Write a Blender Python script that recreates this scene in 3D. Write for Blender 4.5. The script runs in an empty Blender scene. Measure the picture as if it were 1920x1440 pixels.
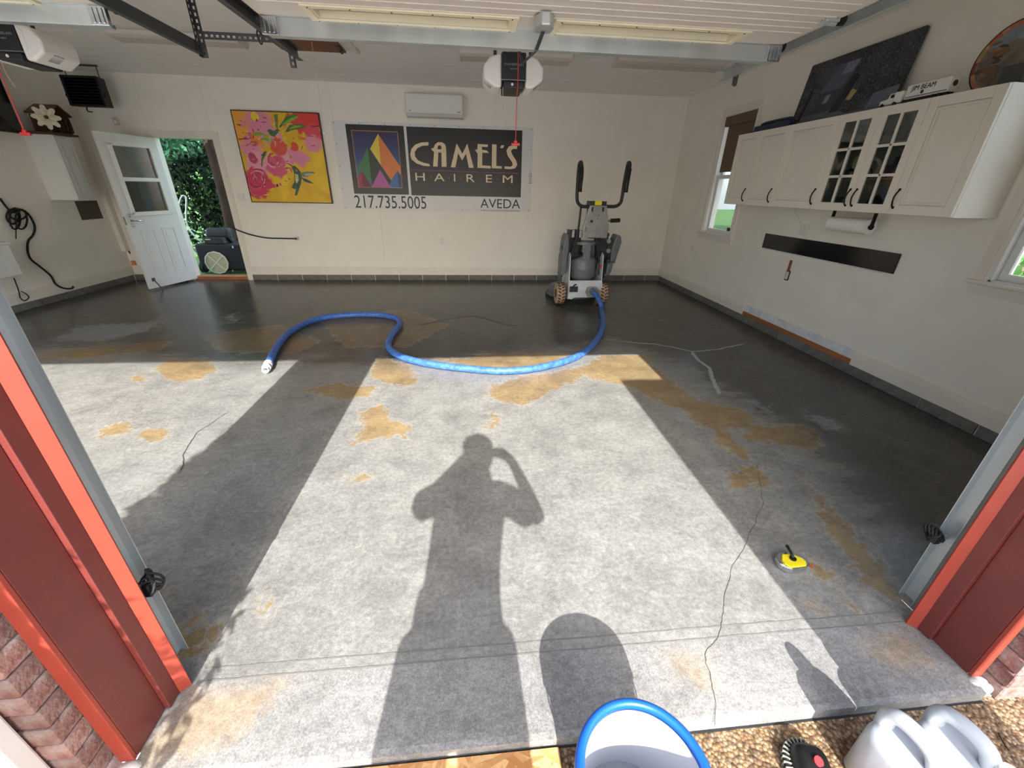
import bpy, bmesh, math, random
from mathutils import Matrix, Vector, noise

random.seed(7)
S = bpy.context.scene
COL = S.collection

# ------------------------------------------------------------------ camera
F_PX = 763.31
CAM_H = 1.5
YAW, PITCH, ROLL = 0.102912, 0.447009, 0.021652
_cy, _sy, _cp, _sp = math.cos(YAW), math.sin(YAW), math.cos(PITCH), math.sin(PITCH)
FWD = Vector((_sy * _cp, _cy * _cp, -_sp))
_R0 = Vector((_cy, -_sy, 0))
_U0 = _R0.cross(FWD)
RGT = math.cos(ROLL) * _R0 + math.sin(ROLL) * _U0
UPV = -math.sin(ROLL) * _R0 + math.cos(ROLL) * _U0
cam_data = bpy.data.cameras.new('camera')
cam_data.sensor_width = 36.0
cam_data.sensor_fit = 'HORIZONTAL'
cam_data.lens = F_PX / 1920 * 36.0
cam_data.clip_start = 0.02
cam_data.clip_end = 200
cam = bpy.data.objects.new('camera', cam_data)
COL.objects.link(cam)
cam.matrix_world = Matrix(((RGT.x, UPV.x, -FWD.x, 0), (RGT.y, UPV.y, -FWD.y, 0), (RGT.z, UPV.z, -FWD.z, CAM_H), (0, 0, 0, 1)))
S.camera = cam

# ------------------------------------------------------------------ world, sun, exposure
SUN_TAN = 0.70
SUN_EL = math.atan(SUN_TAN)
world = bpy.data.worlds.new('world')
S.world = world
world.use_nodes = True
wn = world.node_tree.nodes
wl = world.node_tree.links
wn.clear()
w_out = wn.new('ShaderNodeOutputWorld')
w_bg = wn.new('ShaderNodeBackground')
w_sky = wn.new('ShaderNodeTexSky')
w_sky.sky_type = 'NISHITA'
w_sky.sun_disc = False
w_sky.sun_elevation = SUN_EL
w_sky.sun_rotation = math.pi          # the sun stands behind the photographer
w_sky.air_density = 1.0
w_sky.dust_density = 2.5
w_sky.ozone_density = 1.0
w_mix = wn.new('ShaderNodeMixRGB')     # thin bright summer haze whitens the sky evenly
w_mix.inputs['Fac'].default_value = 0.45
w_mix.inputs['Color2'].default_value = (4.2, 4.6, 5.2, 1)
wl.new(w_sky.outputs['Color'], w_mix.inputs['Color1'])
wl.new(w_mix.outputs['Color'], w_bg.inputs['Color'])
w_bg.inputs['Strength'].default_value = 0.50
wl.new(w_bg.outputs['Background'], w_out.inputs['Surface'])

sun_data = bpy.data.lights.new('sun', 'SUN')
sun_data.energy = 7.5
sun_data.angle = math.radians(0.53)
sun_data.color = (1.0, 0.985, 0.955)
sun = bpy.data.objects.new('sun', sun_data)
COL.objects.link(sun)
sun.location = (0, -8, 9)
sun_dir = Vector((0.004, math.cos(SUN_EL), -math.sin(SUN_EL)))
sun.rotation_euler = sun_dir.to_track_quat('-Z', 'Y').to_euler()

S.view_settings.view_transform = 'Standard'
S.view_settings.look = 'None'
S.view_settings.gamma = 1.0
S.view_settings.use_curve_mapping = False
S.view_settings.exposure = 0.78
S.cycles.max_bounces = 14
S.cycles.diffuse_bounces = 9
S.cycles.glossy_bounces = 5
S.cycles.transparent_max_bounces = 12

# ------------------------------------------------------------------ photo pixel -> place helpers (1920x1440 frame)
def ray(px, py):
    return FWD + RGT * ((px - 960) / F_PX) - UPV * ((py - 720) / F_PX)
O = Vector((0, 0, CAM_H))
def onz(px, py, z=0.0):
    d = ray(px, py); return O + d * ((z - CAM_H) / d.z)
def ony(px, py, y):
    d = ray(px, py); return O + d * (y / d.y)
def onx(px, py, x):
    d = ray(px, py); return O + d * (x / d.x)

# ------------------------------------------------------------------ room measures
D = 7.48          # back wall face
XR = 3.493        # right wall face
XL = -5.604       # left wall face
H = 2.86          # ceiling
YF = 0.88         # inner face of the front wall
LINT = 2.14       # head of the two overhead door openings
BAY = ((-0.951, 1.655), (-4.271, -1.665))
GZ = -0.045       # driveway level

# ------------------------------------------------------------------ mesh building helpers
W = {}
def hexc(h):
    h = h.lstrip('#')
    c = [int(h[i:i + 2], 16) / 255 for i in (0, 2, 4)]
    return tuple(x / 12.92 if x <= 0.04045 else ((x + 0.055) / 1.055) ** 2.4 for x in c)

class MB:
    def __init__(self):
        self.v = []; self.f = []
    def add(self, vs, fs):
        n = len(self.v)
        self.v += [Vector(p) for p in vs]
        self.f += [tuple(i + n for i in f) for f in fs]
        return self
    def box(self, x0, x1, y0, y1, z0, z1, M=None):
        if x0 > x1: x0, x1 = x1, x0
        if y0 > y1: y0, y1 = y1, y0
        if z0 > z1: z0, z1 = z1, z0
        vs = [Vector((x, y, z)) for x in (x0, x1) for y in (y0, y1) for z in (z0, z1)]
        if M: vs = [M @ p for p in vs]
        return self.add(vs, [(0, 1, 3, 2), (4, 6, 7, 5), (0, 4, 5, 1), (2, 3, 7, 6), (0, 2, 6, 4), (1, 5, 7, 3)])
    def cyl(self, p0, p1, r0, r1=None, n=16, caps=True):
        r1 = r0 if r1 is None else r1
        p0 = Vector(p0); p1 = Vector(p1)
        a = (p1 - p0).normalized()
        u = a.orthogonal().normalized(); w = a.cross(u)
        vs = []
        for p, r in ((p0, r0), (p1, r1)):
            for i in range(n):
                t = 2 * math.pi * i / n
                vs.append(p + (u * math.cos(t) + w * math.sin(t)) * r)
        fs = [(i, (i + 1) % n, n + (i + 1) % n, n + i) for i in range(n)]
        if caps: fs += [tuple(range(n - 1, -1, -1)), tuple(range(n, 2 * n))]
        return self.add(vs, fs)
    def tube(self, pts, r, n=8, closed=False, flat=1.0):
        pts = [Vector(p) for p in pts]
        m = len(pts)
        rr = r if isinstance(r, (list, tuple)) else [r] * m
        tans = []
        for i in range(m):
            a = pts[(i - 1) % m] if (closed or i > 0) else pts[0]
            b = pts[(i + 1) % m] if (closed or i < m - 1) else pts[-1]
            tans.append((b - a).normalized())
        u = tans[0].orthogonal().normalized()
        vs = []
        for i in range(m):
            t = tans[i]
            u = (u - t * u.dot(t))
            u = u.normalized() if u.length > 1e-6 else t.orthogonal().normalized()
            w = t.cross(u)
            for k in range(n):
                a = 2 * math.pi * k / n
                vs.append(pts[i] + (u * math.cos(a) + w * math.sin(a) * flat) * rr[i])
        fs = []
        for i in range(m if closed else m - 1):
            j = (i + 1) % m
            fs += [(i * n + k, i * n + (k + 1) % n, j * n + (k + 1) % n, j * n + k) for k in range(n)]
        if not closed:
            fs += [tuple(range(n - 1, -1, -1)), tuple((m - 1) * n + k for k in range(n))]
        return self.add(vs, fs)
    def lathe(self, prof, c=(0, 0, 0), n=24, M=None, close=False):
        c = Vector(c)
        vs = []
        for r, z in prof:
            for k in range(n):
                a = 2 * math.pi * k / n
                p = Vector((r * math.cos(a), r * math.sin(a), z))
                if M: p = M @ p
                vs.append(c + p)
        m = len(prof)
        fs = []
        for i in range(m if close else m - 1):
            j = (i + 1) % m
            fs += [(i * n + k, i * n + (k + 1) % n, j * n + (k + 1) % n, j * n + k) for k in range(n)]
        if not close:
            if prof[0][0] > 1e-6: fs.append(tuple(range(n - 1, -1, -1)))
            if prof[-1][0] > 1e-6: fs.append(tuple((m - 1) * n + k for k in range(n)))
        return self.add(vs, fs)
    def prism(self, poly, depth, M=None):
        """poly: 2-D points in local x,y; extruded along local z from 0 to depth"""
        n = len(poly)
        area = sum(poly[i][0] * poly[(i + 1) % n][1] - poly[(i + 1) % n][0] * poly[i][1] for i in range(n))
        if area < 0: poly = poly[::-1]
        vs = [Vector((x, y, 0)) for x, y in poly] + [Vector((x, y, depth)) for x, y in poly]
        if M: vs = [M @ p for p in vs]
        fs = [tuple(range(n - 1, -1, -1)), tuple(range(n, 2 * n))] + [(i, (i + 1) % n, n + (i + 1) % n, n + i) for i in range(n)]
        return self.add(vs, fs)
    def slab(self, quad, t):
        """4 world points, thickened along the face normal by t"""
        q = [Vector(p) for p in quad]
        nrm = (q[1] - q[0]).cross(q[2] - q[0]).normalized() * t
        n = len(q)
        vs = q + [p + nrm for p in q]
        fs = [tuple(range(n - 1, -1, -1)), tuple(range(n, 2 * n))] + [(i, (i + 1) % n, n + (i + 1) % n, n + i) for i in range(n)]
        return self.add(vs, fs)
    def ball(self, c, r, n=12, sc=(1, 1, 1), M=None):
        m = max(5, n // 2)
        prof = [(math.sin(math.pi * i / m), -math.cos(math.pi * i / m)) for i in range(m + 1)]
        c = Vector(c)
        T = Matrix.Diagonal((r * sc[0], r * sc[1], r * sc[2]))
        if M: T = M.to_3x3() @ T
        vs = [c + T @ Vector((0, 0, -1))]
        for rr, z in prof[1:-1]:
            for k in range(n):
                a = 2 * math.pi * k / n
                vs.append(c + T @ Vector((rr * math.cos(a), rr * math.sin(a), z)))
        vs.append(c + T @ Vector((0, 0, 1)))
        fs = []
        L = len(vs) - 1
        for k in range(n): fs.append((0, 1 + (k + 1) % n, 1 + k))
        for i in range(m - 2):
            a0 = 1 + i * n
            fs += [(a0 + k, a0 + (k + 1) % n, a0 + n + (k + 1) % n, a0 + n + k) for k in range(n)]
        a0 = 1 + (m - 2) * n
        for k in range(n): fs.append((L, a0 + k, a0 + (k + 1) % n))
        return self.add(vs, fs)
    def build(self, name, mat, parent=None, smooth=False, bevel=0.0, segs=2, origin=None, fix=True):
        lo = Vector([min(p[i] for p in self.v) for i in range(3)])
        hi = Vector([max(p[i] for p in self.v) for i in range(3)])
        c = (lo + hi) / 2
        if parent is None: c.z = lo.z
        if origin is not None: c = Vector(origin)
        me = bpy.data.meshes.new(name)
        me.from_pydata([tuple(p - c) for p in self.v], [], self.f)
        if fix:
            bm = bmesh.new(); bm.from_mesh(me)
            bmesh.ops.recalc_face_normals(bm, faces=bm.faces[:])
            bm.to_mesh(me); bm.free()
        if mat is not None: me.materials.append(mat)
        if smooth:
            me.shade_smooth()
            if smooth == 'auto':
                me.set_sharp_from_angle(angle=math.radians(38))
        o = bpy.data.objects.new(name, me)
        COL.objects.link(o)
        if parent is None:
            o.location = c
        else:
            o.parent = parent
            o.matrix_local = W[parent].inverted() @ Matrix.Translation(c)
        W[o] = Matrix.Translation(c)
        if bevel > 0:
            b = o.modifiers.new('bevel', 'BEVEL')
            b.width = bevel; b.segments = segs; b.limit_method = 'ANGLE'; b.angle_limit = math.radians(40)
            b.harden_normals = False
        return o

def tag(o, label=None, cat=None, group=None, kind=None):
    if label: o['label'] = label
    if cat: o['category'] = cat
    if group: o['group'] = group
    if kind: o['kind'] = kind
    return o
def thing(name, label, cat, loc, group=None, rotz=0.0):
    o = bpy.data.objects.new(name, None)
    COL.objects.link(o)
    o.empty_display_size = 0.1
    o.location = loc; o.rotation_euler = (0, 0, rotz)
    W[o] = Matrix.Translation(Vector(loc)) @ Matrix.Rotation(rotz, 4, 'Z')
    return tag(o, label, cat, group)
def place(proto, parent, M, name=None):
    """copy of a part, sharing its mesh, with world matrix M"""
    c = proto.copy(); COL.objects.link(c)
    c.parent = parent
    c.matrix_local = W[parent].inverted() @ M if parent else M
    W[c] = M
    return c
def text_mesh(s, size, mat, name, parent, M, extrude=0.0008, align='LEFT', xs=1.0, space=1.0):
    cu = bpy.data.curves.new(name, 'FONT')
    cu.body = s; cu.size = size; cu.extrude = extrude; cu.align_x = align; cu.space_character = space
    cu.resolution_u = 3
    t = bpy.data.objects.new(name, cu); COL.objects.link(t)
    dg = bpy.context.evaluated_depsgraph_get()
    me = bpy.data.meshes.new_from_object(t.evaluated_get(dg))
    bpy.data.objects.remove(t); bpy.data.curves.remove(cu)
    me.transform(Matrix.Diagonal((xs, 1, 1, 1)))
    me.materials.clear(); me.materials.append(mat)
    o = bpy.data.objects.new(name, me); COL.objects.link(o)
    o.parent = parent
    o.matrix_local = W[parent].inverted() @ M
    W[o] = M
    return o
def frame(o, x, y, z):
    """matrix from origin and three axis vectors"""
    return Matrix(((x[0], y[0], z[0], o[0]), (x[1], y[1], z[1], o[1]), (x[2], y[2], z[2], o[2]), (0, 0, 0, 1)))
def smooth_path(pts, k=6):
    pts = [Vector(p) for p in pts]
    out = []
    for i in range(len(pts) - 1):
        p0 = pts[max(i - 1, 0)]; p1 = pts[i]; p2 = pts[i + 1]; p3 = pts[min(i + 2, len(pts) - 1)]
        for j in range(k):
            t = j / k
            out.append(0.5 * ((2 * p1) + (p2 - p0) * t + (2 * p0 - 5 * p1 + 4 * p2 - p3) * t * t + (3 * p1 - p0 - 3 * p2 + p3) * t ** 3))
    out.append(pts[-1])
    return out

# ------------------------------------------------------------------ materials
def mat(name, col, rough=0.6, metal=0.0, var=0.06, scale=12.0, bump=0.0, bscale=None, stretch=None, spec=0.5, col2=None, emit=0.0, detail=4.0, rvar=0.0, rnd=0.0, trans=0.0, subs=0.0):
    m = bpy.data.materials.new(name); m.use_nodes = True
    nt = m.node_tree; N = nt.nodes; Lk = nt.links
    b = N['Principled BSDF']
    c = hexc(col) if isinstance(col, str) else col
    b.inputs['Roughness'].default_value = rough
    b.inputs['Metallic'].default_value = metal
    b.inputs['Specular IOR Level'].default_value = spec
    if trans: b.inputs['Transmission Weight'].default_value = trans
    if subs:
        b.inputs['Subsurface Weight'].default_value = subs
        b.inputs['Subsurface Radius'].default_value = (0.02, 0.02, 0.02)
    tc = N.new('ShaderNodeTexCoord')
    mp = N.new('ShaderNodeMapping')
    Lk.new(tc.outputs['Object'], mp.inputs['Vector'])
    if stretch: mp.inputs['Scale'].default_value = stretch
    nz = N.new('ShaderNodeTexNoise')
    nz.inputs['Scale'].default_value = scale; nz.inputs['Detail'].default_value = detail
    Lk.new(mp.outputs['Vector'], nz.inputs['Vector'])
    rp = N.new('ShaderNodeValToRGB')
    if col2 is not None:
        c2 = hexc(col2) if isinstance(col2, str) else col2
        a0, a1 = c, c2
    else:
        a0 = tuple(max(0, x * (1 - var)) for x in c); a1 = tuple(min(1, x * (1 + var)) for x in c)
    rp.color_ramp.elements[0].position = 0.3; rp.color_ramp.elements[1].position = 0.7
    rp.color_ramp.elements[0].color = (*a0, 1); rp.color_ramp.elements[1].color = (*a1, 1)
    Lk.new(nz.outputs['Fac'], rp.inputs['Fac'])
    last = rp.outputs['Color']
    if rnd:
        oi = N.new('ShaderNodeObjectInfo')
        hs = N.new('ShaderNodeHueSaturation')
        ma = N.new('ShaderNodeMapRange')
        ma.inputs['To Min'].default_value = 1 - rnd; ma.inputs['To Max'].default_value = 1 + rnd
        Lk.new(oi.outputs['Random'], ma.inputs['Value'])
        Lk.new(ma.outputs['Result'], hs.inputs['Value'])
        Lk.new(last, hs.inputs['Color'])
        last = hs.outputs['Color']
    Lk.new(last, b.inputs['Base Color'])
    if rvar:
        mr = N.new('ShaderNodeMapRange')
        mr.inputs['To Min'].default_value = max(0.02, rough - rvar); mr.inputs['To Max'].default_value = min(1, rough + rvar)
        Lk.new(nz.outputs['Fac'], mr.inputs['Value']); Lk.new(mr.outputs['Result'], b.inputs['Roughness'])
    if bump:
        n2 = N.new('ShaderNodeTexNoise'); n2.inputs['Scale'].default_value = bscale or scale * 6; n2.inputs['Detail'].default_value = 3
        Lk.new(mp.outputs['Vector'], n2.inputs['Vector'])
        bp = N.new('ShaderNodeBump'); bp.inputs['Strength'].default_value = bump; bp.inputs['Distance'].default_value = 0.01
        Lk.new(n2.outputs['Fac'], bp.inputs['Height']); Lk.new(bp.outputs['Normal'], b.inputs['Normal'])
    if emit:
        b.inputs['Emission Color'].default_value = (*c, 1); b.inputs['Emission Strength'].default_value = emit
    return m
def glass_mat(name, tint=(0.93, 0.96, 0.96), refl=0.10, rough=0.02):
    m = bpy.data.materials.new(name); m.use_nodes = True
    nt = m.node_tree; N = nt.nodes; Lk = nt.links
    N.clear()
    out = N.new('ShaderNodeOutputMaterial'); mx = N.new('ShaderNodeMixShader')
    tr = N.new('ShaderNodeBsdfTransparent'); gl = N.new('ShaderNodeBsdfGlossy'); fr = N.new('ShaderNodeLayerWeight')
    tr.inputs['Color'].default_value = (*tint, 1); gl.inputs['Roughness'].default_value = rough
    fr.inputs['Blend'].default_value = 0.25
    ma = N.new('ShaderNodeMath'); ma.operation = 'MULTIPLY_ADD'; ma.inputs[1].default_value = 0.6; ma.inputs[2].default_value = refl
    ma.use_clamp = True
    Lk.new(fr.outputs['Fresnel'], ma.inputs[0]); Lk.new(ma.outputs[0], mx.inputs['Fac'])
    Lk.new(tr.outputs[0], mx.inputs[1]); Lk.new(gl.outputs[0], mx.inputs[2]); Lk.new(mx.outputs[0], out.inputs['Surface'])
    return m

MAT = {}
def mm(key, *a, **k):
    MAT[key] = mat(key, *a, **k); return MAT[key]
mm('wall_paint', '#ece8de', 0.75, var=0.025, scale=3, bump=0.05, bscale=160)
mm('ceiling_paint', '#f4f1ef', 0.8, var=0.035, scale=2.2, stretch=(1, 5, 1), bump=0.12, bscale=14)
mm('trim_paint', '#e2ddd2', 0.5, var=0.03, scale=6)
mm('white_paint', '#dfdfdc', 0.45, var=0.02, scale=8)
mm('raw_white', '#e6e8e8', 0.8, col2='#c9ccd0', scale=9, detail=8)
mm('door_white', '#d9dcda', 0.4, var=0.02, scale=5)
mm('cabinet_white', '#e6e1d6', 0.38, var=0.02, scale=5)
mm('red_paint', '#6b302b', 0.42, var=0.08, scale=9, bump=0.08, bscale=60)
mm('red_strip', '#973c2e', 0.4, var=0.06, scale=9)
mm('galv', '#b9bfbf', 0.38, metal=0.55, var=0.12, scale=7, stretch=(1, 1, 0.3), rvar=0.12)
mm('dark_steel', '#4f5152', 0.5, metal=0.5, var=0.12, scale=15)
mm('black_plastic', '#121314', 0.45, var=0.15, scale=12)
mm('black_rubber', '#17181a', 0.75, var=0.15, scale=18)
mm('block', '#6c6b67', 0.85, var=0.2, scale=14, bump=0.4, bscale=90, rnd=0.12)
mm('mortar', '#6d655e', 0.95, var=0.15, scale=30, bump=0.3)
mm('wood_strip', '#9a6136', 0.65, var=0.25, scale=7, stretch=(1, 0.12, 1))
mm('plywood', '#7a4526', 0.6, var=0.2, scale=6, stretch=(0.3, 3, 1))
mm('brick', '#7a463c', 0.9, col2='#9c8a83', scale=22, detail=9, bump=0.7, bscale=70, rnd=0.25)
mm('blue_hose', '#26509e', 0.5, col2='#4c78bd', scale=26, bump=0.15, bscale=150)
mm('blue_rim', '#1656b4', 0.3, var=0.06, scale=10)
mm('milky', '#c3c6cd', 0.35, var=0.03, scale=8, subs=0.15)
mm('jug_white', '#a9afb6', 0.35, var=0.04, scale=9, subs=0.1)
mm('grey_dust', '#8a8f95', 0.9, var=0.1, scale=60)
mm('machine_grey', '#5e6467', 0.45, var=0.1, scale=12)
mm('machine_dark', '#26282b', 0.5, var=0.2, scale=14)
mm('machine_white', '#d3d8db', 0.4, col2='#b4b9bc', scale=9, detail=6)
mm('steel_brushed', '#a9a8a8', 0.35, metal=0.75, var=0.15, scale=9, detail=7, rvar=0.1)
mm('tyre_tan', '#c3a78d', 0.85, col2='#a98c74', scale=25)
mm('tyre_lug', '#564439', 0.85, var=0.15)
mm('tank_grey', '#6d7376', 0.4, var=0.08, scale=10)
mm('yellow', '#e8d41c', 0.35, var=0.08, scale=16)
mm('red_plastic', '#c2262c', 0.4, var=0.06, scale=16)
mm('chrome', '#c9ced2', 0.18, metal=0.95, var=0.05)
mm('lens_white', '#e8e6e2', 0.45, var=0.02, scale=5)
mm('fixture_grey', '#cfc8c2', 0.5, var=0.03, scale=4, stretch=(1, 6, 1))
mm('paper', '#eceae6', 0.9, var=0.03, scale=40, bump=0.15, bscale=120)
mm('shade_brown', '#6a5748', 0.8, var=0.08, scale=60)
mm('black_gloss', '#0b0b0c', 0.12, var=0.3, scale=6)
mm('panel_brown', '#4b413b', 0.5, var=0.05, scale=8)
mm('navy_plastic', '#1a2140', 0.55, var=0.15, scale=12)
mm('dark_navy', '#0e101c', 0.7, var=0.2, scale=9)
mm('filter_tan', '#a89f8b', 0.8, var=0.06, scale=20)
mm('bark', '#35251d', 0.95, var=0.35, scale=14, stretch=(1, 1, 0.2), bump=0.6, bscale=30)
mm('leaf_green', '#356a2c', 0.6, col2='#639445', scale=3)
mm('leaf_dark', '#0d1a10', 0.8, col2='#1c3320', scale=3, spec=.2)
mm('leaf_teal', '#2f6046', 0.65, col2='#528a6a', scale=4, spec=.3)
mm('lawn', '#4d7a36', 0.95, var=0.25, scale=6, bump=0.6, bscale=120)
mm('peach', '#c58a6a', 0.6, var=0.25, scale=20)
mm('sink_white', '#d2d2cd', 0.5, var=0.03)
mm('cord_red', '#d13b32', 0.5)
mm('cord_cream', '#d9c7a2', 0.6)
mm('brown_dark', '#4a2d1b', 0.6, var=0.3, scale=9)
mm('petal', '#d9d1bb', 0.7, var=0.1, scale=20)
mm('orange', '#c9772e', 0.5)
MAT['glass'] = glass_mat('clear_glass')
MAT['dark_glass'] = glass_mat('cabinet_glass', (0.62, 0.66, 0.66), 0.06)
MAT['door_glass'] = glass_mat('frosted_glass', (0.45, 0.47, 0.48), 0.10, 0.25)
MAT['door_pane'] = glass_mat('door_pane', (0.8, 0.82, 0.82), 0.04, 0.08)
import numpy as np
# ================================================================== THE SETTING
# ------------------------------------------------------------------ floor slab
AMBER = [
 [(1135,666),(1205,666),(1256,714),(1168,718),(1120,714),(1095,702),(1080,714),(1060,720),(1020,742),(985,758),(950,755),(915,744),(925,726),(960,710),(1040,698),(1090,688),(1110,676)],
 [(810,672),(870,674),(910,664),(1060,664),(1040,692),(960,692),(880,687)],
 [(695,695),(712,668),(740,678),(772,688),(780,714),(760,726),(735,718),(700,708)],
 [(575,732),(620,720),(640,722),(705,726),(692,740),(660,748),(630,748)],
 [(660,836),(683,800),(674,768),(722,760),(735,788),(748,800),(768,798),(766,820),(735,816),(700,824)],
 [(914,776),(932,778),(940,796),(916,802),(924,788)],
 [(294,692),(318,674),(382,674),(408,690),(382,708),(345,716),(318,710)],
 [(246,706),(262,702),(272,712),(250,717)], [(262,810),(310,804),(320,818),(290,827),(266,824)],
 [(185,807),(215,797),(245,792),(238,810),(205,818),(178,820)], [(660,895),(688,887),(684,902),(664,906)],
 [(1165,716),(1256,710),(1292,742),(1332,757),(1384,767),(1414,785),(1402,804),(1340,804),(1296,790),(1302,775),(1256,762),(1216,742)],
 [(1338,800),(1368,812),(1394,838),(1416,864),(1392,862),(1346,828)],
 [(1408,798),(1502,797),(1536,815),(1524,844),(1470,834),(1396,822)],
 [(1370,888),(1398,882),(1404,916),(1374,914)], [(1395,868),(1425,880),(1445,918),(1420,915)],
 [(1514,906),(1564,956),(1604,996),(1645,1046),(1696,1120),(1640,1102),(1596,1050),(1556,1000),(1534,950)],
 [(1594,1032),(1628,1058),(1696,1116),(1692,1140),(1638,1110),(1600,1062)],
 [(1530,1060),(1560,1072),(1582,1085),(1560,1092),(1536,1078)], [(1500,1118),(1540,1138),(1552,1148),(1518,1146)], [(1580,1112),(1608,1128),(1614,1144),(1590,1138)],
 [(330,1204),(368,1160),(390,1172),(406,1186),(374,1220),(338,1236)], [(274,1108),(314,1118),(304,1150),(282,1134)], [(486,1128),(512,1121),(512,1140),(496,1140)],
 [(60,668),(140,655),(320,640),(300,655),(150,672)], [(380,630),(520,610),(600,640),(560,660),(420,660)], [(600,600),(760,580),(840,610),(760,650),(650,650)]]
PALE_AMBER = [[(350,1305),(440,1288),(540,1280),(490,1335),(430,1400),(300,1440),(240,1440)], [(1240,1222),(1334,1232),(1326,1285),(1275,1272)], [(1600,1210),(1690,1190),(1760,1250),(1700,1262)]]
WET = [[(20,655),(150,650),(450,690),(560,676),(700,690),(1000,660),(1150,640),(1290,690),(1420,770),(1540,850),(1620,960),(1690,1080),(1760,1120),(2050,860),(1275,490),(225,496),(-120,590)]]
DUSTY = [[(80,640),(140,608),(260,603),(340,588),(285,622),(180,645)], [(1226,738),(1272,758),(1335,802),(1288,804),(1234,770)], [(1385,732),(1444,758),(1466,788),(1398,762)],
 [(1495,758),(1562,778),(1616,812),(1558,814),(1506,788)], [(296,1130),(352,1116),(350,1154),(308,1164)], [(1485,880),(1530,915),(1545,935),(1500,905)], [(415,590),(450,585),(455,605),(425,608)]]

def sdist(P, poly):
    q = np.array([onz(*p)[:2] for p in poly])
    inside = np.zeros(len(P), bool); best = np.full(len(P), 1e9)
    n = len(q)
    for i in range(n):
        a = q[i]; b = q[(i + 1) % n]
        ab = b - a
        t = np.clip(((P - a) @ ab) / max(ab @ ab, 1e-12), 0, 1)
        d = np.hypot(*(P - a - t[:, None] * ab).T)
        best = np.minimum(best, d)
        cond = ((a[1] > P[:, 1]) != (b[1] > P[:, 1]))
        xi = (b[0] - a[0]) * (P[:, 1] - a[1]) / (b[1] - a[1] + 1e-12) + a[0]
        inside ^= cond & (P[:, 0] < xi)
    return np.where(inside, best, -best)
def field(P, polys, w):
    out = np.full(len(P), -1e9)
    for p in polys: out = np.maximum(out, sdist(P, p))
    return np.clip(0.5 + out / (2 * w), 0, 1)

def make_floor():
    YS = [0.632, 0.65, 0.70] + list(np.linspace(0.74, D, 165))
    XS = list(np.linspace(XL, XR, 222))
    for v in (-4.271, -1.665, -0.99, 1.70, -1.63, -4.31): XS.append(v)
    XS = sorted(XS)
    nx, ny = len(XS), len(YS)
    V = []
    for j, y in enumerate(YS):
        for i, x in enumerate(XS):
            z = 0.0
            if y < 0.66: z = -0.006 * (0.66 - y) / 0.028
            V.append((x, y, z))
    Fc = []
    def ok(x):
        return -0.9905 <= x <= 1.7005 or -4.3105 <= x <= -1.6295
    for j in range(ny - 1):
        for i in range(nx - 1):
            if YS[j] < 0.695 and not (ok(XS[i]) and ok(XS[i + 1])): continue
            Fc.append((j * nx + i, j * nx + i + 1, (j + 1) * nx + i + 1, (j + 1) * nx + i))
    # front skirt of the apron
    n0 = len(V)
    for i, x in enumerate(XS): V.append((x, 0.630, -0.09))
    for i in range(nx - 1):
        if ok(XS[i]) and ok(XS[i + 1]): Fc.append((i, n0 + i, n0 + i + 1, i + 1))
    me = bpy.data.meshes.new('floor')
    me.from_pydata(V, [], Fc)
    P = np.array([v[:2] for v in V])
    def attr(nm, a):
        at = me.attributes.new(nm, 'FLOAT', 'POINT'); at.data.foreach_set('value', a.astype(np.float32))
    attr('amber', field(P, AMBER, 0.10))
    attr('pale', field(P, PALE_AMBER, 0.12))
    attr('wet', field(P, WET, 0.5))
    attr('dusty', field(P, DUSTY, 0.16))
    attr('apron', np.clip((0.90 - P[:, 1]) / 0.02 + 0.5, 0, 1))
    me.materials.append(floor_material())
    o = bpy.data.objects.new('floor', me); COL.objects.link(o)
    W[o] = Matrix.Identity(4)
    o['kind'] = 'structure'
    return o

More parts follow.
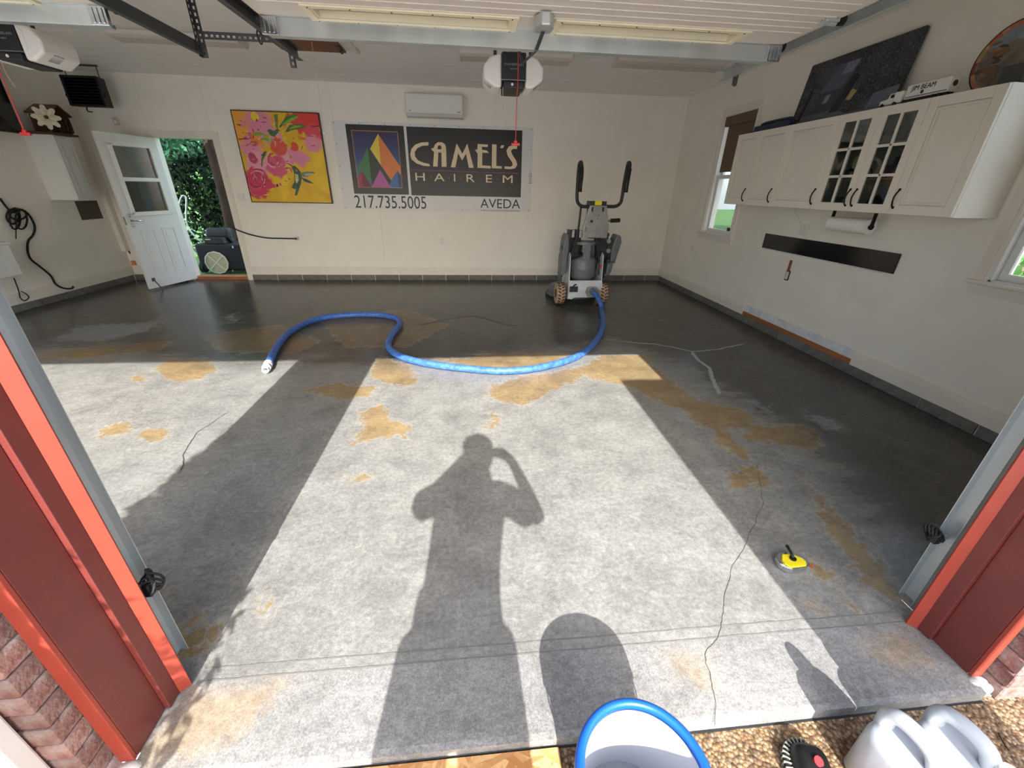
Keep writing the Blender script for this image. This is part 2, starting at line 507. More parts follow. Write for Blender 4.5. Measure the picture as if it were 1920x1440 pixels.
def floor_material():
    m = bpy.data.materials.new('worn_concrete'); m.use_nodes = True
    nt = m.node_tree; N = nt.nodes; Lk = nt.links; b = N['Principled BSDF']
    tc = N.new('ShaderNodeTexCoord')
    def noise_n(scale, detail=6, rough=0.6, stretch=None, dist=0.0):
        n = N.new('ShaderNodeTexNoise'); n.inputs['Scale'].default_value = scale; n.inputs['Detail'].default_value = detail
        n.inputs['Roughness'].default_value = rough; n.inputs['Distortion'].default_value = dist
        if stretch:
            mp = N.new('ShaderNodeMapping'); mp.inputs['Scale'].default_value = stretch
            Lk.new(tc.outputs['Object'], mp.inputs['Vector']); Lk.new(mp.outputs['Vector'], n.inputs['Vector'])
        else: Lk.new(tc.outputs['Object'], n.inputs['Vector'])
        return n.outputs['Fac']
    def ramp(src, stops):
        r = N.new('ShaderNodeValToRGB'); e = r.color_ramp.elements
        while len(e) < len(stops): e.new(0.5)
        for k, (p, c) in enumerate(stops):
            e[k].position = p; e[k].color = (*(hexc(c) if isinstance(c, str) else (c, c, c)), 1)
        Lk.new(src, r.inputs['Fac']); return r.outputs['Color']
    def mix(fac, a, c, mode='MIX'):
        x = N.new('ShaderNodeMixRGB'); x.blend_type = mode
        if isinstance(fac, float): x.inputs['Fac'].default_value = fac
        else: Lk.new(fac, x.inputs['Fac'])
        for s, k in ((a, 'Color1'), (c, 'Color2')):
            if isinstance(s, str): x.inputs[k].default_value = (*hexc(s), 1)
            else: Lk.new(s, x.inputs[k])
        return x.outputs['Color']
    def math_n(op, a, c, clamp=False):
        x = N.new('ShaderNodeMath'); x.operation = op; x.use_clamp = clamp
        for s, k in ((a, 0), (c, 1)):
            if isinstance(s, (int, float)): x.inputs[k].default_value = s
            else: Lk.new(s, x.inputs[k])
        return x.outputs[0]
    def att(nm):
        a = N.new('ShaderNodeAttribute'); a.attribute_name = nm; return a.outputs['Fac']
    def mask(nm, nz, amp, lo, hi):
        v = math_n('ADD', att(nm), math_n('MULTIPLY', math_n('SUBTRACT', nz, 0.5), amp))
        r = N.new('ShaderNodeMapRange'); r.interpolation_type = 'SMOOTHSTEP'; r.inputs['From Min'].default_value = lo; r.inputs['From Max'].default_value = hi
        Lk.new(v, r.inputs['Value']); return r.outputs['Result']
    big = noise_n(0.9, 8, 0.62, dist=0.6)
    mid = noise_n(4.5, 8, 0.65)
    fine = noise_n(55, 4, 0.7)
    grain = noise_n(230, 2, 0.6)
    grain2 = noise_n(120, 3, 0.7)
    ragged = noise_n(9.0, 12, 0.8, dist=0.7)
    streak = noise_n(3.0, 7, 0.6, stretch=(0.5, 2.2, 1))
    base = ramp(big, [(0.30, '#5b5b59'), (0.5, '#767672'), (0.72, '#898884')])
    base = mix(0.6, base, ramp(mid, [(0.3, '#545452'), (0.5, '#797874'), (0.75, '#9d9b96')]))
    base = mix(0.35, base, ramp(fine, [(0.3, '#4f4f4c'), (0.7, '#a09f9a')]))
    apr = ramp(grain2, [(0.35, '#6e6c6b'), (0.65, '#969492')])
    base = mix(math_n('MULTIPLY', att('apron'), 0.7), base, apr)
    base = mix(math_n('MULTIPLY', mask('pale', ragged, 0.9, 0.35, 0.75), 0.55), base, '#a3875c')
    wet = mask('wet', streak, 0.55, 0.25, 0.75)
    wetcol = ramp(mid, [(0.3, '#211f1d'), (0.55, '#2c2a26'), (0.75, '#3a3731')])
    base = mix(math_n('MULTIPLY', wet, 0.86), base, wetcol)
    dust = math_n('MULTIPLY', mask('dusty', ragged, 1.6, 0.45, 1.0), 0.75)
    base = mix(dust, base, '#858a90')
    am = mask('amber', ragged, 1.9, 0.44, 0.56)
    amcol = ramp(mid, [(0.3, '#705423'), (0.6, '#8d7138'), (0.8, '#9b814b')])
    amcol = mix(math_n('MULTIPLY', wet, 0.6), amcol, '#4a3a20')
    rim = math_n('MULTIPLY', math_n('SUBTRACT', mask('amber', ragged, 1.9, 0.34, 0.45), am, True), 0.35)
    base = mix(rim, base, '#a9a294')
    base = mix(math_n('MULTIPLY', am, 0.85), base, amcol)
    base = mix(0.16, base, ramp(grain, [(0.35, '#4b4a46'), (0.65, '#c4c1ba')]))
    blot = noise_n(3.4, 12, 0.82, dist=0.5)
    base = mix(0.6, base, ramp(blot, [(0.36, 0.6), (0.5, 1.0), (0.66, 1.3)]), 'MULTIPLY')
    peb = noise_n(34, 10, 0.85)
    base = mix(0.75, base, ramp(peb, [(0.36, 0.62), (0.5, 1.0), (0.64, 1.3)]), 'MULTIPLY')
    scr = noise_n(10, 10, 0.85, stretch=(1, 3.5, 1), dist=1.0)
    base = mix(0.6, base, ramp(scr, [(0.36, 0.72), (0.52, 1.0), (0.66, 1.12)]), 'MULTIPLY')
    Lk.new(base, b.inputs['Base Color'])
    rr = N.new('ShaderNodeMapRange'); rr.inputs['To Min'].default_value = 0.40; rr.inputs['To Max'].default_value = 0.20
    sv = N.new('ShaderNodeMapRange'); sv.inputs['To Min'].default_value = 0.40; sv.inputs['To Max'].default_value = 0.17
    Lk.new(wet, sv.inputs['Value']); Lk.new(sv.outputs['Result'], b.inputs['Specular IOR Level'])
    Lk.new(math_n('MULTIPLY', wet, math_n('SUBTRACT', 1.0, dust)), rr.inputs['Value']); Lk.new(rr.outputs['Result'], b.inputs['Roughness'])
    bp = N.new('ShaderNodeBump'); bp.inputs['Strength'].default_value = 0.12; bp.inputs['Distance'].default_value = 0.006
    Lk.new(math_n('ADD', math_n('MULTIPLY', mid, 0.8), math_n('MULTIPLY', fine, 0.35)), bp.inputs['Height'])
    Lk.new(bp.outputs['Normal'], b.inputs['Normal'])
    return m
floor = make_floor()

mm('crack_dark', '#3a3833', 0.95)
mm('crack_fill', '#9aa0a3', 0.9, var=0.2, scale=40)
mm('groove', '#6f6d66', 0.95, var=0.2, scale=30)
def ribbon(name, pts, w, mt, jit=0.4, z=0.0014, wob=0.012):
    q = [Vector((p.x, p.y, z)) for p in pts]
    pts = [q[i].lerp(q[i + 1], t / 8) for i in range(len(q) - 1) for t in range(8)] + [q[-1]]
    mb = MB(); vs = []
    for i, p in enumerate(pts):
        t = (pts[min(i + 1, len(pts) - 1)] - pts[max(i - 1, 0)]).normalized()
        nn = Vector((-t.y, t.x, 0))
        k = noise.noise(p * 9)
        ww = w * (1 + jit * noise.noise(p * 23 + Vector((3, 1, 0)))) * (0.25 if i in (0, len(pts) - 1) else 1)
        c = p + nn * (k * wob + noise.noise(p * 41) * wob * .5)
        vs += [c + nn * ww / 2, c - nn * ww / 2]
    mb.add(vs, [(2 * i, 2 * i + 1, 2 * i + 3, 2 * i + 2) for i in range(len(pts) - 1)])
    return mb.build(name, mt, floor, fix=True)
CR = lambda L: [onz(*p) for p in L]
ribbon('crack', CR([(1418,870),(1425,905),(1430,940),(1395,1030),(1375,1060),(1365,1090),(1355,1140),(1345,1200),(1325,1230),(1335,1290),(1342,1320),(1338,1362)]), 0.0017, MAT['crack_dark'])
ribbon('crack', CR([(430,772),(400,790),(368,812),(345,850),(338,885)]), 0.005, MAT['crack_dark'])
ribbon('crack', CR([(780,612),(830,600),(890,592),(960,612)]), 0.014, MAT['crack_dark'])
ribbon('filled_crack', CR([(1132,636),(1200,644),(1225,645),(1262,651),(1296,660),(1345,655),(1395,645)]), 0.024, MAT['crack_fill'])
ribbon('filled_crack', CR([(1296,660),(1312,678),(1330,690),(1338,715),(1350,740)]), 0.035, MAT['crack_fill'])
for y in (0.886, 0.926):
    ribbon('groove', [Vector((-0.94 + 0.2 * i, y, 0)) for i in range(14)], 0.005, MAT['groove'], 0.5, wob=0.002)

# ------------------------------------------------------------------ ground outside
def ground_material():
    m = bpy.data.materials.new('exposed_aggregate'); m.use_nodes = True
    nt = m.node_tree; N = nt.nodes; Lk = nt.links; b = N['Principled BSDF']
    tc = N.new('ShaderNodeTexCoord')
    vo = N.new('ShaderNodeTexVoronoi'); vo.inputs['Scale'].default_value = 95; vo.inputs['Randomness'].default_value = 1
    Lk.new(tc.outputs['Object'], vo.inputs['Vector'])
    r = N.new('ShaderNodeValToRGB'); e = r.color_ramp.elements
    cols = ['#5d472f', '#7a5d3f', '#937653', '#a88f6f', '#6c5c4b']
    while len(e) < len(cols): e.new(0.5)
    for k, c in enumerate(cols): e[k].position = k / 4.0; e[k].color = (*hexc(c), 1)
    sp = N.new('ShaderNodeSeparateColor'); Lk.new(vo.outputs['Color'], sp.inputs[0]); Lk.new(sp.outputs[0], r.inputs['Fac'])
    d = N.new('ShaderNodeValToRGB'); d.color_ramp.elements[0].position = 0.35; d.color_ramp.elements[0].color = (1, 1, 1, 1)
    d.color_ramp.elements[1].position = 0.75; d.color_ramp.elements[1].color = (0.3, 0.26, 0.22, 1)
    Lk.new(vo.outputs['Distance'], d.inputs['Fac'])
    x = N.new('ShaderNodeMixRGB'); x.blend_type = 'MULTIPLY'; x.inputs['Fac'].default_value = 0.85
    Lk.new(r.outputs['Color'], x.inputs['Color1']); Lk.new(d.outputs['Color'], x.inputs['Color2']); Lk.new(x.outputs['Color'], b.inputs['Base Color'])
    b.inputs['Roughness'].default_value = 0.75
    bp = N.new('ShaderNodeBump'); bp.invert = True; bp.inputs['Strength'].default_value = 0.8; bp.inputs['Distance'].default_value = 0.006
    Lk.new(vo.outputs['Distance'], bp.inputs['Height']); Lk.new(bp.outputs['Normal'], b.inputs['Normal'])
    return m
MAT['aggregate'] = ground_material()
g = MB().add([(-14, -.9, GZ), (14, -.9, GZ), (14, 0.640, GZ), (-14, 0.640, GZ)], [(0, 1, 2, 3)]).build('driveway', MAT['aggregate'])
mm('bounce_pale', '#c9c7c3', .9, var=.08, scale=2, bump=.2, bscale=60)  # unseen far drive, made pale to bounce sunlight onto the ceiling
tag(MB().add([(-14, -18, GZ), (14, -18, GZ), (14, -.9, GZ), (-14, -.9, GZ)], [(0, 1, 2, 3)]).build('bounce_slab', MAT['bounce_pale']), kind='structure')
tag(g, kind='structure')
lw = MB().add([(-30, D + 0.15, GZ), (30, D + 0.15, GZ), (30, 45, GZ), (-30, 45, GZ)], [(0, 1, 2, 3)])
tag(lw.build('lawn', MAT['lawn']), kind='structure')
mm('gravel', '#a3937f', .95, var=.3, scale=20, bump=.5)
tag(MB().add([(XR + 0.15, 0.64, GZ), (30, 0.64, GZ), (30, D + 0.15, GZ), (XR + 0.15, D + 0.15, GZ)], [(0, 1, 2, 3)]).build('side_path', MAT['gravel']), kind='structure')
# expansion joint of black sealant along the slab edge
mb = MB(); vs = []
for i in range(60):
    x = -0.99 + 2.69 * i / 59
    vs += [(x, 0.6295, GZ + 0.002), (x, 0.623 + 0.004 * noise.noise(Vector((x * 9, 0, 0))), GZ + 0.0015)]
mb.add(vs, [(2 * i, 2 * i + 1, 2 * i + 3, 2 * i + 2) for i in range(59)])
tag(mb.build('expansion_joint', MAT['black_rubber']), kind='structure')

# ------------------------------------------------------------------ walls and ceiling
DX0, DX1, DZ0, DZ1 = -4.672, -3.81, 0.055, 2.097          # side door opening in the back wall
core = D + 0.008
wb = MB().box(XL - .15, DX0, core, D + .15, -.05, H + .1).box(DX1, XR + .15, core, D + .15, -.05, H + .1).box(DX0, DX1, core, D + .15, DZ1, H + .1).box(DX0, DX1, core, D + .15, -.05, 0.0)
wall_back = tag(wb.build('wall_back', MAT['wall_paint']), kind='structure')
ZS = 1.136                                                 # horizontal sheet joint
def panel(x0, x1, z0, z1):
    MB().box(x0 + .0015, x1 - .0015, D, core, z0 + .0015, z1 - .0015).build('wall_panel', MAT['wall_paint'], wall_back)
panel(XL, DX0, .0, ZS); panel(XL, DX0, ZS, H)
panel(DX0, DX1, DZ1, H)
for x0, x1 in ((DX1, -1.49), (-1.49, 0.95), (0.95, XR)): panel(x0, x1, .0, ZS)
for x0, x1 in ((DX1, -2.02), (-2.02, 0.42), (0.42, XR)): panel(x0, x1, ZS, H)
MB().box(DX1 + .085, -1.93, D - .003, D, ZS - .012, ZS + .012).build('seam_batten', MAT['wall_paint'], wall_back)

WIN = ((5.55, 6.245, 0.975, 2.443), (1.79, 2.482, 0.995, 2.443))   # windows in the right wall: y0,y1,z0,z1
wr = MB()
ys = [0.55, WIN[1][0], WIN[1][1], WIN[0][0], WIN[0][1], D + .15]
for i in range(5):
    y0, y1 = ys[i], ys[i + 1]
    if i in (1, 3):
        w_ = WIN[1] if i == 1 else WIN[0]
        wr.box(XR, XR + .15, y0, y1, -.05, w_[2]).box(XR, XR + .15, y0, y1, w_[3], H + .1)
    else: wr.box(XR, XR + .15, y0, y1, -.05, H + .1)
wall_right = tag(wr.build('wall_right', MAT['wall_paint']), kind='structure')
wall_left = tag(MB().box(XL - .15, XL, 0.55, D + .15, -.05, H + .1).build('wall_left', MAT['wall_paint']), kind='structure')
FX = ((BAY[0][1] + .085, XR + .15), (BAY[1][1] + .085, BAY[0][0] - .085), (XL - .15, BAY[1][0] - .085))
wf = MB()
for x0, x1 in FX: wf.box(x0, x1, .70, YF, 0.001, H + .1)
wf.box(XL - .15, XR + .15, .70, YF, LINT + .06, H + .1)
wall_front = tag(wf.build('wall_front', MAT['wall_paint']), kind='structure')
tag(MB().box(XL - .15, XR + .15, .55, D + .15, H, H + .12).build('ceiling', MAT['ceiling_paint']), kind='structure')
tag(MB().add([(XL - .7, .1, H + .14), (XR + .7, .1, H + .14), (XR + .7, 4, H + 1.9), (XL - .7, 4, H + 1.9), (XL - .7, D + .8, H + .14), (XR + .7, D + .8, H + .14)],
    [(0, 1, 2, 3), (3, 2, 5, 4), (0, 4, 5, 1), (0, 3, 4), (1, 5, 2)]).build('roof', MAT['dark_steel']), kind='structure')

# concrete block footing course under the walls
bl = MB().box(-.002, .012, .004, .406, 0.0, .09).build('block', MAT['block'], wall_right, bevel=.003, segs=1)
bl.matrix_local = W[wall_right].inverted() @ (Matrix.Translation((XR, YF + .02, 0.001)) @ Matrix.Rotation(math.pi, 4, 'Z') @ Matrix.Translation((0.006, -.2, 0.045)))
def course(parent, start, d, n, inward):
    d = Vector(d); inn = Vector(inward)
    for i in range(n):
        o = Vector(start) + d * (.41 * i + .205) + inn * .005 + Vector((0, 0, .046))
        M = frame(o, inn, d, Vector((0, 0, 1)) if inn.cross(d).z > 0 else Vector((0, 0, 1)))
        place(bl, parent, M)
course(wall_right, (XR, YF + .41, 0), (0, 1, 0), 15, (-1, 0, 0))
course(wall_left, (XL, YF, 0), (0, 1, 0), 16, (1, 0, 0))
course(wall_back, (DX1 + .07, D, 0), (1, 0, 0), 18, (0, -1, 0))
course(wall_back, (XL, D, 0), (1, 0, 0), 2, (0, -1, 0))

# stepped baseboards
BZ0, BZ1 = .092, .224
def base_profile(): return [(0, BZ0), (.020, BZ0), (.020, BZ0 + .082), (.015, BZ0 + .086), (.015, BZ0 + .104), (.010, BZ0 + .108), (.010, BZ1 - .004), (.006, BZ1), (0, BZ1)]
def baseboard(name, p0, p1, inward):
    p0 = Vector(p0); p1 = Vector(p1); d = (p1 - p0); L = d.length; d.normalize()
    M = frame(p0, Vector(inward), Vector((0, 0, 1)), d)
    o = MB().prism(base_profile(), L, M).build(name, MAT['trim_paint'])
    return tag(o, kind='structure')
GA = onx(1397, 575, XR).y; GB = onx(1602, 668, XR).y
baseboard('baseboard_right', (XR, GA, 0), (XR, D, 0), (-1, 0, 0))
baseboard('baseboard_right', (XR, YF, 0), (XR, GB, 0), (-1, 0, 0))
baseboard('baseboard_left', (XL, YF, 0), (XL, D, 0), (1, 0, 0))
baseboard('baseboard_back', (DX1 + .09, D, 0), (XR - .02, D, 0), (0, -1, 0))
baseboard('baseboard_back', (XL + .02, D, 0), (DX0 - .09, D, 0), (0, -1, 0))
tag(MB().box(XR - .004, XR, GB, GA, .137, BZ1).build('trim_1', MAT['raw_white']), kind='structure')
tag(MB().box(XR - .012, XR, GB, GA, .092, .135).build('trim_2', MAT['wood_strip']), kind='structure')

# side door opening: casing, jambs, wooden sill
def casing(mb, x0, x1, z0, z1, y, w=.085):
    for k, (a, t) in enumerate(((0, .016), (.03, .022), (.06, .012))):
        pass
    mb.box(x0 - w, x0 - .055, y - .012, y, z0, z1 + w).box(x0 - .055, x0 - .02, y - .018, y, z0, z1 + .055).box(x0 - .02, x0, y - .010, y, z0, z1 + .02)
    mb.box(x1 + .055, x1 + w, y - .012, y, z0, z1 + w).box(x1 + .02, x1 + .055, y - .018, y, z0, z1 + .055).box(x1, x1 + .02, y - .010, y, z0, z1 + .02)
    mb.box(x0 - .055, x1 + .055, y - .012, y, z1 + .055, z1 + w).box(x0 - .02, x1 + .02, y - .018, y, z1 + .02, z1 + .055).box(x0, x1, y - .010, y, z1, z1 + .02)
c = MB(); casing(c, DX0, DX1, 0.0, DZ1, D)
tag(c.build('trim_3', MAT['trim_paint']), kind='structure')
j = MB().box(DX0, DX0 + .012, D, D + .15, 0, DZ1).box(DX1 - .012, DX1, D, D + .15, 0, DZ1).box(DX0, DX1, D, D + .15, DZ1 - .012, DZ1)
tag(j.build('trim_4', MAT['trim_paint']), kind='structure')
tag(MB().box(DX0 + .012, DX1 - .012, D - .01, D + .17, 0.001, DZ0).build('door_sill', MAT['wood_strip'], bevel=.004), kind='structure')

# door_1: the white side door, swung open into the garage
hp = Vector((DX0 + .012, D - .012, 0))
du = Vector((-.195, -.80, 0)).normalized(); dn = Vector((-du.y, du.x, 0))
if dn.x < 0: dn = -dn
DLW = .845
dr = bpy.data.objects.new('door_1', None); COL.objects.link(dr); dr.location = hp + Vector((0, 0, .03)); W[dr] = Matrix.Translation(dr.location)
tag(dr, 'white half-glass side door swung open into the garage', 'door', kind='structure')
MD = frame(hp, du, Vector((0, 0, 1)), dn)     # local: x along leaf, y up, z towards the room
def leaf(px, py):
    r = ray(px, py); P0 = hp + dn * .045
    t = (P0 - O).dot(dn) / r.dot(dn)
    q = O + r * t - hp
    return q.dot(du), q.z
def lbox(mb, u0, u1, z0, z1, n0, n1): return mb.box(u0, u1, z0, z1, n0, n1, MD)
wu0, wu1, wz0, wz1 = .115, .72, 1.06, 1.96
lf = MB()
lbox(lf, 0, DLW, .03, wz0, 0, .045); lbox(lf, 0, DLW, wz1, 2.075, 0, .045); lbox(lf, 0, wu0, wz0, wz1, 0, .045); lbox(lf, wu1, DLW, wz0, wz1, 0, .045)
lf.build('leaf', MAT['door_white'], dr, bevel=.003)
fr = MB()
for a in ((wu0 - .02, wu1 + .02, wz1 - .035, wz1 + .02), (wu0 - .02, wu1 + .02, wz0 - .02, wz0 + .035), (wu0 - .02, wu0 + .035, wz0, wz1), (wu1 - .035, wu1 + .02, wz0, wz1), (wu0, wu1, 1.49, 1.54)):
    lbox(fr, *a, .040, .060)
wfr = fr.build('window_frame', MAT['white_paint'], dr, bevel=.004)
lbox(MB(), wu0 + .03, wu1 - .03, 1.53, wz1 - .03, .028, .033).build('pane', MAT['door_pane'], dr)
lbox(MB(), wu0 + .03, wu1 - .03, wz0 + .03, 1.50, .028, .033).build('pane', MAT['door_pane'], dr)
mm('blind_grey', '#8d8f90', 0.7)
sl = MB()
for i in range(26):
    z = 1.545 + i * .0145
    lbox(sl, wu0 + .04, wu1 - .04, z, z + .010, .010, .016)
sl.build('blind', MAT['blind_grey'], dr)['kind'] = 'stuff'
mm('screen_grey', '#1d1e1f', 0.8)
lbox(MB(), wu0 + .03, wu1 - .03, wz0 + .03, 1.5, .006, .009).build('screen', MAT['screen_grey'], dr)
for u0, u1 in ((.14, .36), (.48, .70)):
    p = MB()
    for a in ((u0, u0 + .022, .22, .86), (u1 - .022, u1, .22, .86), (u0, u1, .22, .242), (u0, u1, .838, .86)): lbox(p, *a, .044, .050)
    lbox(p, u0 + .05, u1 - .05, .27, .81, .044, .048)
    p.build('raised_panel', MAT['door_white'], dr, bevel=.004)
hd = MB(); lbox(hd, .745, .80, .90, 1.08, .045, .055)
hh = hd.build('lock_plate', MAT['chrome'], dr, bevel=.006)
MB().tube([MD @ Vector(p) for p in ((.77, .985, .05), (.77, .985, .10), (.75, .985, .108), (.66, .98, .105))], .010, 8).build('lever', MAT['chrome'], hh, smooth=True)
MB().cyl(MD @ Vector((.77, 1.05, .05)), MD @ Vector((.77, 1.05, .072)), .018).build('thumb_turn', MAT['chrome'], hh, smooth='auto')
lbox(MB(), DLW - .001, DLW + .003, .93, 1.04, .010, .036).build('latch_plate', MAT['chrome'], dr)
ks = MB(); lbox(ks, .74, .79, .13, .18, .045, .056); ks.build('stop_bracket', MAT['dark_steel'], dr, bevel=.003)
MB().cyl(MD @ Vector((.765, .15, .056)), MD @ Vector((.73, .012, .11)), .008, n=10).build('door_stop', MAT['dark_steel'], dr, smooth='auto')

# ------------------------------------------------------------------ windows of the right wall
def make_window(idx, w_, shade):
    y0, y1, z0, z1 = w_
    r = bpy.data.objects.new('window_%d' % idx, None); COL.objects.link(r); r.location = (XR, (y0 + y1) / 2, z0); W[r] = Matrix.Translation(r.location)
    tag(r, kind='structure')
    rv = MB().box(XR, XR + .13, y0, y0 + .012, z0, z1).box(XR, XR + .13, y1 - .012, y1, z0, z1).box(XR, XR + .13, y0, y1, z1 - .012, z1).box(XR, XR + .13, y0, y1, z0, z0 + .012)
    rv.build('reveal', MAT['white_paint'], r)
    cs = MB()
    for a, b, t in ((.0, .02, .010), (.02, .06, .018), (.06, .085, .012)):
        cs.box(XR - t, XR, y0 - b, y0 - a, z0, z1 + b).box(XR - t, XR, y1 + a, y1 + b, z0, z1 + b).box(XR - t, XR, y0 - a, y1 + a, z1 + a, z1 + b)
    cs.build('casing', MAT['trim_paint'], r)
    MB().box(XR - .045, XR, y0 - .105, y1 + .105, z0 - .022, z0).build('window_sill', MAT['trim_paint'], r, bevel=.004)
    MB().box(XR - .020, XR, y0 - .09, y1 + .09, z0 - .060, z0 - .022).box(XR - .014, XR, y0 - .085, y1 + .085, z0 - .095, z0 - .060).build('apron', MAT['trim_paint'], r)
    zm = (z0 + z1) / 2
    for k, (a, b, xo) in enumerate(((z0 + .012, zm + .02, .045), (zm - .02, z1 - .012, .085))):
        s = MB(); x = XR + xo; Y0 = y0 + .012; Y1 = y1 - .012; t = .045
        s.box(x, x + .035, Y0, Y0 + t, a, b).box(x, x + .035, Y1 - t, Y1, a, b).box(x, x + .035, Y0 + t, Y1 - t, a, a + t).box(x, x + .035, Y0 + t, Y1 - t, b - t, b)
        so = s.build('sash', MAT['white_paint'], r, bevel=.003)
        MB().box(x + .014, x + .019, Y0 + t, Y1 - t, a + t, b - t).build('pane', MAT['glass'], so)
    if shade:
        bz = onx(1350, 323, XR).z
        MB().box(XR - .012, XR + .05, y0 + .014, y1 - .014, z1 - .125, z1 - .014).build('shade_cassette', MAT['shade_brown'], r, bevel=.004)
        MB().box(XR + .020, XR + .024, y0 + .05, y1 - .075, bz, z1 - .11).build('roller_shade', MAT['shade_brown'], r)
    return r
win1 = make_window(1, WIN[0], True)
win2 = make_window(2, WIN[1], False)
MB().box(XR + .050, XR + .080, WIN[0][0] + .06, WIN[0][0] + .17, WIN[0][2] + .012, WIN[0][2] + .10).build('sash_lock', MAT['black_plastic'], win1)

# ------------------------------------------------------------------ red overhead door jambs, bricks
def jamb(xe, s, idx):
    """xe: edge of the opening, s: +1 opening lies towards +x"""
    X = lambda d: xe - s * d
    r = bpy.data.objects.new('trim_%d' % idx, None); COL.objects.link(r); r.location = (xe, .78, 0.002); W[r] = Matrix.Translation(r.location)
    tag(r, kind='structure')
    z0, z1 = .002, LINT
    I = Matrix.Identity(4)
    def pr(nm, poly, m, zz1=z1, bev=.0):
        M = Matrix.Translation((0, 0, z0))
        return MB().prism(poly, zz1 - z0, M).build(nm, m, r, bevel=bev)
    pr('weather_strip', [(X(0), .877), (X(.024), .855), (X(.024), .868), (X(.004), .884)], MAT['red_strip'])
    pr('inner_jamb', [(X(.025), .811), (X(.025), .877), (X(.07), .877), (X(.07), .811)], MAT['red_paint'], bev=.002)
    pr('outer_jamb', [(X(.040), .6925), (X(.040), .8105), (X(.07), .8105), (X(.07), .6925)], MAT['red_paint'], bev=.002)
    pr('casing_strip', [(X(.040), .680), (X(.040), .692), (X(.080), .692), (X(.080), .680)], MAT['red_strip'], bev=.002)
    return r
n_ = 5
for (a, b) in BAY:
    jamb(a, 1, n_); n_ += 1
    jamb(b, -1, n_); n_ += 1
    hr = bpy.data.objects.new('trim_%d' % n_, None); COL.objects.link(hr); hr.location = ((a + b) / 2, .78, LINT); W[hr] = Matrix.Translation(hr.location); tag(hr, kind='structure'); n_ += 1
    MB().box(a - .07, b + .07, .6925, .8105, LINT, LINT + .06).build('head_jamb', MAT['red_paint'], hr)
    MB().box(a - .07, b + .07, .811, .877, LINT - .01, LINT + .05).build('head_stop', MAT['red_paint'], hr)
    MB().box(a - .08, b + .08, .680, .692, LINT + .0, LINT + .05).build('casing_strip', MAT['red_strip'], hr)

# brick facing on both sides of the openings; each brick is a piece of the front wall
cs_h = .068
def brick_run(x_in, s, length, zmax):
    """x_in: plane of the brick return next to the casing; s=-1 bricks run towards -x"""
    k = 0; z = GZ + .004
    while z < zmax:
        first = .20 if k % 2 == 0 else .095
        x = 0.0; w = first
        while x < length - .02:
            w2 = min(w, length - x)
            key = round(w2, 3)
            if key not in brick_run.cache:
                o = MB().box(-w2 / 2 + .004, w2 / 2 - .004, -.034, .034, -.0315, .0315).build('brick', MAT['brick'], wall_front, bevel=.004, segs=1)
                brick_run.cache[key] = o; fresh = o
            else: fresh = None
            jt = random.uniform(-.0025, .0025)
            M = Matrix.Translation((x_in + s * (x + w2 / 2), .662 + jt, z + .029))
            if fresh is None: place(brick_run.cache[key], wall_front, M)
            else:
                fresh.matrix_local = W[wall_front].inverted() @ M; W[fresh] = M
            x += w; w = .20
        z += cs_h; k += 1
brick_run.cache = {}
brick_run(-1.040, -1, .54, LINT + .2)      # pillar between the two doors
brick_run(1.744, 1, .62, LINT + .2)        # right of the opening
mo = MB().box(-1.575, -1.050, .648, .695, GZ, LINT + .2).box(1.754, 2.36, .648, .695, GZ, LINT + .2)
mo.box(2.36, XR + .15, .60, .70, GZ, H).box(XL - .15, -4.36, .60, .70, GZ, H).box(XL - .15, XR + .15, .60, .70, LINT + .21, H + .1)
mo.build('mortar_bed', MAT['mortar'], wall_front)
mm('patch_cement', '#cfcac4', 0.95, var=0.2, scale=30, bump=0.5, bscale=50)
for x in (-1.0, 1.71):
    q = MB()
    q.ball((x, .668, -.008), .036, 10, (1.0, .55, .5)).ball((x + .02, .655, -.02), .028, 10, (1, .6, .6))
    q.build('cement_patch', MAT['patch_cement'], wall_front, smooth=True)
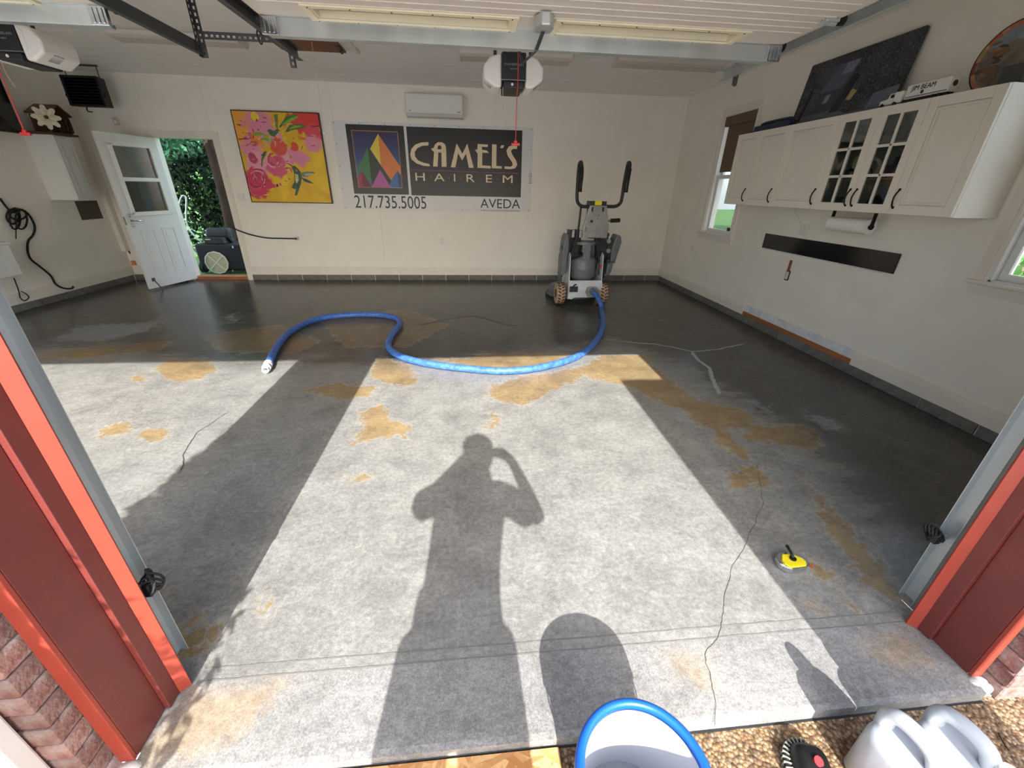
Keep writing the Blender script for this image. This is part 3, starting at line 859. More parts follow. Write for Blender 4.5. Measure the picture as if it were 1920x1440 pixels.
# vertical galvanised tracks beside the right bay opening come with the door tracks below
# ================================================================== OVERHEAD DOORS, TRACKS, OPENERS
mm('door_panel', '#d8d0c6', 0.5, var=0.02, scale=6)
mm('window_trim', '#e6dcbc', 0.5, var=0.03, scale=6)
ZD = 2.22
def overhead_door(a, b, label):
    x0, x1 = a - .022, b + .022
    r = thing('overhead_door', label, 'garage door', ((a + b) / 2, 1.8, ZD), 'overhead doors rolled up')
    yt = 2.665
    secs = [(2.245, yt), (1.83, 2.24), (1.415, 1.825), (1.0, 1.41)]
    cx = (a + b) / 2
    wins = [(x0 + .27, cx - .135), (cx + .10, x1 - .31)]
    for k, (s0, s1) in enumerate(secs):
        m = MB()
        if k == 0:
            wy0, wy1 = 2.455, 2.600
            xs = [x0, wins[0][0], wins[0][1], wins[1][0], wins[1][1], x1]
            for i in range(5):
                if i in (1, 3): m.box(xs[i], xs[i + 1], s0, wy0, ZD, ZD + .045).box(xs[i], xs[i + 1], wy1, s1, ZD, ZD + .045)
                else: m.box(xs[i], xs[i + 1], s0, s1, ZD, ZD + .045)
        else: m.box(x0, x1, s0, s1, ZD, ZD + .045)
        y = s0 + .03
        while y < (2.43 if k == 0 else s1 - .02):
            m.box(x0 + .03, x1 - .03, y, y + .006, ZD - .003, ZD); y += .068
        sec = m.build('section', MAT['door_panel'], r)
        if k == 0:
            for (w0, w1) in wins:
                t = MB(); q = .032
                t.box(w0 - q, w1 + q, wy0 - q, wy0, ZD - .008, ZD).box(w0 - q, w1 + q, wy1 - .004, wy1 + q - .012, ZD - .008, ZD).box(w0 - q, w0, wy0, wy1, ZD - .008, ZD).box(w1, w1 + q, wy0, wy1, ZD - .008, ZD)
                tr = t.build('window_trim', MAT['window_trim'], sec, bevel=.002)
                ins = MB().box(w0, w0 + .01, wy0, wy1, ZD, ZD + .03).box(w1 - .01, w1, wy0, wy1, ZD, ZD + .03).box(w0, w1, wy0, wy0 + .01, ZD, ZD + .03).box(w0, w1, wy1 - .01, wy1, ZD, ZD + .03)
                MB().box(w0, w1, wy0, wy1, ZD + .030, ZD + .034).build('pane', MAT['door_glass'], sec)
                ins.build('window_reveal', MAT['window_trim'], sec)
                sc = MB()
                n = 6
                for i in range(n):
                    xx = w0 + (w1 - w0) * i / (n - 1)
                    for yy in (wy0 - .016, wy1 + .008): sc.cyl((xx, yy, ZD - .0105), (xx, yy, ZD - .008), .004, n=6)
                sc.build('screws', MAT['dark_steel'], sec)['kind'] = 'stuff'
    # strut along the top edge (a C channel of galvanised steel)
    st = MB().box(x0 + .02, x1 - .02, 2.606, 2.609, ZD - .070, ZD).box(x0 + .02, x1 - .02, 2.606, 2.655, ZD - .073, ZD - .070).box(x0 + .02, x1 - .02, 2.590, 2.606, ZD - .002, ZD)
    st.box(x0 + .02, x1 - .02, 2.652, 2.655, ZD - .073, ZD - .055)
    st.build('strut', MAT['galv'], r, bevel=.002)
    for xx, s in ((x0, 1), (x1, -1)):
        br = MB().box(xx + s * .0, xx + s * .075, 2.585, 2.604, ZD - .075, ZD - .004)
        for i in range(3): br.box(xx + s * (.012 + .02 * i), xx + s * (.022 + .02 * i), 2.581, 2.585, ZD - .068, ZD - .010)
        br.build('top_bracket', MAT['chrome'], r, bevel=.002)
        for yy in (2.63, 2.235, 1.82):
            ro = MB().cyl((xx - s * .012, yy, ZD + .0), (xx - s * .034, yy, ZD + .0), .021, n=14)
            rr = ro.build('roller', MAT['black_plastic'], r, smooth='auto')
            MB().cyl((xx + s * .07, yy, ZD + .0), (xx - s * .012, yy, ZD + .0), .006, n=8).build('stem', MAT['chrome'], rr)
            if yy < 2.5:
                MB().box(xx + s * .004, xx + s * .060, yy - .028, yy + .028, ZD - .014, ZD - .002).cyl((xx, yy, ZD - .012), (xx + s * .065, yy, ZD - .012), .011, n=10).build('hinge', MAT['galv'], r, bevel=.001)
    return r
od_r = overhead_door(*BAY[0], 'rolled-up white overhead door above the hose, hanging from the tracks beside the wall cabinets')
od_l = overhead_door(*BAY[1], 'rolled-up white overhead door of the bay next to the open side door')

def track(x, s, label):
    """x: web plane, s: direction from the web towards the door"""
    r = thing('door_track', label, 'track', (x, 1.1, 0.02), 'overhead door tracks')
    prof = [(0, -.028), (0, .028), (.030, .028), (.030, .0255), (.003, .0255), (.003, -.0255), (.030, -.0255), (.030, -.028)]
    yc, rad = .952, .34
    path = [(Vector((x, yc, .035)), Vector((0, -1, 0))), (Vector((x, yc, ZD - rad)), Vector((0, -1, 0)))]
    for i in range(1, 9):
        t = math.pi / 2 * i / 8
        path.append((Vector((x, yc + rad * (1 - math.cos(t)), ZD - rad + rad * math.sin(t))), Vector((0, -math.cos(t), math.sin(t)))))
    path.append((Vector((x, 3.265, ZD)), Vector((0, 0, 1))))
    def sweep(pp):
        m = MB(); n = len(prof); vs = []
        for p, nn in pp: vs += [p + Vector((s * a, 0, 0)) + nn * b for a, b in prof]
        fs = [(i * n + k, i * n + (k + 1) % n, (i + 1) * n + (k + 1) % n, (i + 1) * n + k) for i in range(len(pp) - 1) for k in range(n)]
        fs += [tuple(range(n - 1, -1, -1)), tuple((len(pp) - 1) * n + k for k in range(n))]
        return m.add(vs, fs)
    sweep(path[:2]).build('vertical_track', MAT['galv'], r)
    sweep(path[1:]).build('horizontal_track', MAT['galv'] if x > 0 else MAT['dark_steel'], r)
    # jamb angle that carries the vertical track
    ja = MB().box(x - s * .004, x, .885, .985, .035, 1.95).build('jamb_angle', MAT['galv'], r)
    hol = MB()
    for z in (.06, .075, .20, .235, .36, .41, .45, .62, .80, .98, 1.16): hol.cyl((x - s * .0005, .905, z), (x + s * .0008, .905, z), .006, n=8)
    hol.build('bolt_holes', MAT['black_plastic'], ja)['kind'] = 'stuff'
    return r
t1 = track(BAY[0][1] + .090, -1, 'galvanised door track beside the wall cabinets, curving up to the ceiling')
t2 = track(BAY[0][0] - .090, 1, 'galvanised door track on the pillar, on its side towards the blue hose')
t3 = track(BAY[1][1] + .090, -1, 'galvanised door track on the pillar, on its side towards the side door')
t4 = track(BAY[1][0] - .090, 1, 'galvanised door track next to the wall with the utility sink')
# bottom roller / cable brackets of the rolled-up door hang at the track feet in the photo: black rubber cable coils
def cable_bundle(p, label, xt):
    r = thing('cable_bundle', label, 'cable', p)
    p = Vector(p)
    for k in range(6):
        pts = [p + Vector((.022 * math.cos(t + k) * (1 - .08 * k), .012 * math.sin(2 * t + k) + .007 * k, .035 + (.020 + .004 * k) * math.sin(t + .9 * k))) for t in [2 * math.pi * i / 14 for i in range(14)]]
        MB().tube(pts, .0036, 6, closed=True).build('cable_loop', MAT['black_rubber'], r, smooth=True)
    MB().box(p.x, xt, p.y + .004, p.y + .010, p.z + .012, p.z + .032).build('mounting_arm', MAT['galv'], r)
    MB().box(p.x - .013, p.x + .013, p.y - .010, p.y + .012, p.z + .005, p.z + .05).build('sensor_body', MAT['black_plastic'], r, bevel=.004)
    return r
pl_ = onx(272, 1098, BAY[0][0] - .02)
cable_bundle((pl_.x, pl_.y, pl_.z - .045), 'black safety sensor with coiled cable on the pillar-side track', BAY[0][0] - .087)
pr_ = onx(1757, 1008, BAY[0][1] + .03)
cable_bundle((pr_.x, pr_.y, pr_.z - .03), 'black safety sensor with coiled cable on the track nearest the cabinets', BAY[0][1] + .087)
for nm, o_, x, s in (('sensor_mount', None, BAY[0][0] - .045, 1),): pass

def perforated(mb, p0, p1, u, w=.034, hole=.016, gap=.014, t=.0025, n=None):
    """strip from p0 to p1, width along u, with real slots"""
    p0 = Vector(p0); p1 = Vector(p1); d = (p1 - p0); L = d.length; d.normalize(); u = Vector(u).normalized(); nn = d.cross(u)
    M = frame(p0, u, d, nn)
    e = (w - .012) / 2
    mb.box(0, e, 0, L, 0, t, M).box(w - e, w, 0, L, 0, t, M)
    y = 0.0
    while y < L:
        mb.box(e, w - e, y, min(y + gap, L), 0, t, M); y += gap + hole
def hanger(name, p0, p1, u1, u2, label):
    r = thing(name, label, 'bracket', (min(p0[0], p1[0]), p0[1], min(p0[2], p1[2])), 'perforated steel angles holding the door tracks')
    for u in (u1, u2):
        m = MB(); perforated(m, p0, p1, u); m.build('flange', MAT['dark_steel'], r)
    return r
xl3 = BAY[1][1] + .094; xl2 = BAY[0][0] - .094
hanger('track_hanger', (xl3, 3.20, ZD - .05), (xl3, 3.20, H - .002), (1, 0, 0), (0, -1, 0), 'upright perforated steel angle hanging beside the side-door bay track')
hanger('track_hanger', (xl2, 3.22, ZD - .075), (xl2, 3.22, H - .002), (-1, 0, 0), (0, -1, 0), 'upright perforated steel angle at the end of the pillar track by the blue hose')
hanger('track_hanger', (BAY[0][1] + .134, 3.16, ZD - .07), (BAY[0][1] + .134, 3.16, H - .002), (-1, 0, 0), (0, 1, 0), 'upright perforated steel angle at the end of the track above the window with a shade')
hb = hanger('track_brace', (xl3 + .036, 3.12, ZD + .055), (xl2 - .002, 3.12, ZD + .055), (0, 0, -1), (0, 1, 0), 'level perforated steel angle joining the two tracks above the pillar')
MB().tube([(xl2 - .14, 3.105 + .03 * math.cos(t), ZD + .04 + .032 * math.sin(t)) for t in [2 * math.pi * i / 12 for i in range(12)]], .004, 6, closed=True).build('cable_tie', MAT['black_plastic'], hb)

# ------------------------------------------------------------------ openers
def opener(cx, yf, zb, label, cord_len, with_text):
    r = thing('door_opener', label, 'door opener', (cx, yf + .15, zb), 'door openers')
    zt = zb + .215; hw = .088
    body = MB().box(cx - hw, cx + hw, yf, yf + .30, zb + .045, zt).prism([(0, 0), (.30, 0), (.30, .045), (0, .045)], 2 * hw - .03, frame((cx - hw + .015, yf + .0, zb), Vector((0, 1, 0)), Vector((0, 0, 1)), Vector((1, 0, 0))))
    body.build('motor_housing', MAT['machine_dark'], r, bevel=.008)
    MB().box(cx - hw - .001, cx + hw + .001, yf - .002, yf + .3, zb + .048, zb + .053).build('trim_line', MAT['steel_brushed'], r)
    for s in (-1, 1):
        pol = [(s * hw, zb + .005), (s * (hw + .05), zb + .005), (s * (hw + .128), zb + .055), (s * (hw + .132), zb + .13), (s * (hw + .085), zb + .185), (s * hw, zb + .210)]
        ln = MB().prism([(cx + x, z) for x, z in pol], -.29, frame((0, yf + .005, 0), Vector((1, 0, 0)), Vector((0, 0, 1)), Vector((0, -1, 0))))
        lo_ = ln.build('light_lens', MAT['lens_white'], r, bevel=.016, segs=3)
        pol2 = [(s * (hw + .012), zb + .055), (s * (hw + .038), zb + .06), (s * (hw + .045), zb + .16), (s * (hw + .015), zb + .185)]
        MB().prism([(cx + x, z) for x, z in pol2], .004, frame((0, yf + .005, 0), Vector((1, 0, 0)), Vector((0, 0, 1)), Vector((0, -1, 0)))).build('lens_ridge', MAT['lens_white'], lo_, bevel=.0015)
        ve = MB()
        for i in range(6): ve.box(cx + s * (hw + .075 + .009 * i), cx + s * (hw + .079 + .009 * i), yf + .08, yf + .16, zb + .0205 + .0063 * i, zb + .0235 + .0063 * i)
        ve.build('vent_slots', MAT['black_plastic'], lo_)
        MB().box(cx + s * .13 - .012, cx + s * .13 + .012, yf + .10, yf + .103, zt - .02, H - .002).build('hanging_strap', MAT['dark_steel'], r)
    # rail, trolley, bent arm
    MB().box(cx - .018, cx + .018, YF + .01, yf + .03, zt + .065, zt + .075).box(cx - .002, cx + .002, YF + .01, yf + .03, zt + .03, zt + .065).box(cx - .03, cx + .03, yf + .0, yf + .06, zt + .0, zt + .075).build('rail', MAT['galv'], r)
    tr = MB().box(cx - .028, cx + .028, yf - .20, yf - .08, zt + .0, zt + .05)
    tr.build('trolley', MAT['machine_dark'], r, bevel=.004)
    arm = MB().slab([(cx + .012, 2.40, ZD - .055), (cx + .030, 2.40, ZD - .055), (cx + .026, 2.585, ZD - .080), (cx + .008, 2.585, ZD - .080)], .004)
    arm.cyl((cx + .018, 2.585, ZD - .080), (cx + .045, yf - .16, zt - .10), .007, n=8).cyl((cx + .045, yf - .16, zt - .10), (cx, yf - .14, zt + .02), .010, n=8)
    arm.build('door_arm', MAT['dark_steel'], r)
    MB().prism([(-.04, -.07), (.04, -.07), (.045, -.01), (.02, .05), (-.02, .05), (-.045, -.01)], .05, frame((cx + .02, 2.37, ZD - .004), Vector((1, 0, 0)), Vector((0, -1, 0)), Vector((0, 0, -1)))).build('door_bracket', MAT['galv'], r, bevel=.006)
    # antenna wire, emergency cord
    MB().tube(smooth_path([(cx - hw + .01, yf + .02, zb + .01), (cx - hw + .012, yf + .015, zb - .07), (cx - hw + .03, yf + .01, zb - .12), (cx - hw + .045, yf, zb - .15)], 5), .0016, 5).build('antenna', MAT['cord_cream'], r)
    cb = Vector((cx + .0, yf - .12, zt - .0))
    co = MB().tube(smooth_path([cb, cb + Vector((.014, -.01, -.03)), cb + Vector((.018, -.01, -.2)), cb + Vector((.012, -.01, -cord_len * .6)), cb + Vector((.010, -.012, -cord_len))], 6), .0030, 6)
    co.build('release_cord', MAT['cord_red'], r)
    e = cb + Vector((.010, -.012, -cord_len))
    h = MB().box(e.x - .032, e.x + .032, e.y - .008, e.y + .008, e.z - .030, e.z - .012).box(e.x - .012, e.x + .012, e.y - .007, e.y + .007, e.z - .014, e.z + .004)
    h.build('pull_handle', MAT['red_plastic'], r, bevel=.004)
    if with_text:
        Mt = frame((cx, yf - .003, zb + .135), Vector((1, 0, 0)), Vector((0, 0, 1)), Vector((0, -1, 0)))
        mm('print_grey', '#8f9295', 0.5)
        text_mesh('CHAMBERLAIN', .021, MAT['print_grey'], 'lettering', r, Mt, align='CENTER')
        text_mesh('with Wi-Fi', .013, MAT['print_grey'], 'lettering', r, frame((cx, yf - .003, zb + .112), Vector((1, 0, 0)), Vector((0, 0, 1)), Vector((0, -1, 0))), align='CENTER')
        MB().cyl((cx - .01, yf - .004, zb + .024), (cx - .01, yf + .003, zb + .024), .009, n=10).build('button', MAT['lens_white'], r)
    return r
op1 = opener(.338, 3.62, 2.165, 'ceiling-hung door opener with two white lenses in front of the black shop sign', .56, True)
op2 = opener(-2.975, 3.62, 2.195, 'ceiling-hung door opener with two white lenses near the black heater', .62, True)

# ------------------------------------------------------------------ ceiling lights, attic hatch
def strip_light(x0, x1, y0, y1, label):
    r = thing('ceiling_light', label, 'ceiling light', ((x0 + x1) / 2, (y0 + y1) / 2, H - .085), 'long ceiling light fixtures')
    yc = (y0 + y1) / 2
    MB().box(x0 + .01, x1 - .01, y0 + .02, y1 - .02, H - .03, H - .001).build('base_tray', MAT['fixture_grey'], r)
    pol = [(y0, H - .03), (y0 + .012, H - .065), (y0 + .05, H - .085), (y1 - .05, H - .085), (y1 - .012, H - .065), (y1, H - .03)]
    MB().prism(pol, x1 - x0 - .05, frame((x0 + .025, 0, 0), Vector((0, 1, 0)), Vector((0, 0, 1)), Vector((1, 0, 0)))).build('diffuser', MAT['fixture_grey'], r, bevel=.004)
    for x, s in ((x0, 1), (x1, -1)):
        MB().prism([(y0 - .003, H - .026), (y0 + .01, H - .069), (y0 + .05, H - .090), (y1 - .05, H - .090), (y1 - .01, H - .069), (y1 + .003, H - .026)], .026, frame((x if s > 0 else x - .026, 0, 0), Vector((0, 1, 0)), Vector((0, 0, 1)), Vector((1, 0, 0)))).build('end_cap', MAT['fixture_grey'], r, bevel=.003)
    return r
strip_light(-3.50, -2.29, 5.40, 5.68, 'unlit ceiling light fixture on the ceiling between the heater and the attic hatch')
strip_light(-.07, 1.15, 5.44, 5.74, 'unlit ceiling light fixture behind the middle door opener')
strip_light(1.66, 2.90, 5.42, 5.70, 'unlit ceiling light fixture near the window with the brown shade')
at = thing('attic_hatch', 'brown plywood attic hatch with white trim in the ceiling', 'hatch', (-1.62, 5.5, H - .04))
MB().box(-2.02, -1.34, 5.28, 5.86, H - .028, H - .012).build('plywood_panel', MAT['plywood'], at)
MB().box(-1.34, -1.20, 5.50, 5.86, H - .010, H - .001).box(-1.235, -1.20, 5.45, 5.9, H - .028, H - .010).build('trim', MAT['trim_paint'], at)
MB().box(-1.385, -1.345, 5.60, 5.78, H - .034, H - .028).cyl((-1.36, 5.70, H - .05), (-1.36, 5.76, H - .05), .014, n=8).build('latch', MAT['black_plastic'], at)
MB().cyl((-1.592, 5.50, H - .029), (-1.605, 5.50, 2.03), .0022, n=5).build('pull_cord', MAT['cord_cream'], at)
MB().ball((-1.605, 5.50, 2.02), .016, 10).build('pull_knob', MAT['white_paint'], at, smooth=True)
# rolled brown board strapped along the pillar track (long plank lying above the track)
MB().box(BAY[0][0] - .20, BAY[0][0] - .11, 1.9, 3.05, ZD + .075, ZD + .093).box(BAY[0][0] - .215, BAY[0][0] - .115, 3.0, 3.04, ZD + .056, ZD + .075).build('plank', MAT['plywood'])
tag(bpy.data.objects['plank'], 'brown plank lying along the pillar track above the level steel brace', 'plank')
mm('grey_brown', '#6d625d', 0.7, var=0.1)
o_ = MB().box(BAY[1][1] + .02, BAY[1][1] + .11, 1.75, 2.62, ZD + .050, ZD + .10).box(BAY[1][1] + .035, BAY[1][1] + .095, 2.62, 2.65, ZD + .06, ZD + .09).build('steel_beam', MAT['grey_brown'])
tag(o_, 'short grey-brown beam resting over the track of the side-door bay', 'beam')

# ------------------------------------------------------------------ back wall things
def bw(px, py, y=D): return ony(px, py, y)
BX, BZ_, BN = Vector((1, 0, 0)), Vector((0, 0, 1)), Vector((0, -1, 0))
def flat(px_poly, name, m, parent, y, t=.001, zoom=None):
    """px_poly in photo pixels (or zoom-crop pixels) -> thin sheet on the plane y facing the room"""
    if zoom: px_poly = [(zoom[0] + a / zoom[2], zoom[1] + b / zoom[2]) for a, b in px_poly]
    q = [ony(a, b, y) for a, b in px_poly]
    return MB().prism([(p.x, p.z) for p in q], t, frame((0, y, 0), BX, BZ_, BN)).build(name, m, parent)
# mini split
ya = D - .205
x0 = ony(759, 190, ya).x; x1 = ony(868, 195, ya).x; z1 = ony(815, 175, ya).z; z0 = ony(815, 220, ya).z
ac = thing('air_conditioner', 'white wall-mounted split air conditioner above the shop sign', 'air conditioner', ((x0 + x1) / 2, D - .1, z0))
pol = [(0, z0 + .045), (.045, z0), (.16, z0 + .012), (.20, z0 + .05), (.203, z1 - .02), (.19, z1), (0, z1)]
MB().prism(pol, x1 - x0, frame((x0, D, 0), Vector((0, -1, 0)), BZ_, BX)).build('casing', MAT['white_paint'], ac, bevel=.008, segs=3)
MB().box(x0 + .01, x1 - .01, D - .207, D - .198, z0 + .058, z1 - .012).build('front_panel', MAT['white_paint'], ac, bevel=.006)
MB().slab([(x0 + .05, D - .198, z0 + .046), (x1 - .05, D - .198, z0 + .046), (x1 - .05, D - .13, z0 + .002), (x0 + .05, D - .13, z0 + .002)], .004).build('air_flap', MAT['fixture_grey'], ac)
mm('print_dark', '#3d4148', 0.6)
for xx, w in ((x0 + .05, .025), (x1 - .09, .05)): MB().box(xx, xx + w, D - .2082, D - .2072, z0 + .072, z0 + .080).build('print', MAT['print_dark'], ac)

# the shop sign
ZM = (600, 200, 4.364)
sx0, sx1, sz0, sz1 = ony(633, 300, D).x - .01, ony(997.5, 320, D).x, ony(820, 395, D).z, ony(810, 232.5, D).z
sign = thing('shop_sign', 'white shop sign board reading CAMEL\'S HAIREM with black panels and coloured pyramids', 'sign', ((sx0 + sx1) / 2, D - .004, sz0))
mm('sign_white', '#d9dadb', 0.45, var=0.015, scale=4)
mm('sign_black', '#0f0f12', 0.4, var=0.1)
mm('sign_cream', '#e4d2b2', 0.5, var=0.03)
MB().box(sx0, sx1, D - .007, D - .001, sz0, sz1).build('board', MAT['sign_white'], sign)
scr = MB()
for i in range(9):
    for z in (sz0 + .025, sz1 - .025):
        xx = sx0 + .03 + (sx1 - sx0 - .06) * i / 8; scr.cyl((xx, D - .009, z), (xx, D - .007, z), .007, n=8)
for i in range(1, 4):
    for xx in (sx0 + .03, sx1 - .03): scr.cyl((xx, D - .009, sz0 + (sz1 - sz0) * i / 4), (xx, D - .007, sz0 + (sz1 - sz0) * i / 4), .007, n=8)
scr.build('screws', MAT['machine_grey'], sign)['kind'] = 'stuff'
def SZ(a, b): return ony(600 + a / 4.364, 200 + b / 4.364, D)
def rect_from(c):
    q = [SZ(*p) for p in c]
    return (q[0].x + q[3].x) / 2, (q[1].x + q[2].x) / 2, (q[2].z + q[3].z) / 2, (q[0].z + q[1].z) / 2
def rect(name, c, y0, m, t=.0008):
    a, b, z0, z1 = rect_from(c)
    return MB().box(a, b, y0 - t, y0, z0, z1).build(name, m, sign)
y = D - .007
rect('black_panel', [(205, 140), (685, 160), (728, 720), (282, 712)], y, MAT['sign_black'])
rect('black_panel', [(707, 160), (1658, 198), (1640, 745), (748, 722)], y, MAT['sign_black'])
mm('sign_gold', '#b98a4a', 0.5)
rect('picture_border', [(256, 190), (640, 206), (674, 667), (314, 660)], y - .0008, MAT['sign_gold'])
def sky_grad():
    m = bpy.data.materials.new('dusk_print'); m.use_nodes = True
    N = m.node_tree.nodes; Lk = m.node_tree.links; b = N['Principled BSDF']; b.inputs['Roughness'].default_value = .45
    tc = N.new('ShaderNodeTexCoord'); sp = N.new('ShaderNodeSeparateXYZ'); mr = N.new('ShaderNodeMapRange'); rp = N.new('ShaderNodeValToRGB')
    Lk.new(tc.outputs['Generated'], sp.inputs[0]); Lk.new(sp.outputs['Z'], mr.inputs['Value']); Lk.new(mr.outputs['Result'], rp.inputs['Fac'])
    e = rp.color_ramp.elements; e.new(.5)
    for k, (p, c) in enumerate(((0.25, '#3f6f9e'), (.55, '#33477f'), (.95, '#2b2250'))): e[k].position = p; e[k].color = (*hexc(c), 1)
    Lk.new(rp.outputs['Color'], b.inputs['Base Color']); return m
MAT['dusk'] = sky_grad()
rect('picture_sky', [(261, 195), (635, 211), (669, 662), (318, 655)], y - .0016, MAT['dusk'])
for k, (nm, c, pts) in enumerate((
    ('pyramid_face', '#e3cf45', [(475, 222), (410, 345), (500, 482)]),
    ('pyramid_face', '#dc8140', [(475, 222), (656, 490), (663, 560), (632, 525), (583, 602), (498, 478)]),
    ('pyramid_face', '#2c3a2c', [(391, 335), (583, 605), (570, 640), (425, 640)]),
    ('pyramid_face', '#3c7a4c', [(391, 335), (312, 495), (318, 560), (345, 525), (425, 640)]),
    ('pyramid_face', '#a13248', [(340, 522), (314, 580), (319, 656), (352, 657)]),
    ('pyramid_face', '#6c2432', [(340, 522), (352, 657), (424, 658)]),
    ('pyramid_face', '#b05aa0', [(492, 513), (424, 658), (578, 660)]),
    ('pyramid_face', '#3d6fae', [(632, 525), (572, 659), (645, 661)]),
    ('pyramid_face', '#28487c', [(632, 525), (645, 661), (668, 661), (662, 568)]))):
    mt = mm('print_%d' % k, c, .45, var=.03)
    flat(pts, nm, mt, sign, y - .0024 - .0003 * k, .0006, ZM)
letters = {
 'C': [(890, 290), (830, 292), (780, 310), (748, 345), (738, 390), (748, 430), (790, 465), (850, 485), (902, 488), (893, 468), (850, 460), (803, 440), (778, 408), (775, 372), (798, 338), (838, 320), (885, 318)],
 'A': [(925, 490), (933, 370), (915, 356), (910, 342), (930, 338), (940, 310), (965, 290), (1000, 292), (1025, 310), (1032, 345), (1036, 493), (996, 492), (993, 376), (968, 375), (963, 490)],
 'M': [(1070, 496), (1118, 300), (1165, 385), (1205, 302), (1258, 500), (1218, 500), (1195, 385), (1163, 440), (1130, 380), (1108, 497)],
 'E': [(1288, 500), (1290, 385), (1276, 366), (1268, 352), (1288, 350), (1290, 305), (1375, 310), (1372, 330), (1325, 328), (1325, 352), (1365, 358), (1382, 380), (1328, 376), (1326, 480), (1397, 485), (1397, 506)],
 'L': [(1405, 503), (1408, 308), (1445, 310), (1442, 485), (1487, 488), (1487, 508)],
 "'": [(1485, 314), (1510, 318), (1495, 342), (1473, 337)],
 'S': [(1510, 488), (1560, 492), (1577, 478), (1572, 455), (1535, 400), (1525, 360), (1545, 325), (1585, 315), (1614, 318), (1612, 346), (1580, 345), (1563, 362), (1575, 395), (1605, 440), (1614, 475), (1597, 505), (1555, 512), (1510, 508)]}
for k, pts in letters.items(): flat(pts, 'letter', MAT['sign_cream'], sign, y - .0012, .0012, ZM)
flat([(960, 348), (994, 349), (992, 325), (980, 314), (966, 320)], 'letter_counter', MAT['sign_black'], sign, y - .0026, .0004, ZM)
mm('sign_purple', '#7b4a78', .5)
flat([(740, 512), (1620, 543), (1620, 550), (740, 519)], 'line', MAT['sign_purple'], sign, y - .0012, .0008, ZM)
for ch, cxp in (('H', 822), ('A', 978), ('I', 1102), ('R', 1228), ('E', 1380), ('M', 1535)):
    p = SZ(cxp, 606 + (cxp - 822) * .026)
    text_mesh(ch, .165, MAT['sign_cream'], 'letter', sign, frame((p.x, y - .0018, p.z), BX, BZ_, BN), align='CENTER', xs=1.55 if ch != 'I' else 1.2)
mm('print_teal', '#3f5f58', .5)
for cxp in (905, 1055, 1150, 1308, 1455):
    dy = (cxp - 822) * .026
    flat([(cxp - 9, 570 + dy), (cxp + 9, 570 + dy), (cxp, 585 + dy)], 'dot', MAT['print_teal'], sign, y - .0012, .0008, ZM)
mm('print_black', '#191b22', .5)
p0 = SZ(288, 826); p1 = SZ(872, 833)
tm = text_mesh('217.735.5005', .27, MAT['print_black'], 'phone_number', sign, frame((p0.x, y - .0018, p0.z), BX, BZ_, BN))
wd = max(v.co.x for v in tm.data.vertices); tm.data.transform(Matrix.Diagonal(((p1.x - p0.x) / wd, 1, 1, 1)))
p0 = SZ(1312, 828); p1 = SZ(1636, 833)
tm = text_mesh('AVEDA', .205, MAT['print_black'], 'lettering', sign, frame((p0.x, y - .0018, p0.z), BX, BZ_, BN))
wd = max(v.co.x for v in tm.data.vertices); tm.data.transform(Matrix.Diagonal(((p1.x - p0.x) / wd, 1, 1, 1)))
p0 = SZ(1312, 853); p1 = SZ(1636, 858)
tm = text_mesh('THE ART AND SCIENCE OF PURE FLOWER AND PLANT ESSENCES', .03, MAT['print_black'], 'lettering', sign, frame((p0.x, y - .0018, p0.z), BX, BZ_, BN))
wd = max(v.co.x for v in tm.data.vertices); tm.data.transform(Matrix.Diagonal(((p1.x - p0.x) / wd, 1, 1, 1)))
for i in range(7): flat([(1708, 545 + i * 13), (1734, 546 + i * 13), (1734, 552 + i * 13), (1708, 551 + i * 13)], 'small_print', MAT['print_grey'], sign, y, .0005, ZM)

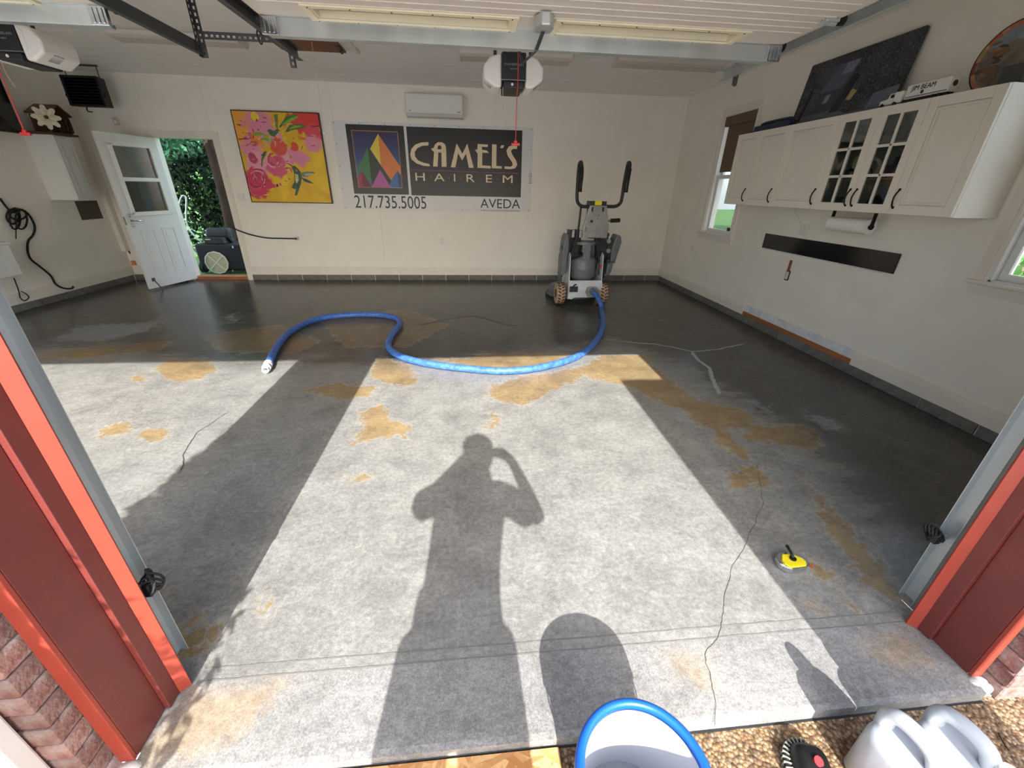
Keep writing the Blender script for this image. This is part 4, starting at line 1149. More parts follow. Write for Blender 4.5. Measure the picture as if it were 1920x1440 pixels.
# the flower painting
def canvas_material(name, x0, x1, z0, z1):
    m = bpy.data.materials.new(name); m.use_nodes = True
    N = m.node_tree.nodes; Lk = m.node_tree.links; b = N['Principled BSDF']; b.inputs['Roughness'].default_value = .5
    tc = N.new('ShaderNodeTexCoord')
    sp = N.new('ShaderNodeSeparateXYZ'); Lk.new(tc.outputs['Generated'], sp.inputs[0])
    def mth(op, a, c):
        x = N.new('ShaderNodeMath'); x.operation = op
        for s, k in ((a, 0), (c, 1)):
            if isinstance(s, (int, float)): x.inputs[k].default_value = s
            else: Lk.new(s, x.inputs[k])
        return x.outputs[0]
    def nz(sc, off, det=5):
        mp = N.new('ShaderNodeMapping'); mp.inputs['Location'].default_value = (off, off * .7, off * .3); Lk.new(tc.outputs['Object'], mp.inputs['Vector'])
        n = N.new('ShaderNodeTexNoise'); n.inputs['Scale'].default_value = sc; n.inputs['Detail'].default_value = det; n.inputs['Distortion'].default_value = .8
        Lk.new(mp.outputs['Vector'], n.inputs['Vector']); return n.outputs['Fac']
    def blob(cx, cz, r, off, amp=.8):
        dx = mth('SUBTRACT', sp.outputs['X'], cx); dz = mth('SUBTRACT', sp.outputs['Z'], cz)
        d = mth('SQRT', mth('ADD', mth('MULTIPLY', dx, dx), mth('MULTIPLY', dz, dz)), 0)
        d = mth('ADD', mth('DIVIDE', d, r), mth('MULTIPLY', mth('SUBTRACT', nz(6, off, 9), .5), amp * 2))
        mr = N.new('ShaderNodeMapRange'); mr.interpolation_type = 'SMOOTHSTEP'; mr.inputs['From Min'].default_value = 1.05; mr.inputs['From Max'].default_value = .8
        Lk.new(d, mr.inputs['Value']); return mr.outputs['Result']
    def mix(f, a, c):
        x = N.new('ShaderNodeMixRGB'); Lk.new(f, x.inputs['Fac'])
        Lk.new(a, x.inputs['Color1']); x.inputs['Color2'].default_value = (*hexc(c), 1); return x.outputs['Color']
    rp = N.new('ShaderNodeValToRGB'); rp.color_ramp.elements[0].position = .3; rp.color_ramp.elements[0].color = (*hexc('#cf9f12'), 1); rp.color_ramp.elements[1].position = .7; rp.color_ramp.elements[1].color = (*hexc('#edc81f'), 1)
    Lk.new(nz(3, 0), rp.inputs['Fac']); col = rp.outputs['Color']
    for cx, cz, r, c in ((.10, .85, .20, '#e8a33a'), (.28, .87, .17, '#dd86a0'), (.40, .78, .14, '#d98aa4'), (.14, .60, .15, '#de8ca6'), (.18, .44, .14, '#e39aae'), (.52, .55, .11, '#e2a0ae'),
                         (.68, .52, .12, '#dd8aa4'), (.85, .93, .19, '#d8392f'), (.92, .80, .11, '#d9485a'), (.90, .68, .11, '#e28ea4'), (.47, .63, .10, '#d9533c'), (.66, .64, .05, '#d8492c'),
                         (.22, .70, .08, '#e58a2a'), (.12, .22, .17, '#c8385a'), (.40, .40, .13, '#d45a7c'), (.13, .50, .06, '#b03a5c'), (.25, .95, .06, '#ecd238'), (.36, .72, .05, '#9fae3a')):
        col = mix(blob(cx, cz, r, cx * 37 + cz * 91), col, c)
    Lk.new(col, b.inputs['Base Color'])
    return m
PT = (420, 190, 6.858)
pc = [ony(420 + a / 6.858, 190 + b / 6.858, D - .045) for a, b in ((80, 98), (1218, 155), (1392, 1318), (350, 1296))]
px0, px1 = (pc[0].x + pc[3].x) / 2, (pc[1].x + pc[2].x) / 2; pz0, pz1 = (pc[2].z + pc[3].z) / 2, (pc[0].z + pc[1].z) / 2
pa = thing('flower_painting', 'yellow painting of pink roses and a hummingbird in a thin dark frame', 'painting', ((px0 + px1) / 2, D - .03, pz0))
MAT['canvas'] = canvas_material('rose_painting', px0, px1, pz0, pz1)
MB().box(px0 + .012, px1 - .012, D - .044, D - .004, pz0 + .012, pz1 - .012).build('canvas', MAT['canvas'], pa)
mm('frame_dark', '#2a1d16', .5)
MB().box(px0, px0 + .012, D - .048, D - .001, pz0, pz1).box(px1 - .012, px1, D - .048, D - .001, pz0, pz1).box(px0, px1, D - .048, D - .001, pz0, pz0 + .012).box(px0, px1, D - .048, D - .001, pz1 - .012, pz1).build('frame', MAT['frame_dark'], pa)
yp = D - .044
paint = {}
def stroke(pts, c, k=0, nm='brush_stroke'):
    if c not in paint: paint[c] = mm('oil_' + c[1:], c, .5, var=.25, scale=40)
    return flat(pts, nm, paint[c], pa, yp - .0004 * k, .0008, PT)
stroke([(640, 165), (690, 165), (692, 350), (672, 350)], '#6d7a2c'); stroke([(705, 330), (800, 190), (940, 160), (930, 200), (800, 280), (720, 340)], '#3f7a2f', 1)
stroke([(740, 300), (860, 210), (960, 185), (940, 215), (820, 285)], '#86a832', 2); stroke([(780, 400), (840, 300), (1000, 290), (1060, 325), (960, 360), (860, 372)], '#4c7034', 1)
stroke([(830, 360), (900, 310), (1010, 315), (900, 350)], '#90a83c', 2); stroke([(550, 375), (590, 355), (640, 380), (700, 345), (700, 400), (650, 455), (600, 440)], '#3d6b35', 1)
stroke([(365, 400), (480, 395), (520, 425), (470, 440), (375, 440)], '#86a534', 1); stroke([(460, 480), (570, 468), (560, 500), (480, 500)], '#7d9c34', 1)
stroke([(700, 420), (740, 350), (830, 310), (780, 385), (730, 415)], '#d6b52c', 1)
stroke([(480, 840), (478, 740), (510, 650), (550, 635), (540, 690), (500, 760), (495, 840)], '#51732e', 1); stroke([(470, 700), (530, 640), (520, 700)], '#2f4f25', 2)
def rose(cx, cy, rx, ry, cols, seed, k):
    rd = random.Random(seed)
    for i in range(26):
        a = rd.uniform(0, 6.28); q = math.sqrt(rd.uniform(.02, .95)); L = rd.uniform(.35, 1.0); w = rd.uniform(.06, .13)
        pts = []
        for t in range(6):
            aa = a + (t / 5 - .5) * L * 1.6; pts.append((cx + rx * q * math.cos(aa), cy + ry * q * math.sin(aa)))
        for t in range(5, -1, -1):
            aa = a + (t / 5 - .5) * L * 1.6; q2 = q - w; pts.append((cx + rx * q2 * math.cos(aa), cy + ry * q2 * math.sin(aa)))
        stroke(pts, rd.choice(cols), k + i * .1, 'petal_stroke')
rdp = random.Random(77)
for _ in range(150):
    u, v = rdp.random(), rdp.random()
    if u > .62 and v < .62: continue
    if u * .6 + .25 > v + .45: continue
    u = .06 + .88 * u; v = .06 + .88 * v
    ax = (80 + 1138 * u) * v + (350 + 1042 * u) * (1 - v); ay = (98 + 57 * u) * v + (1296 + 22 * u) * (1 - v)
    L, w, an = rdp.uniform(14, 46), rdp.uniform(5, 14), rdp.uniform(0, 6.28)
    c_ = rdp.choice(['#d98aa4', '#e5a4b4', '#cf5f7e', '#e0c32c', '#d8722e', '#c74a4a', '#e9cf5a', '#b8547a'] if v < .8 or u < .6 else ['#d8392f', '#c7302c', '#e0663c', '#d9485a'])
    stroke([(ax + L * math.cos(an + t) * (1 if k % 2 == 0 else w / L), ay + L * math.sin(an + t) * (1 if k % 2 == 0 else w / L)) for k, t in enumerate((0, 1.57, 3.14, 4.71))], c_, 0, 'brush_dab')
rose(425, 1000, 140, 150, ['#a81f45', '#c73a5e', '#e08aa0', '#d9506f', '#8f1a3a'], 3, 2)
rose(645, 755, 100, 110, ['#b32a52', '#d2567a', '#eaa6b6', '#c33c62'], 5, 2)
rose(320, 450, 70, 55, ['#b3305a', '#d66a88', '#8c2a4a'], 9, 2); rose(380, 540, 60, 45, ['#b9386a', '#d98aa8', '#8a2448'], 11, 2)
stroke([(160, 290), (215, 300), (218, 318), (165, 300)], '#33251c', 3); stroke([(185, 480), (320, 475), (320, 488), (190, 492)], '#4b3020', 3)
stroke([(1075, 300), (1160, 320), (1225, 310), (1225, 325), (1150, 335)], '#8c1c30', 3)
stroke([(770, 792), (830, 798), (885, 828), (880, 838), (825, 806)], '#3c3a26', 4, 'bird_beak')
stroke([(870, 845), (900, 825), (930, 845), (985, 905), (1005, 960), (990, 1060), (965, 1130), (940, 1210), (910, 1210), (925, 1120), (905, 1130), (870, 1100), (905, 1040), (905, 940), (890, 890)], '#3c5a44', 4, 'bird_body')
stroke([(915, 930), (955, 945), (960, 1020), (935, 1060), (915, 1010)], '#c3bf8c', 5, 'bird_breast'); stroke([(915, 870), (945, 880), (950, 910), (925, 900)], '#b5673a', 5, 'bird_throat')
stroke([(975, 920), (1060, 905), (1120, 905), (1180, 912), (1110, 950), (1070, 975), (1000, 965)], '#6f7f72', 5, 'bird_wing'); stroke([(1040, 930), (1110, 925), (1150, 925), (1090, 955), (1045, 960)], '#b4b6a4', 6, 'bird_wing')
stroke([(990, 975), (1060, 1000), (1110, 1025), (1155, 1060), (1090, 1050), (1030, 1030)], '#41564c', 5, 'bird_wing')
stroke([(875, 1100), (900, 1050), (905, 1120), (880, 1115)], '#2c4436', 6, 'bird_tail')

# outlets, switch, cable
def wall_plate(p, n, w, h, label, kind, group=None):
    p = Vector(p); n = Vector(n); t = Vector((0, 0, 1)).cross(n)
    r = thing(kind, label, 'outlet' if kind == 'outlet' else 'switch', p, group)
    M = frame(p, t, Vector((0, 0, 1)), n)
    MB().box(-w / 2, w / 2, -h / 2, h / 2, 0, .006, M).build('cover_plate', MAT['white_paint'], r, bevel=.003)
    k = 2 if w < .09 or kind == 'outlet' else 3
    if kind == 'outlet':
        for s in (-1, 1):
            q = MB().box(-.016, .016, s * .021 - .013, s * .021 + .013, .006, .008, M).build('receptacle', MAT['trim_paint'], r, bevel=.002)
            MB().box(-.008, -.005, s * .021 - .004, s * .021 + .006, .008, .0085, M).box(.005, .008, s * .021 - .004, s * .021 + .006, .008, .0085, M).build('slot', MAT['black_plastic'], q)
    else:
        for i in range(2): MB().box(-.032 + .046 * i - .006, -.032 + .046 * i + .018, -.016, .016, .006, .012, M).build('toggle', MAT['trim_paint'], r)
    return r
wall_plate(ony(829, 452, D), (0, -1, 0), .075, .118, 'small wall outlet low on the wall under the shop sign', 'outlet')
wall_plate(ony(452, 369, D), (0, -1, 0), .118, .118, 'double light switch beside the flower painting', 'light_switch')
wall_plate(onx(1508, 431, XR), (-1, 0, 0), .12, .12, 'wall outlet above the black splash panel', 'outlet')
wall_plate(onx(1298, 467, XR), (-1, 0, 0), .075, .118, 'wall outlet near the corner beyond the grinder', 'outlet')
jb = ony(557, 447, D)
jr = thing('power_cable', 'dark cable running from the door jamb to a small wall outlet box', 'cable', (jb.x, D - .02, jb.z - .03))
MB().box(jb.x - .028, jb.x + .028, D - .035, D, jb.z - .028, jb.z + .028).build('outlet_box', MAT['fixture_grey'], jr, bevel=.004)
MB().box(jb.x - .012, jb.x + .012, D - .055, D - .035, jb.z - .012, jb.z + .012).build('plug', MAT['black_plastic'], jr, bevel=.003)
cpts = [Vector((DX1 - .02, D - .02, ony(440, 428, D).z))] + [ony(a, b, D - .022) for a, b in ((447, 432), (470, 440), (500, 446), (530, 447))] + [Vector((jb.x, D - .055, jb.z))]
mm('cable_navy', '#20263c', .5)
MB().tube(smooth_path(cpts, 5), .011, 7).build('cable', MAT['cable_navy'], jr, smooth=True)
sn = ony(219, 228, D)
so_ = thing('wall_sensor', 'small grey sensor on the wall above the open side door', 'sensor', (sn.x, D - .02, sn.z - .05))
MB().box(sn.x - .035, sn.x + .035, D - .03, D, sn.z - .05, sn.z + .05).build('housing', MAT['fixture_grey'], so_, bevel=.012)
MB().ball((sn.x, D - .03, sn.z - .01), .022, 10).build('lens', MAT['lens_white'], so_, smooth=True)
# ================================================================== RIGHT WALL
XF = 3.14
CZ0 = onx(1781, 408.6, XF).z; CZ1 = onx(1898, 152.3, XF).z
seam = [onx(1356.5, 383, XF).y] + [onx(a, b, XF).y for a, b in ((1393.6, 386), (1442, 389), (1522.8, 393), (1587.4, 397), (1663, 401))] + [onx(1781, 408.6, XF).y]
mm('handle_black', '#1b1714', .4, metal=.6)
def cabinet_unit(ya, yb, doors, label, glass=False):
    """ya > yb (y runs away from the camera)"""
    r = thing('wall_cabinet', label, 'cabinet', (XR - .17, (ya + yb) / 2, CZ0), 'white wall cabinets in a row')
    e = .0015
    if not glass:
        MB().box(XF + .021, XR - .001, yb + e, ya - e, CZ0, CZ1).build('body', MAT['cabinet_white'], r, bevel=.002)
    else:
        b = MB().box(XF + .021, XR - .001, yb + e, yb + .018, CZ0, CZ1).box(XF + .021, XR - .001, ya - .018, ya - e, CZ0, CZ1)
        b.box(XF + .021, XR - .001, yb + .018, ya - .018, CZ0, CZ0 + .018).box(XF + .021, XR - .001, yb + .018, ya - .018, CZ1 - .018, CZ1).box(XR - .012, XR - .001, yb + .018, ya - .018, CZ0 + .018, CZ1 - .018)
        b.build('body', MAT['cabinet_white'], r)
        for k in (1, 2):
            zz = CZ0 + (CZ1 - CZ0) * k / 3
            MB().box(XF + .04, XR - .012, yb + .018, ya - .018, zz - .008, zz + .004).build('shelf', MAT['cabinet_white'], r)
    for (d0, d1, side) in doors:
        st = .062
        z0, z1 = CZ0 + .002, CZ1 - .002
        a, c = d1 + .0015, d0 - .0015
        m = MB().box(XF, XF + .02, a, a + st, z0, z1).box(XF, XF + .02, c - st, c, z0, z1).box(XF, XF + .02, a + st, c - st, z0, z0 + st).box(XF, XF + .02, a + st, c - st, z1 - st, z1)
        if not glass:
            m.box(XF + .013, XF + .019, a + st, c - st, z0 + st, z1 - st)
            d_ = m.build('door', MAT['cabinet_white'], r, bevel=.0025)
            g = .016; y0, y1, q0, q1 = a + st + .005, c - st - .005, z0 + st + .005, z1 - st - .005
            MB().box(XF + .004, XF + .009, y0, y0 + g, q0, q1).box(XF + .004, XF + .009, y1 - g, y1, q0, q1).box(XF + .004, XF + .009, y0 + g, y1 - g, q0, q0 + g).box(XF + .004, XF + .009, y0 + g, y1 - g, q1 - g, q1).build('bead', MAT['cabinet_white'], d_, bevel=.0025)
        else:
            y0, y1, q0, q1 = a + st, c - st, z0 + st, z1 - st
            ym = (y0 + y1) / 2
            m.box(XF, XF + .018, ym - .010, ym + .010, q0, q1)
            for k in (1, 2): m.box(XF, XF + .018, y0, y1, q0 + (q1 - q0) * k / 3 - .010, q0 + (q1 - q0) * k / 3 + .010)
            d_ = m.build('door', MAT['cabinet_white'], r, bevel=.0025)
            for ci, (u0, u1) in enumerate(((y0, ym - .010), (ym + .010, y1))):
                for k in range(3):
                    MB().box(XF + .010, XF + .013, u0, u1, q0 + (q1 - q0) * k / 3 + (.010 if k else 0), q0 + (q1 - q0) * (k + 1) / 3 - (.010 if k < 2 else 0)).build('pane', MAT['dark_glass'], d_)
        yh = (a + .030) if side < 0 else (c - .030)
        zh = CZ0 + .045
        pts = smooth_path([(XF - .002, yh, zh), (XF - .018, yh, zh + .012), (XF - .028, yh, zh + .05), (XF - .024, yh, zh + .085), (XF - .008, yh, zh + .115), (XF - .002, yh, zh + .122)], 4)
        MB().tube(pts, .0055, 8).ball((XF - .004, yh, zh), .009, 8).ball((XF - .004, yh, zh + .122), .009, 8).build('handle', MAT['handle_black'], d_, smooth=True)
    return r
s_ = seam
cabinet_unit(s_[0], s_[2], [(s_[0], s_[1], -1), (s_[1], s_[2], -1)], 'cream wall cabinet with two narrow doors overlapping the shaded window')
cabinet_unit(s_[2], s_[3], [(s_[2], s_[3], -1)], 'cream single-door wall cabinet between the two narrow doors and the glass doors')
cabinet_unit(s_[3], s_[5], [(s_[3], s_[4], -1), (s_[4], s_[5], 1)], 'cream wall cabinet with two glass-paned doors full of figurines', True)
cabinet_unit(s_[5], s_[6], [(s_[5], s_[6], 1)], 'wide cream single-door wall cabinet at the end of the row under the round plaque')

# figurines behind the glass
zsh = [CZ0 + .018, CZ0 + (CZ1 - CZ0) / 3 + .004, CZ0 + (CZ1 - CZ0) * 2 / 3 + .004]
fcol = {}
def fc(c, rough=.5):
    if c not in fcol: fcol[c] = mm('fig_' + c[1:], c, rough, var=.15, scale=30)
    return fcol[c]
def yat(k, t): return s_[k] + (s_[k + 1] - s_[k]) * t
xm = XF + .12
def vase(y, z, prof, c, label):
    o = MB().lathe([(r_, z + h_) for r_, h_ in prof], (xm, y, 0), 16).build('figurine', fc(c, .35), smooth=True)
    tag(o, label, 'figurine', 'figurines behind the glass doors')
vase(yat(3, .38), zsh[2], [(.045, 0), (.05, .02), (.02, .05), (.02, .07), (.07, .14), (.072, .15)], '#8f9a96', 'pale glass bowl on a foot on the top shelf behind glass')
vase(yat(3, .70), zsh[2], [(.03, 0), (.055, .03), (.06, .08), (.03, .12), (.035, .14)], '#4b5646', 'squat dark green jar on the top shelf behind glass')
vase(yat(4, .35), zsh[2], [(.03, 0), (.032, .1), (.015, .13), (.012, .16)], '#5a6266', 'grey bottle figurine on the top shelf behind glass')
vase(yat(3, .30), zsh[0], [(.06, 0), (.06, .015), (.02, .03), (.03, .07), (.05, .09)], '#55606a', 'grey footed dish on the bottom shelf behind glass')
vase(yat(4, .28), zsh[0], [(.04, 0), (.055, .03), (.05, .07), (.02, .11)], '#2f2b2a', 'round black pot on the bottom shelf behind glass')
def toy_cycle(y, z, c, label):
    r = thing('toy_motorcycle', label, 'toy', (xm, y, z), 'figurines behind the glass doors')
    for dy in (-.055, .055): MB().tube([(xm, y + dy + .034 * math.cos(t), z + .036 + .034 * math.sin(t)) for t in [i * .5236 for i in range(12)]], .006, 6, closed=True).build('wheel', MAT['black_rubber'], r)
    MB().tube(smooth_path([(xm, y - .055, z + .036), (xm, y - .02, z + .075), (xm, y + .03, z + .08), (xm, y + .055, z + .036)], 4), .012, 7).ball((xm, y - .015, z + .085), .026, 9, (.7, 1.2, .7)).ball((xm, y + .04, z + .09), .02, 9, (.6, 1.5, .5)).build('frame', fc(c), r, smooth=True)
    MB().tube([(xm - .03, y - .06, z + .13), (xm, y - .055, z + .115), (xm + .03, y - .06, z + .13)], .004, 6).cyl((xm, y - .055, z + .036), (xm, y - .05, z + .118), .005, n=6).build('handlebar', MAT['chrome'], r)
toy_cycle(yat(3, .72), zsh[1], '#b01f24', 'small red toy motorcycle on the middle shelf behind glass')
def animal(y, z, c, h, label, neck=1.0):
    r = thing('animal_figurine', label, 'figurine', (xm, y, z), 'figurines behind the glass doors')
    m = MB()
    for dx, dy in ((-.015, -.03), (.015, -.03), (-.015, .03), (.015, .03)): m.cyl((xm + dx, y + dy, z), (xm + dx * .7, y + dy * .85, z + h * .45), .007, .009, n=7)
    m.ball((xm, y, z + h * .5), .03, 10, (.7, 1.5, .75)).tube(smooth_path([(xm, y - .035, z + h * .52), (xm, y - .05, z + h * (.52 + .22 * neck)), (xm, y - .052, z + h * (.52 + .4 * neck))], 3), [.017] * 3 + [.013] * 4, 7)
    m.ball((xm, y - .064, z + h * (.54 + .42 * neck)), .018, 9, (.8, 1.5, .8))
    m.build('body', fc(c), r, smooth=True)
    MB().cyl((xm - .008, y - .058, z + h * (.58 + .42 * neck)), (xm - .010, y - .054, z + h * (.66 + .42 * neck)), .004, .001, n=5).cyl((xm + .008, y - .058, z + h * (.58 + .42 * neck)), (xm + .010, y - .054, z + h * (.66 + .42 * neck)), .004, .001, n=5).build('ears', fc(c), r)
animal(yat(4, .30), zsh[1], '#6b5a48', .14, 'brown animal figurine on the middle shelf behind glass')
animal(yat(4, .72), zsh[1], '#8d8358', .17, 'olive-tan animal figurine with raised head on the middle shelf behind glass')
animal(yat(4, .72), zsh[0], '#c2672a', .15, 'orange long-necked animal figurine on the bottom shelf behind glass', 1.2)
animal(yat(4, .78), zsh[2], '#7c3d38', .13, 'reddish animal figurine on the top shelf behind glass')
animal(yat(3, .25), zsh[1], '#6d6f70', .10, 'grey animal figurine on the middle shelf behind glass')

# things on top of the cabinets
zt = CZ1
ta = onx(1404, 246, XF + .06).y; tb = onx(1481, 232, XF + .06).y
bt = thing('blue_tool', 'navy blue tool lying on top of the narrow-door cabinet', 'tool', (XF + .08, (ta + tb) / 2, zt))
MB().box(XF + .05, XF + .13, tb, ta - .10, zt + .001, zt + .062).build('body', MAT['navy_plastic'], bt, bevel=.01)
MB().box(XF + .06, XF + .12, ta - .13, ta, zt + .001, zt + .022).build('nose', MAT['navy_plastic'], bt, bevel=.006)
MB().tube(smooth_path([(XF + .09, tb + .03, zt + .055), (XF + .09, tb + .06, zt + .08), (XF + .09, ta - .22, zt + .08), (XF + .09, ta - .18, zt + .055)], 4), .014, 7).build('handle', MAT['navy_plastic'], bt, smooth=True)

# framed print of a dark snowy farmhouse leaning on the wall
ly1 = (onx(1526, 124, XR - .03).y + onx(1485.7, 226, XR - .10).y) / 2
ly0 = onx(1741, 47.5, XR - .03).y
zt1 = (onx(1526, 124, XR - .03).z + onx(1741, 47.5, XR - .03).z) / 2
pr = thing('snow_print', 'large dark grey canvas print of a snowy farmhouse leaning against the wall', 'picture', (XR - .06, (ly0 + ly1) / 2, zt))
def snow_mat():
    m = bpy.data.materials.new('snow_scene'); m.use_nodes = True
    N = m.node_tree.nodes; Lk = m.node_tree.links; b = N['Principled BSDF']; b.inputs['Roughness'].default_value = .45
    tc = N.new('ShaderNodeTexCoord')
    n1 = N.new('ShaderNodeTexNoise'); n1.inputs['Scale'].default_value = 5; n1.inputs['Detail'].default_value = 3; Lk.new(tc.outputs['Object'], n1.inputs['Vector'])
    n2 = N.new('ShaderNodeTexNoise'); n2.inputs['Scale'].default_value = 60; n2.inputs['Detail'].default_value = 6; n2.inputs['Roughness'].default_value = .75; Lk.new(tc.outputs['Object'], n2.inputs['Vector'])
    r1 = N.new('ShaderNodeValToRGB'); r1.color_ramp.elements[0].position = .4; r1.color_ramp.elements[0].color = (*hexc('#1c1c22'), 1); r1.color_ramp.elements[1].position = .65; r1.color_ramp.elements[1].color = (*hexc('#3c3c48'), 1)
    r2 = N.new('ShaderNodeValToRGB'); r2.color_ramp.elements[0].position = .5; r2.color_ramp.elements[0].color = (0, 0, 0, 1); r2.color_ramp.elements[1].position = .72; r2.color_ramp.elements[1].color = (1, 1, 1, 1)
    Lk.new(n1.outputs['Fac'], r1.inputs['Fac']); Lk.new(n2.outputs['Fac'], r2.inputs['Fac'])
    mx = N.new('ShaderNodeMixRGB'); Lk.new(r2.outputs['Color'], mx.inputs['Fac']); Lk.new(r1.outputs['Color'], mx.inputs['Color1']); mx.inputs['Color2'].default_value = (*hexc('#7a7a84'), 1)
    Lk.new(mx.outputs['Color'], b.inputs['Base Color']); return m
MAT['snow_scene'] = snow_mat()
hgt = zt1 - zt; lean = .075
up = Vector((lean, 0, hgt)).normalized()
MP = frame((XR - .010 - lean - .03, ly1, zt + .002), Vector((0, -1, 0)), up, Vector((0, -1, 0)).cross(up))
Lp = ly1 - ly0; Hp = math.hypot(lean, hgt)
MB().box(0, Lp, 0, Hp, -.030, 0, MP).build('canvas', MAT['snow_scene'], pr)
def pp(poly, c, k, nm):
    MB().prism([(a * Lp, b * Hp) for a, b in poly], .0006 * (k + 1), MP).build(nm, mm('snow_%s_%d' % (nm, k), c, .5, var=.12, scale=25), pr)
pp([(0, 0), (1, 0), (1, .12), (.6, .10), (.45, .20), (0, .16)], '#5b5d6b', 0, 'snow_ground'); pp([(.22, .20), (.42, .20), (.52, .62), (.34, .66), (.26, .5)], '#3a3a44', 1, 'house_wall')
pp([(.24, .5), (.46, .5), (.55, .86), (.34, .86)], '#55566a', 2, 'roof'); pp([(.40, .70), (.51, .70), (.54, .86), (.42, .86)], '#77788c', 3, 'roof_snow')
pp([(.42, .15), (.50, .15), (.60, .62), (.54, .66)], '#1a1a1f', 3, 'gable'); pp([(.30, .32), (.35, .32), (.37, .44), (.32, .44)], '#7d7d8c', 3, 'window')
pp([(.55, .30), (.60, .28), (.63, .40), (.58, .44)], '#a89a62', 4, 'lit_window'); pp([(.78, .12), (1.0, .10), (1.0, .34), (.80, .30)], '#666a7c', 3, 'snow_bank'); pp([(.06, .10), (.10, .10), (.14, .55), (.12, .6)], '#121216', 2, 'tree_trunk')

# white toy lorry
tk0 = onx(1647, 199, XF + .06).y; tk1 = onx(1694, 190, XF + .06).y; tk2 = onx(1778, 170, XF + .06).y
tl = thing('toy_truck', 'white toy semi truck with a lettered trailer on top of the cabinets', 'toy', (XF + .09, (tk0 + tk2) / 2, zt))
xa, xb = XF + .055, XF + .125
tz = onx(1694, 163, XF + .055).z
trl = MB().box(xa, xb, tk2, tk1 + .0, zt + .028, tz).build('trailer', MAT['white_paint'], tl, bevel=.004)
MB().box(xa - .0008, xa, tk2 + .01, tk1 - .01, zt + .036, zt + .041).build('stripe', MAT['brown_dark'], trl)
MB().box(xa + .01, xb - .01, tk2 + .01, tk1 + .01, zt + .016, zt + .028).build('chassis', MAT['black_plastic'], tl)
yl = (tk1 + tk2) / 2 + .03
mlt = frame((xa - .0015, yl + .085, zt + .075), Vector((0, -1, 0)), Vector((0, 0, 1)), Vector((-1, 0, 0)))
text_mesh('JIM BEAM', .042, MAT['print_black'], 'lettering', tl, mlt)
MB().cyl((xa - .001, yl, zt + .058), (xa - .0002, yl, zt + .058), .012, n=14).build('emblem', MAT['brown_dark'], tl)
MB().cyl(((xa + xb) / 2, tk2 - .001, zt + .075), ((xa + xb) / 2, tk2 - .0002, zt + .075), .018, n=14).build('emblem', MAT['brown_dark'], tl)
MB().box(xa + .004, xb - .004, tk1 + .025, tk1 + .095, zt + .020, zt + .092).build('sleeper', MAT['white_paint'], tl, bevel=.006)
MB().prism([(tk1 + .10, zt + .02), (tk0, zt + .02), (tk0, zt + .05), (tk0 - .06, zt + .056), (tk0 - .075, zt + .088), (tk1 + .10, zt + .088)], xb - xa - .012, frame((xa + .006, 0, 0), Vector((0, 1, 0)), Vector((0, 0, 1)), Vector((1, 0, 0)))).build('cab', MAT['white_paint'], tl, bevel=.004)
MB().box(xa + .005, xa + .006, tk0 - .13, tk0 - .085, zt + .058, zt + .080).build('cab_window', MAT['black_gloss'], tl)
for yy in (tk0 - .03, tk0 - .13, tk1 + .0, tk2 + .06, tk2 + .10):
    for xx in (xa + .002, xb - .014): MB().cyl((xx, yy, zt + .0155), (xx + .012, yy, zt + .0155), .015, n=14).build('wheel', MAT['black_rubber'], tl)

# round plaque
q1, q2, q3 = onx(1821, 164, XR - .06), onx(1850, 97, XR - .06), onx(1920, 45, XR - .06)
def circ(a, b, c):
    ax, ay, bx, by, cx_, cy_ = a.y, a.z, b.y, b.z, c.y, c.z
    d_ = 2 * (ax * (by - cy_) + bx * (cy_ - ay) + cx_ * (ay - by))
    ux = ((ax * ax + ay * ay) * (by - cy_) + (bx * bx + by * by) * (cy_ - ay) + (cx_ * cx_ + cy_ * cy_) * (ay - by)) / d_
    uy = ((ax * ax + ay * ay) * (cx_ - bx) + (bx * bx + by * by) * (ax - cx_) + (cx_ * cx_ + cy_ * cy_) * (bx - ax)) / d_
    return ux, uy, math.hypot(ax - ux, ay - uy)
uy_, uz_, ur_ = circ(q1, q2, q3)
ur_ = min(ur_, .36)
uz_ = max(zt + ur_ + .002, uz_) if uz_ - ur_ < zt else uz_
uz_ = zt + ur_ + .002
uy_ = q1.y - ur_ * math.cos(math.asin(max(-1, min(1, (q1.z - uz_) / ur_))))
rp_ = thing('round_plaque', 'round printed plaque with an orange rim leaning over the end cabinet', 'plaque', (XR - .06, uy_, zt))
MR = frame((XR - .045, uy_, uz_), Vector((0, -1, 0)), Vector((.10, 0, .995)), Vector((-.995, 0, .10)))
def disc(nm, r0, r1, z0, z1, m, parent):
    prof = [(r1, z0), (r1, z1), (r0, z1), (r0, z0)] if r0 > 0 else [(0.0001, z0), (r1, z0), (r1, z1), (0.0001, z1)]
    mb = MB(); n = 48
    mb.lathe([(a, b) for a, b in prof], (0, 0, 0), n, close=r0 > 0)
    mb.v = [MR @ p for p in mb.v]
    return mb.build(nm, m, parent)
mm('plaque_face', '#8d8172', .5, col2='#5d5a56', scale=14, detail=8)
mm('plaque_sky', '#7e8a92', .5, var=.2, scale=9)
disc('disc', 0, ur_ - .006, 0, .012, MAT['plaque_face'], rp_)
disc('dark_edge', ur_ - .006, ur_, -.001, .014, MAT['black_plastic'], rp_)
disc('rim_band', ur_ * .84, ur_ - .008, .012, .0135, MAT['peach'], rp_)
def arcpoly(r0, r1, a0, a1, n=14):
    return [(r1 * math.cos(a0 + (a1 - a0) * i / n), r1 * math.sin(a0 + (a1 - a0) * i / n)) for i in range(n + 1)] + [(r0 * math.cos(a1 - (a1 - a0) * i / n), r0 * math.sin(a1 - (a1 - a0) * i / n)) for i in range(n + 1)]
Mz = MR @ Matrix.Translation((0, 0, .012))
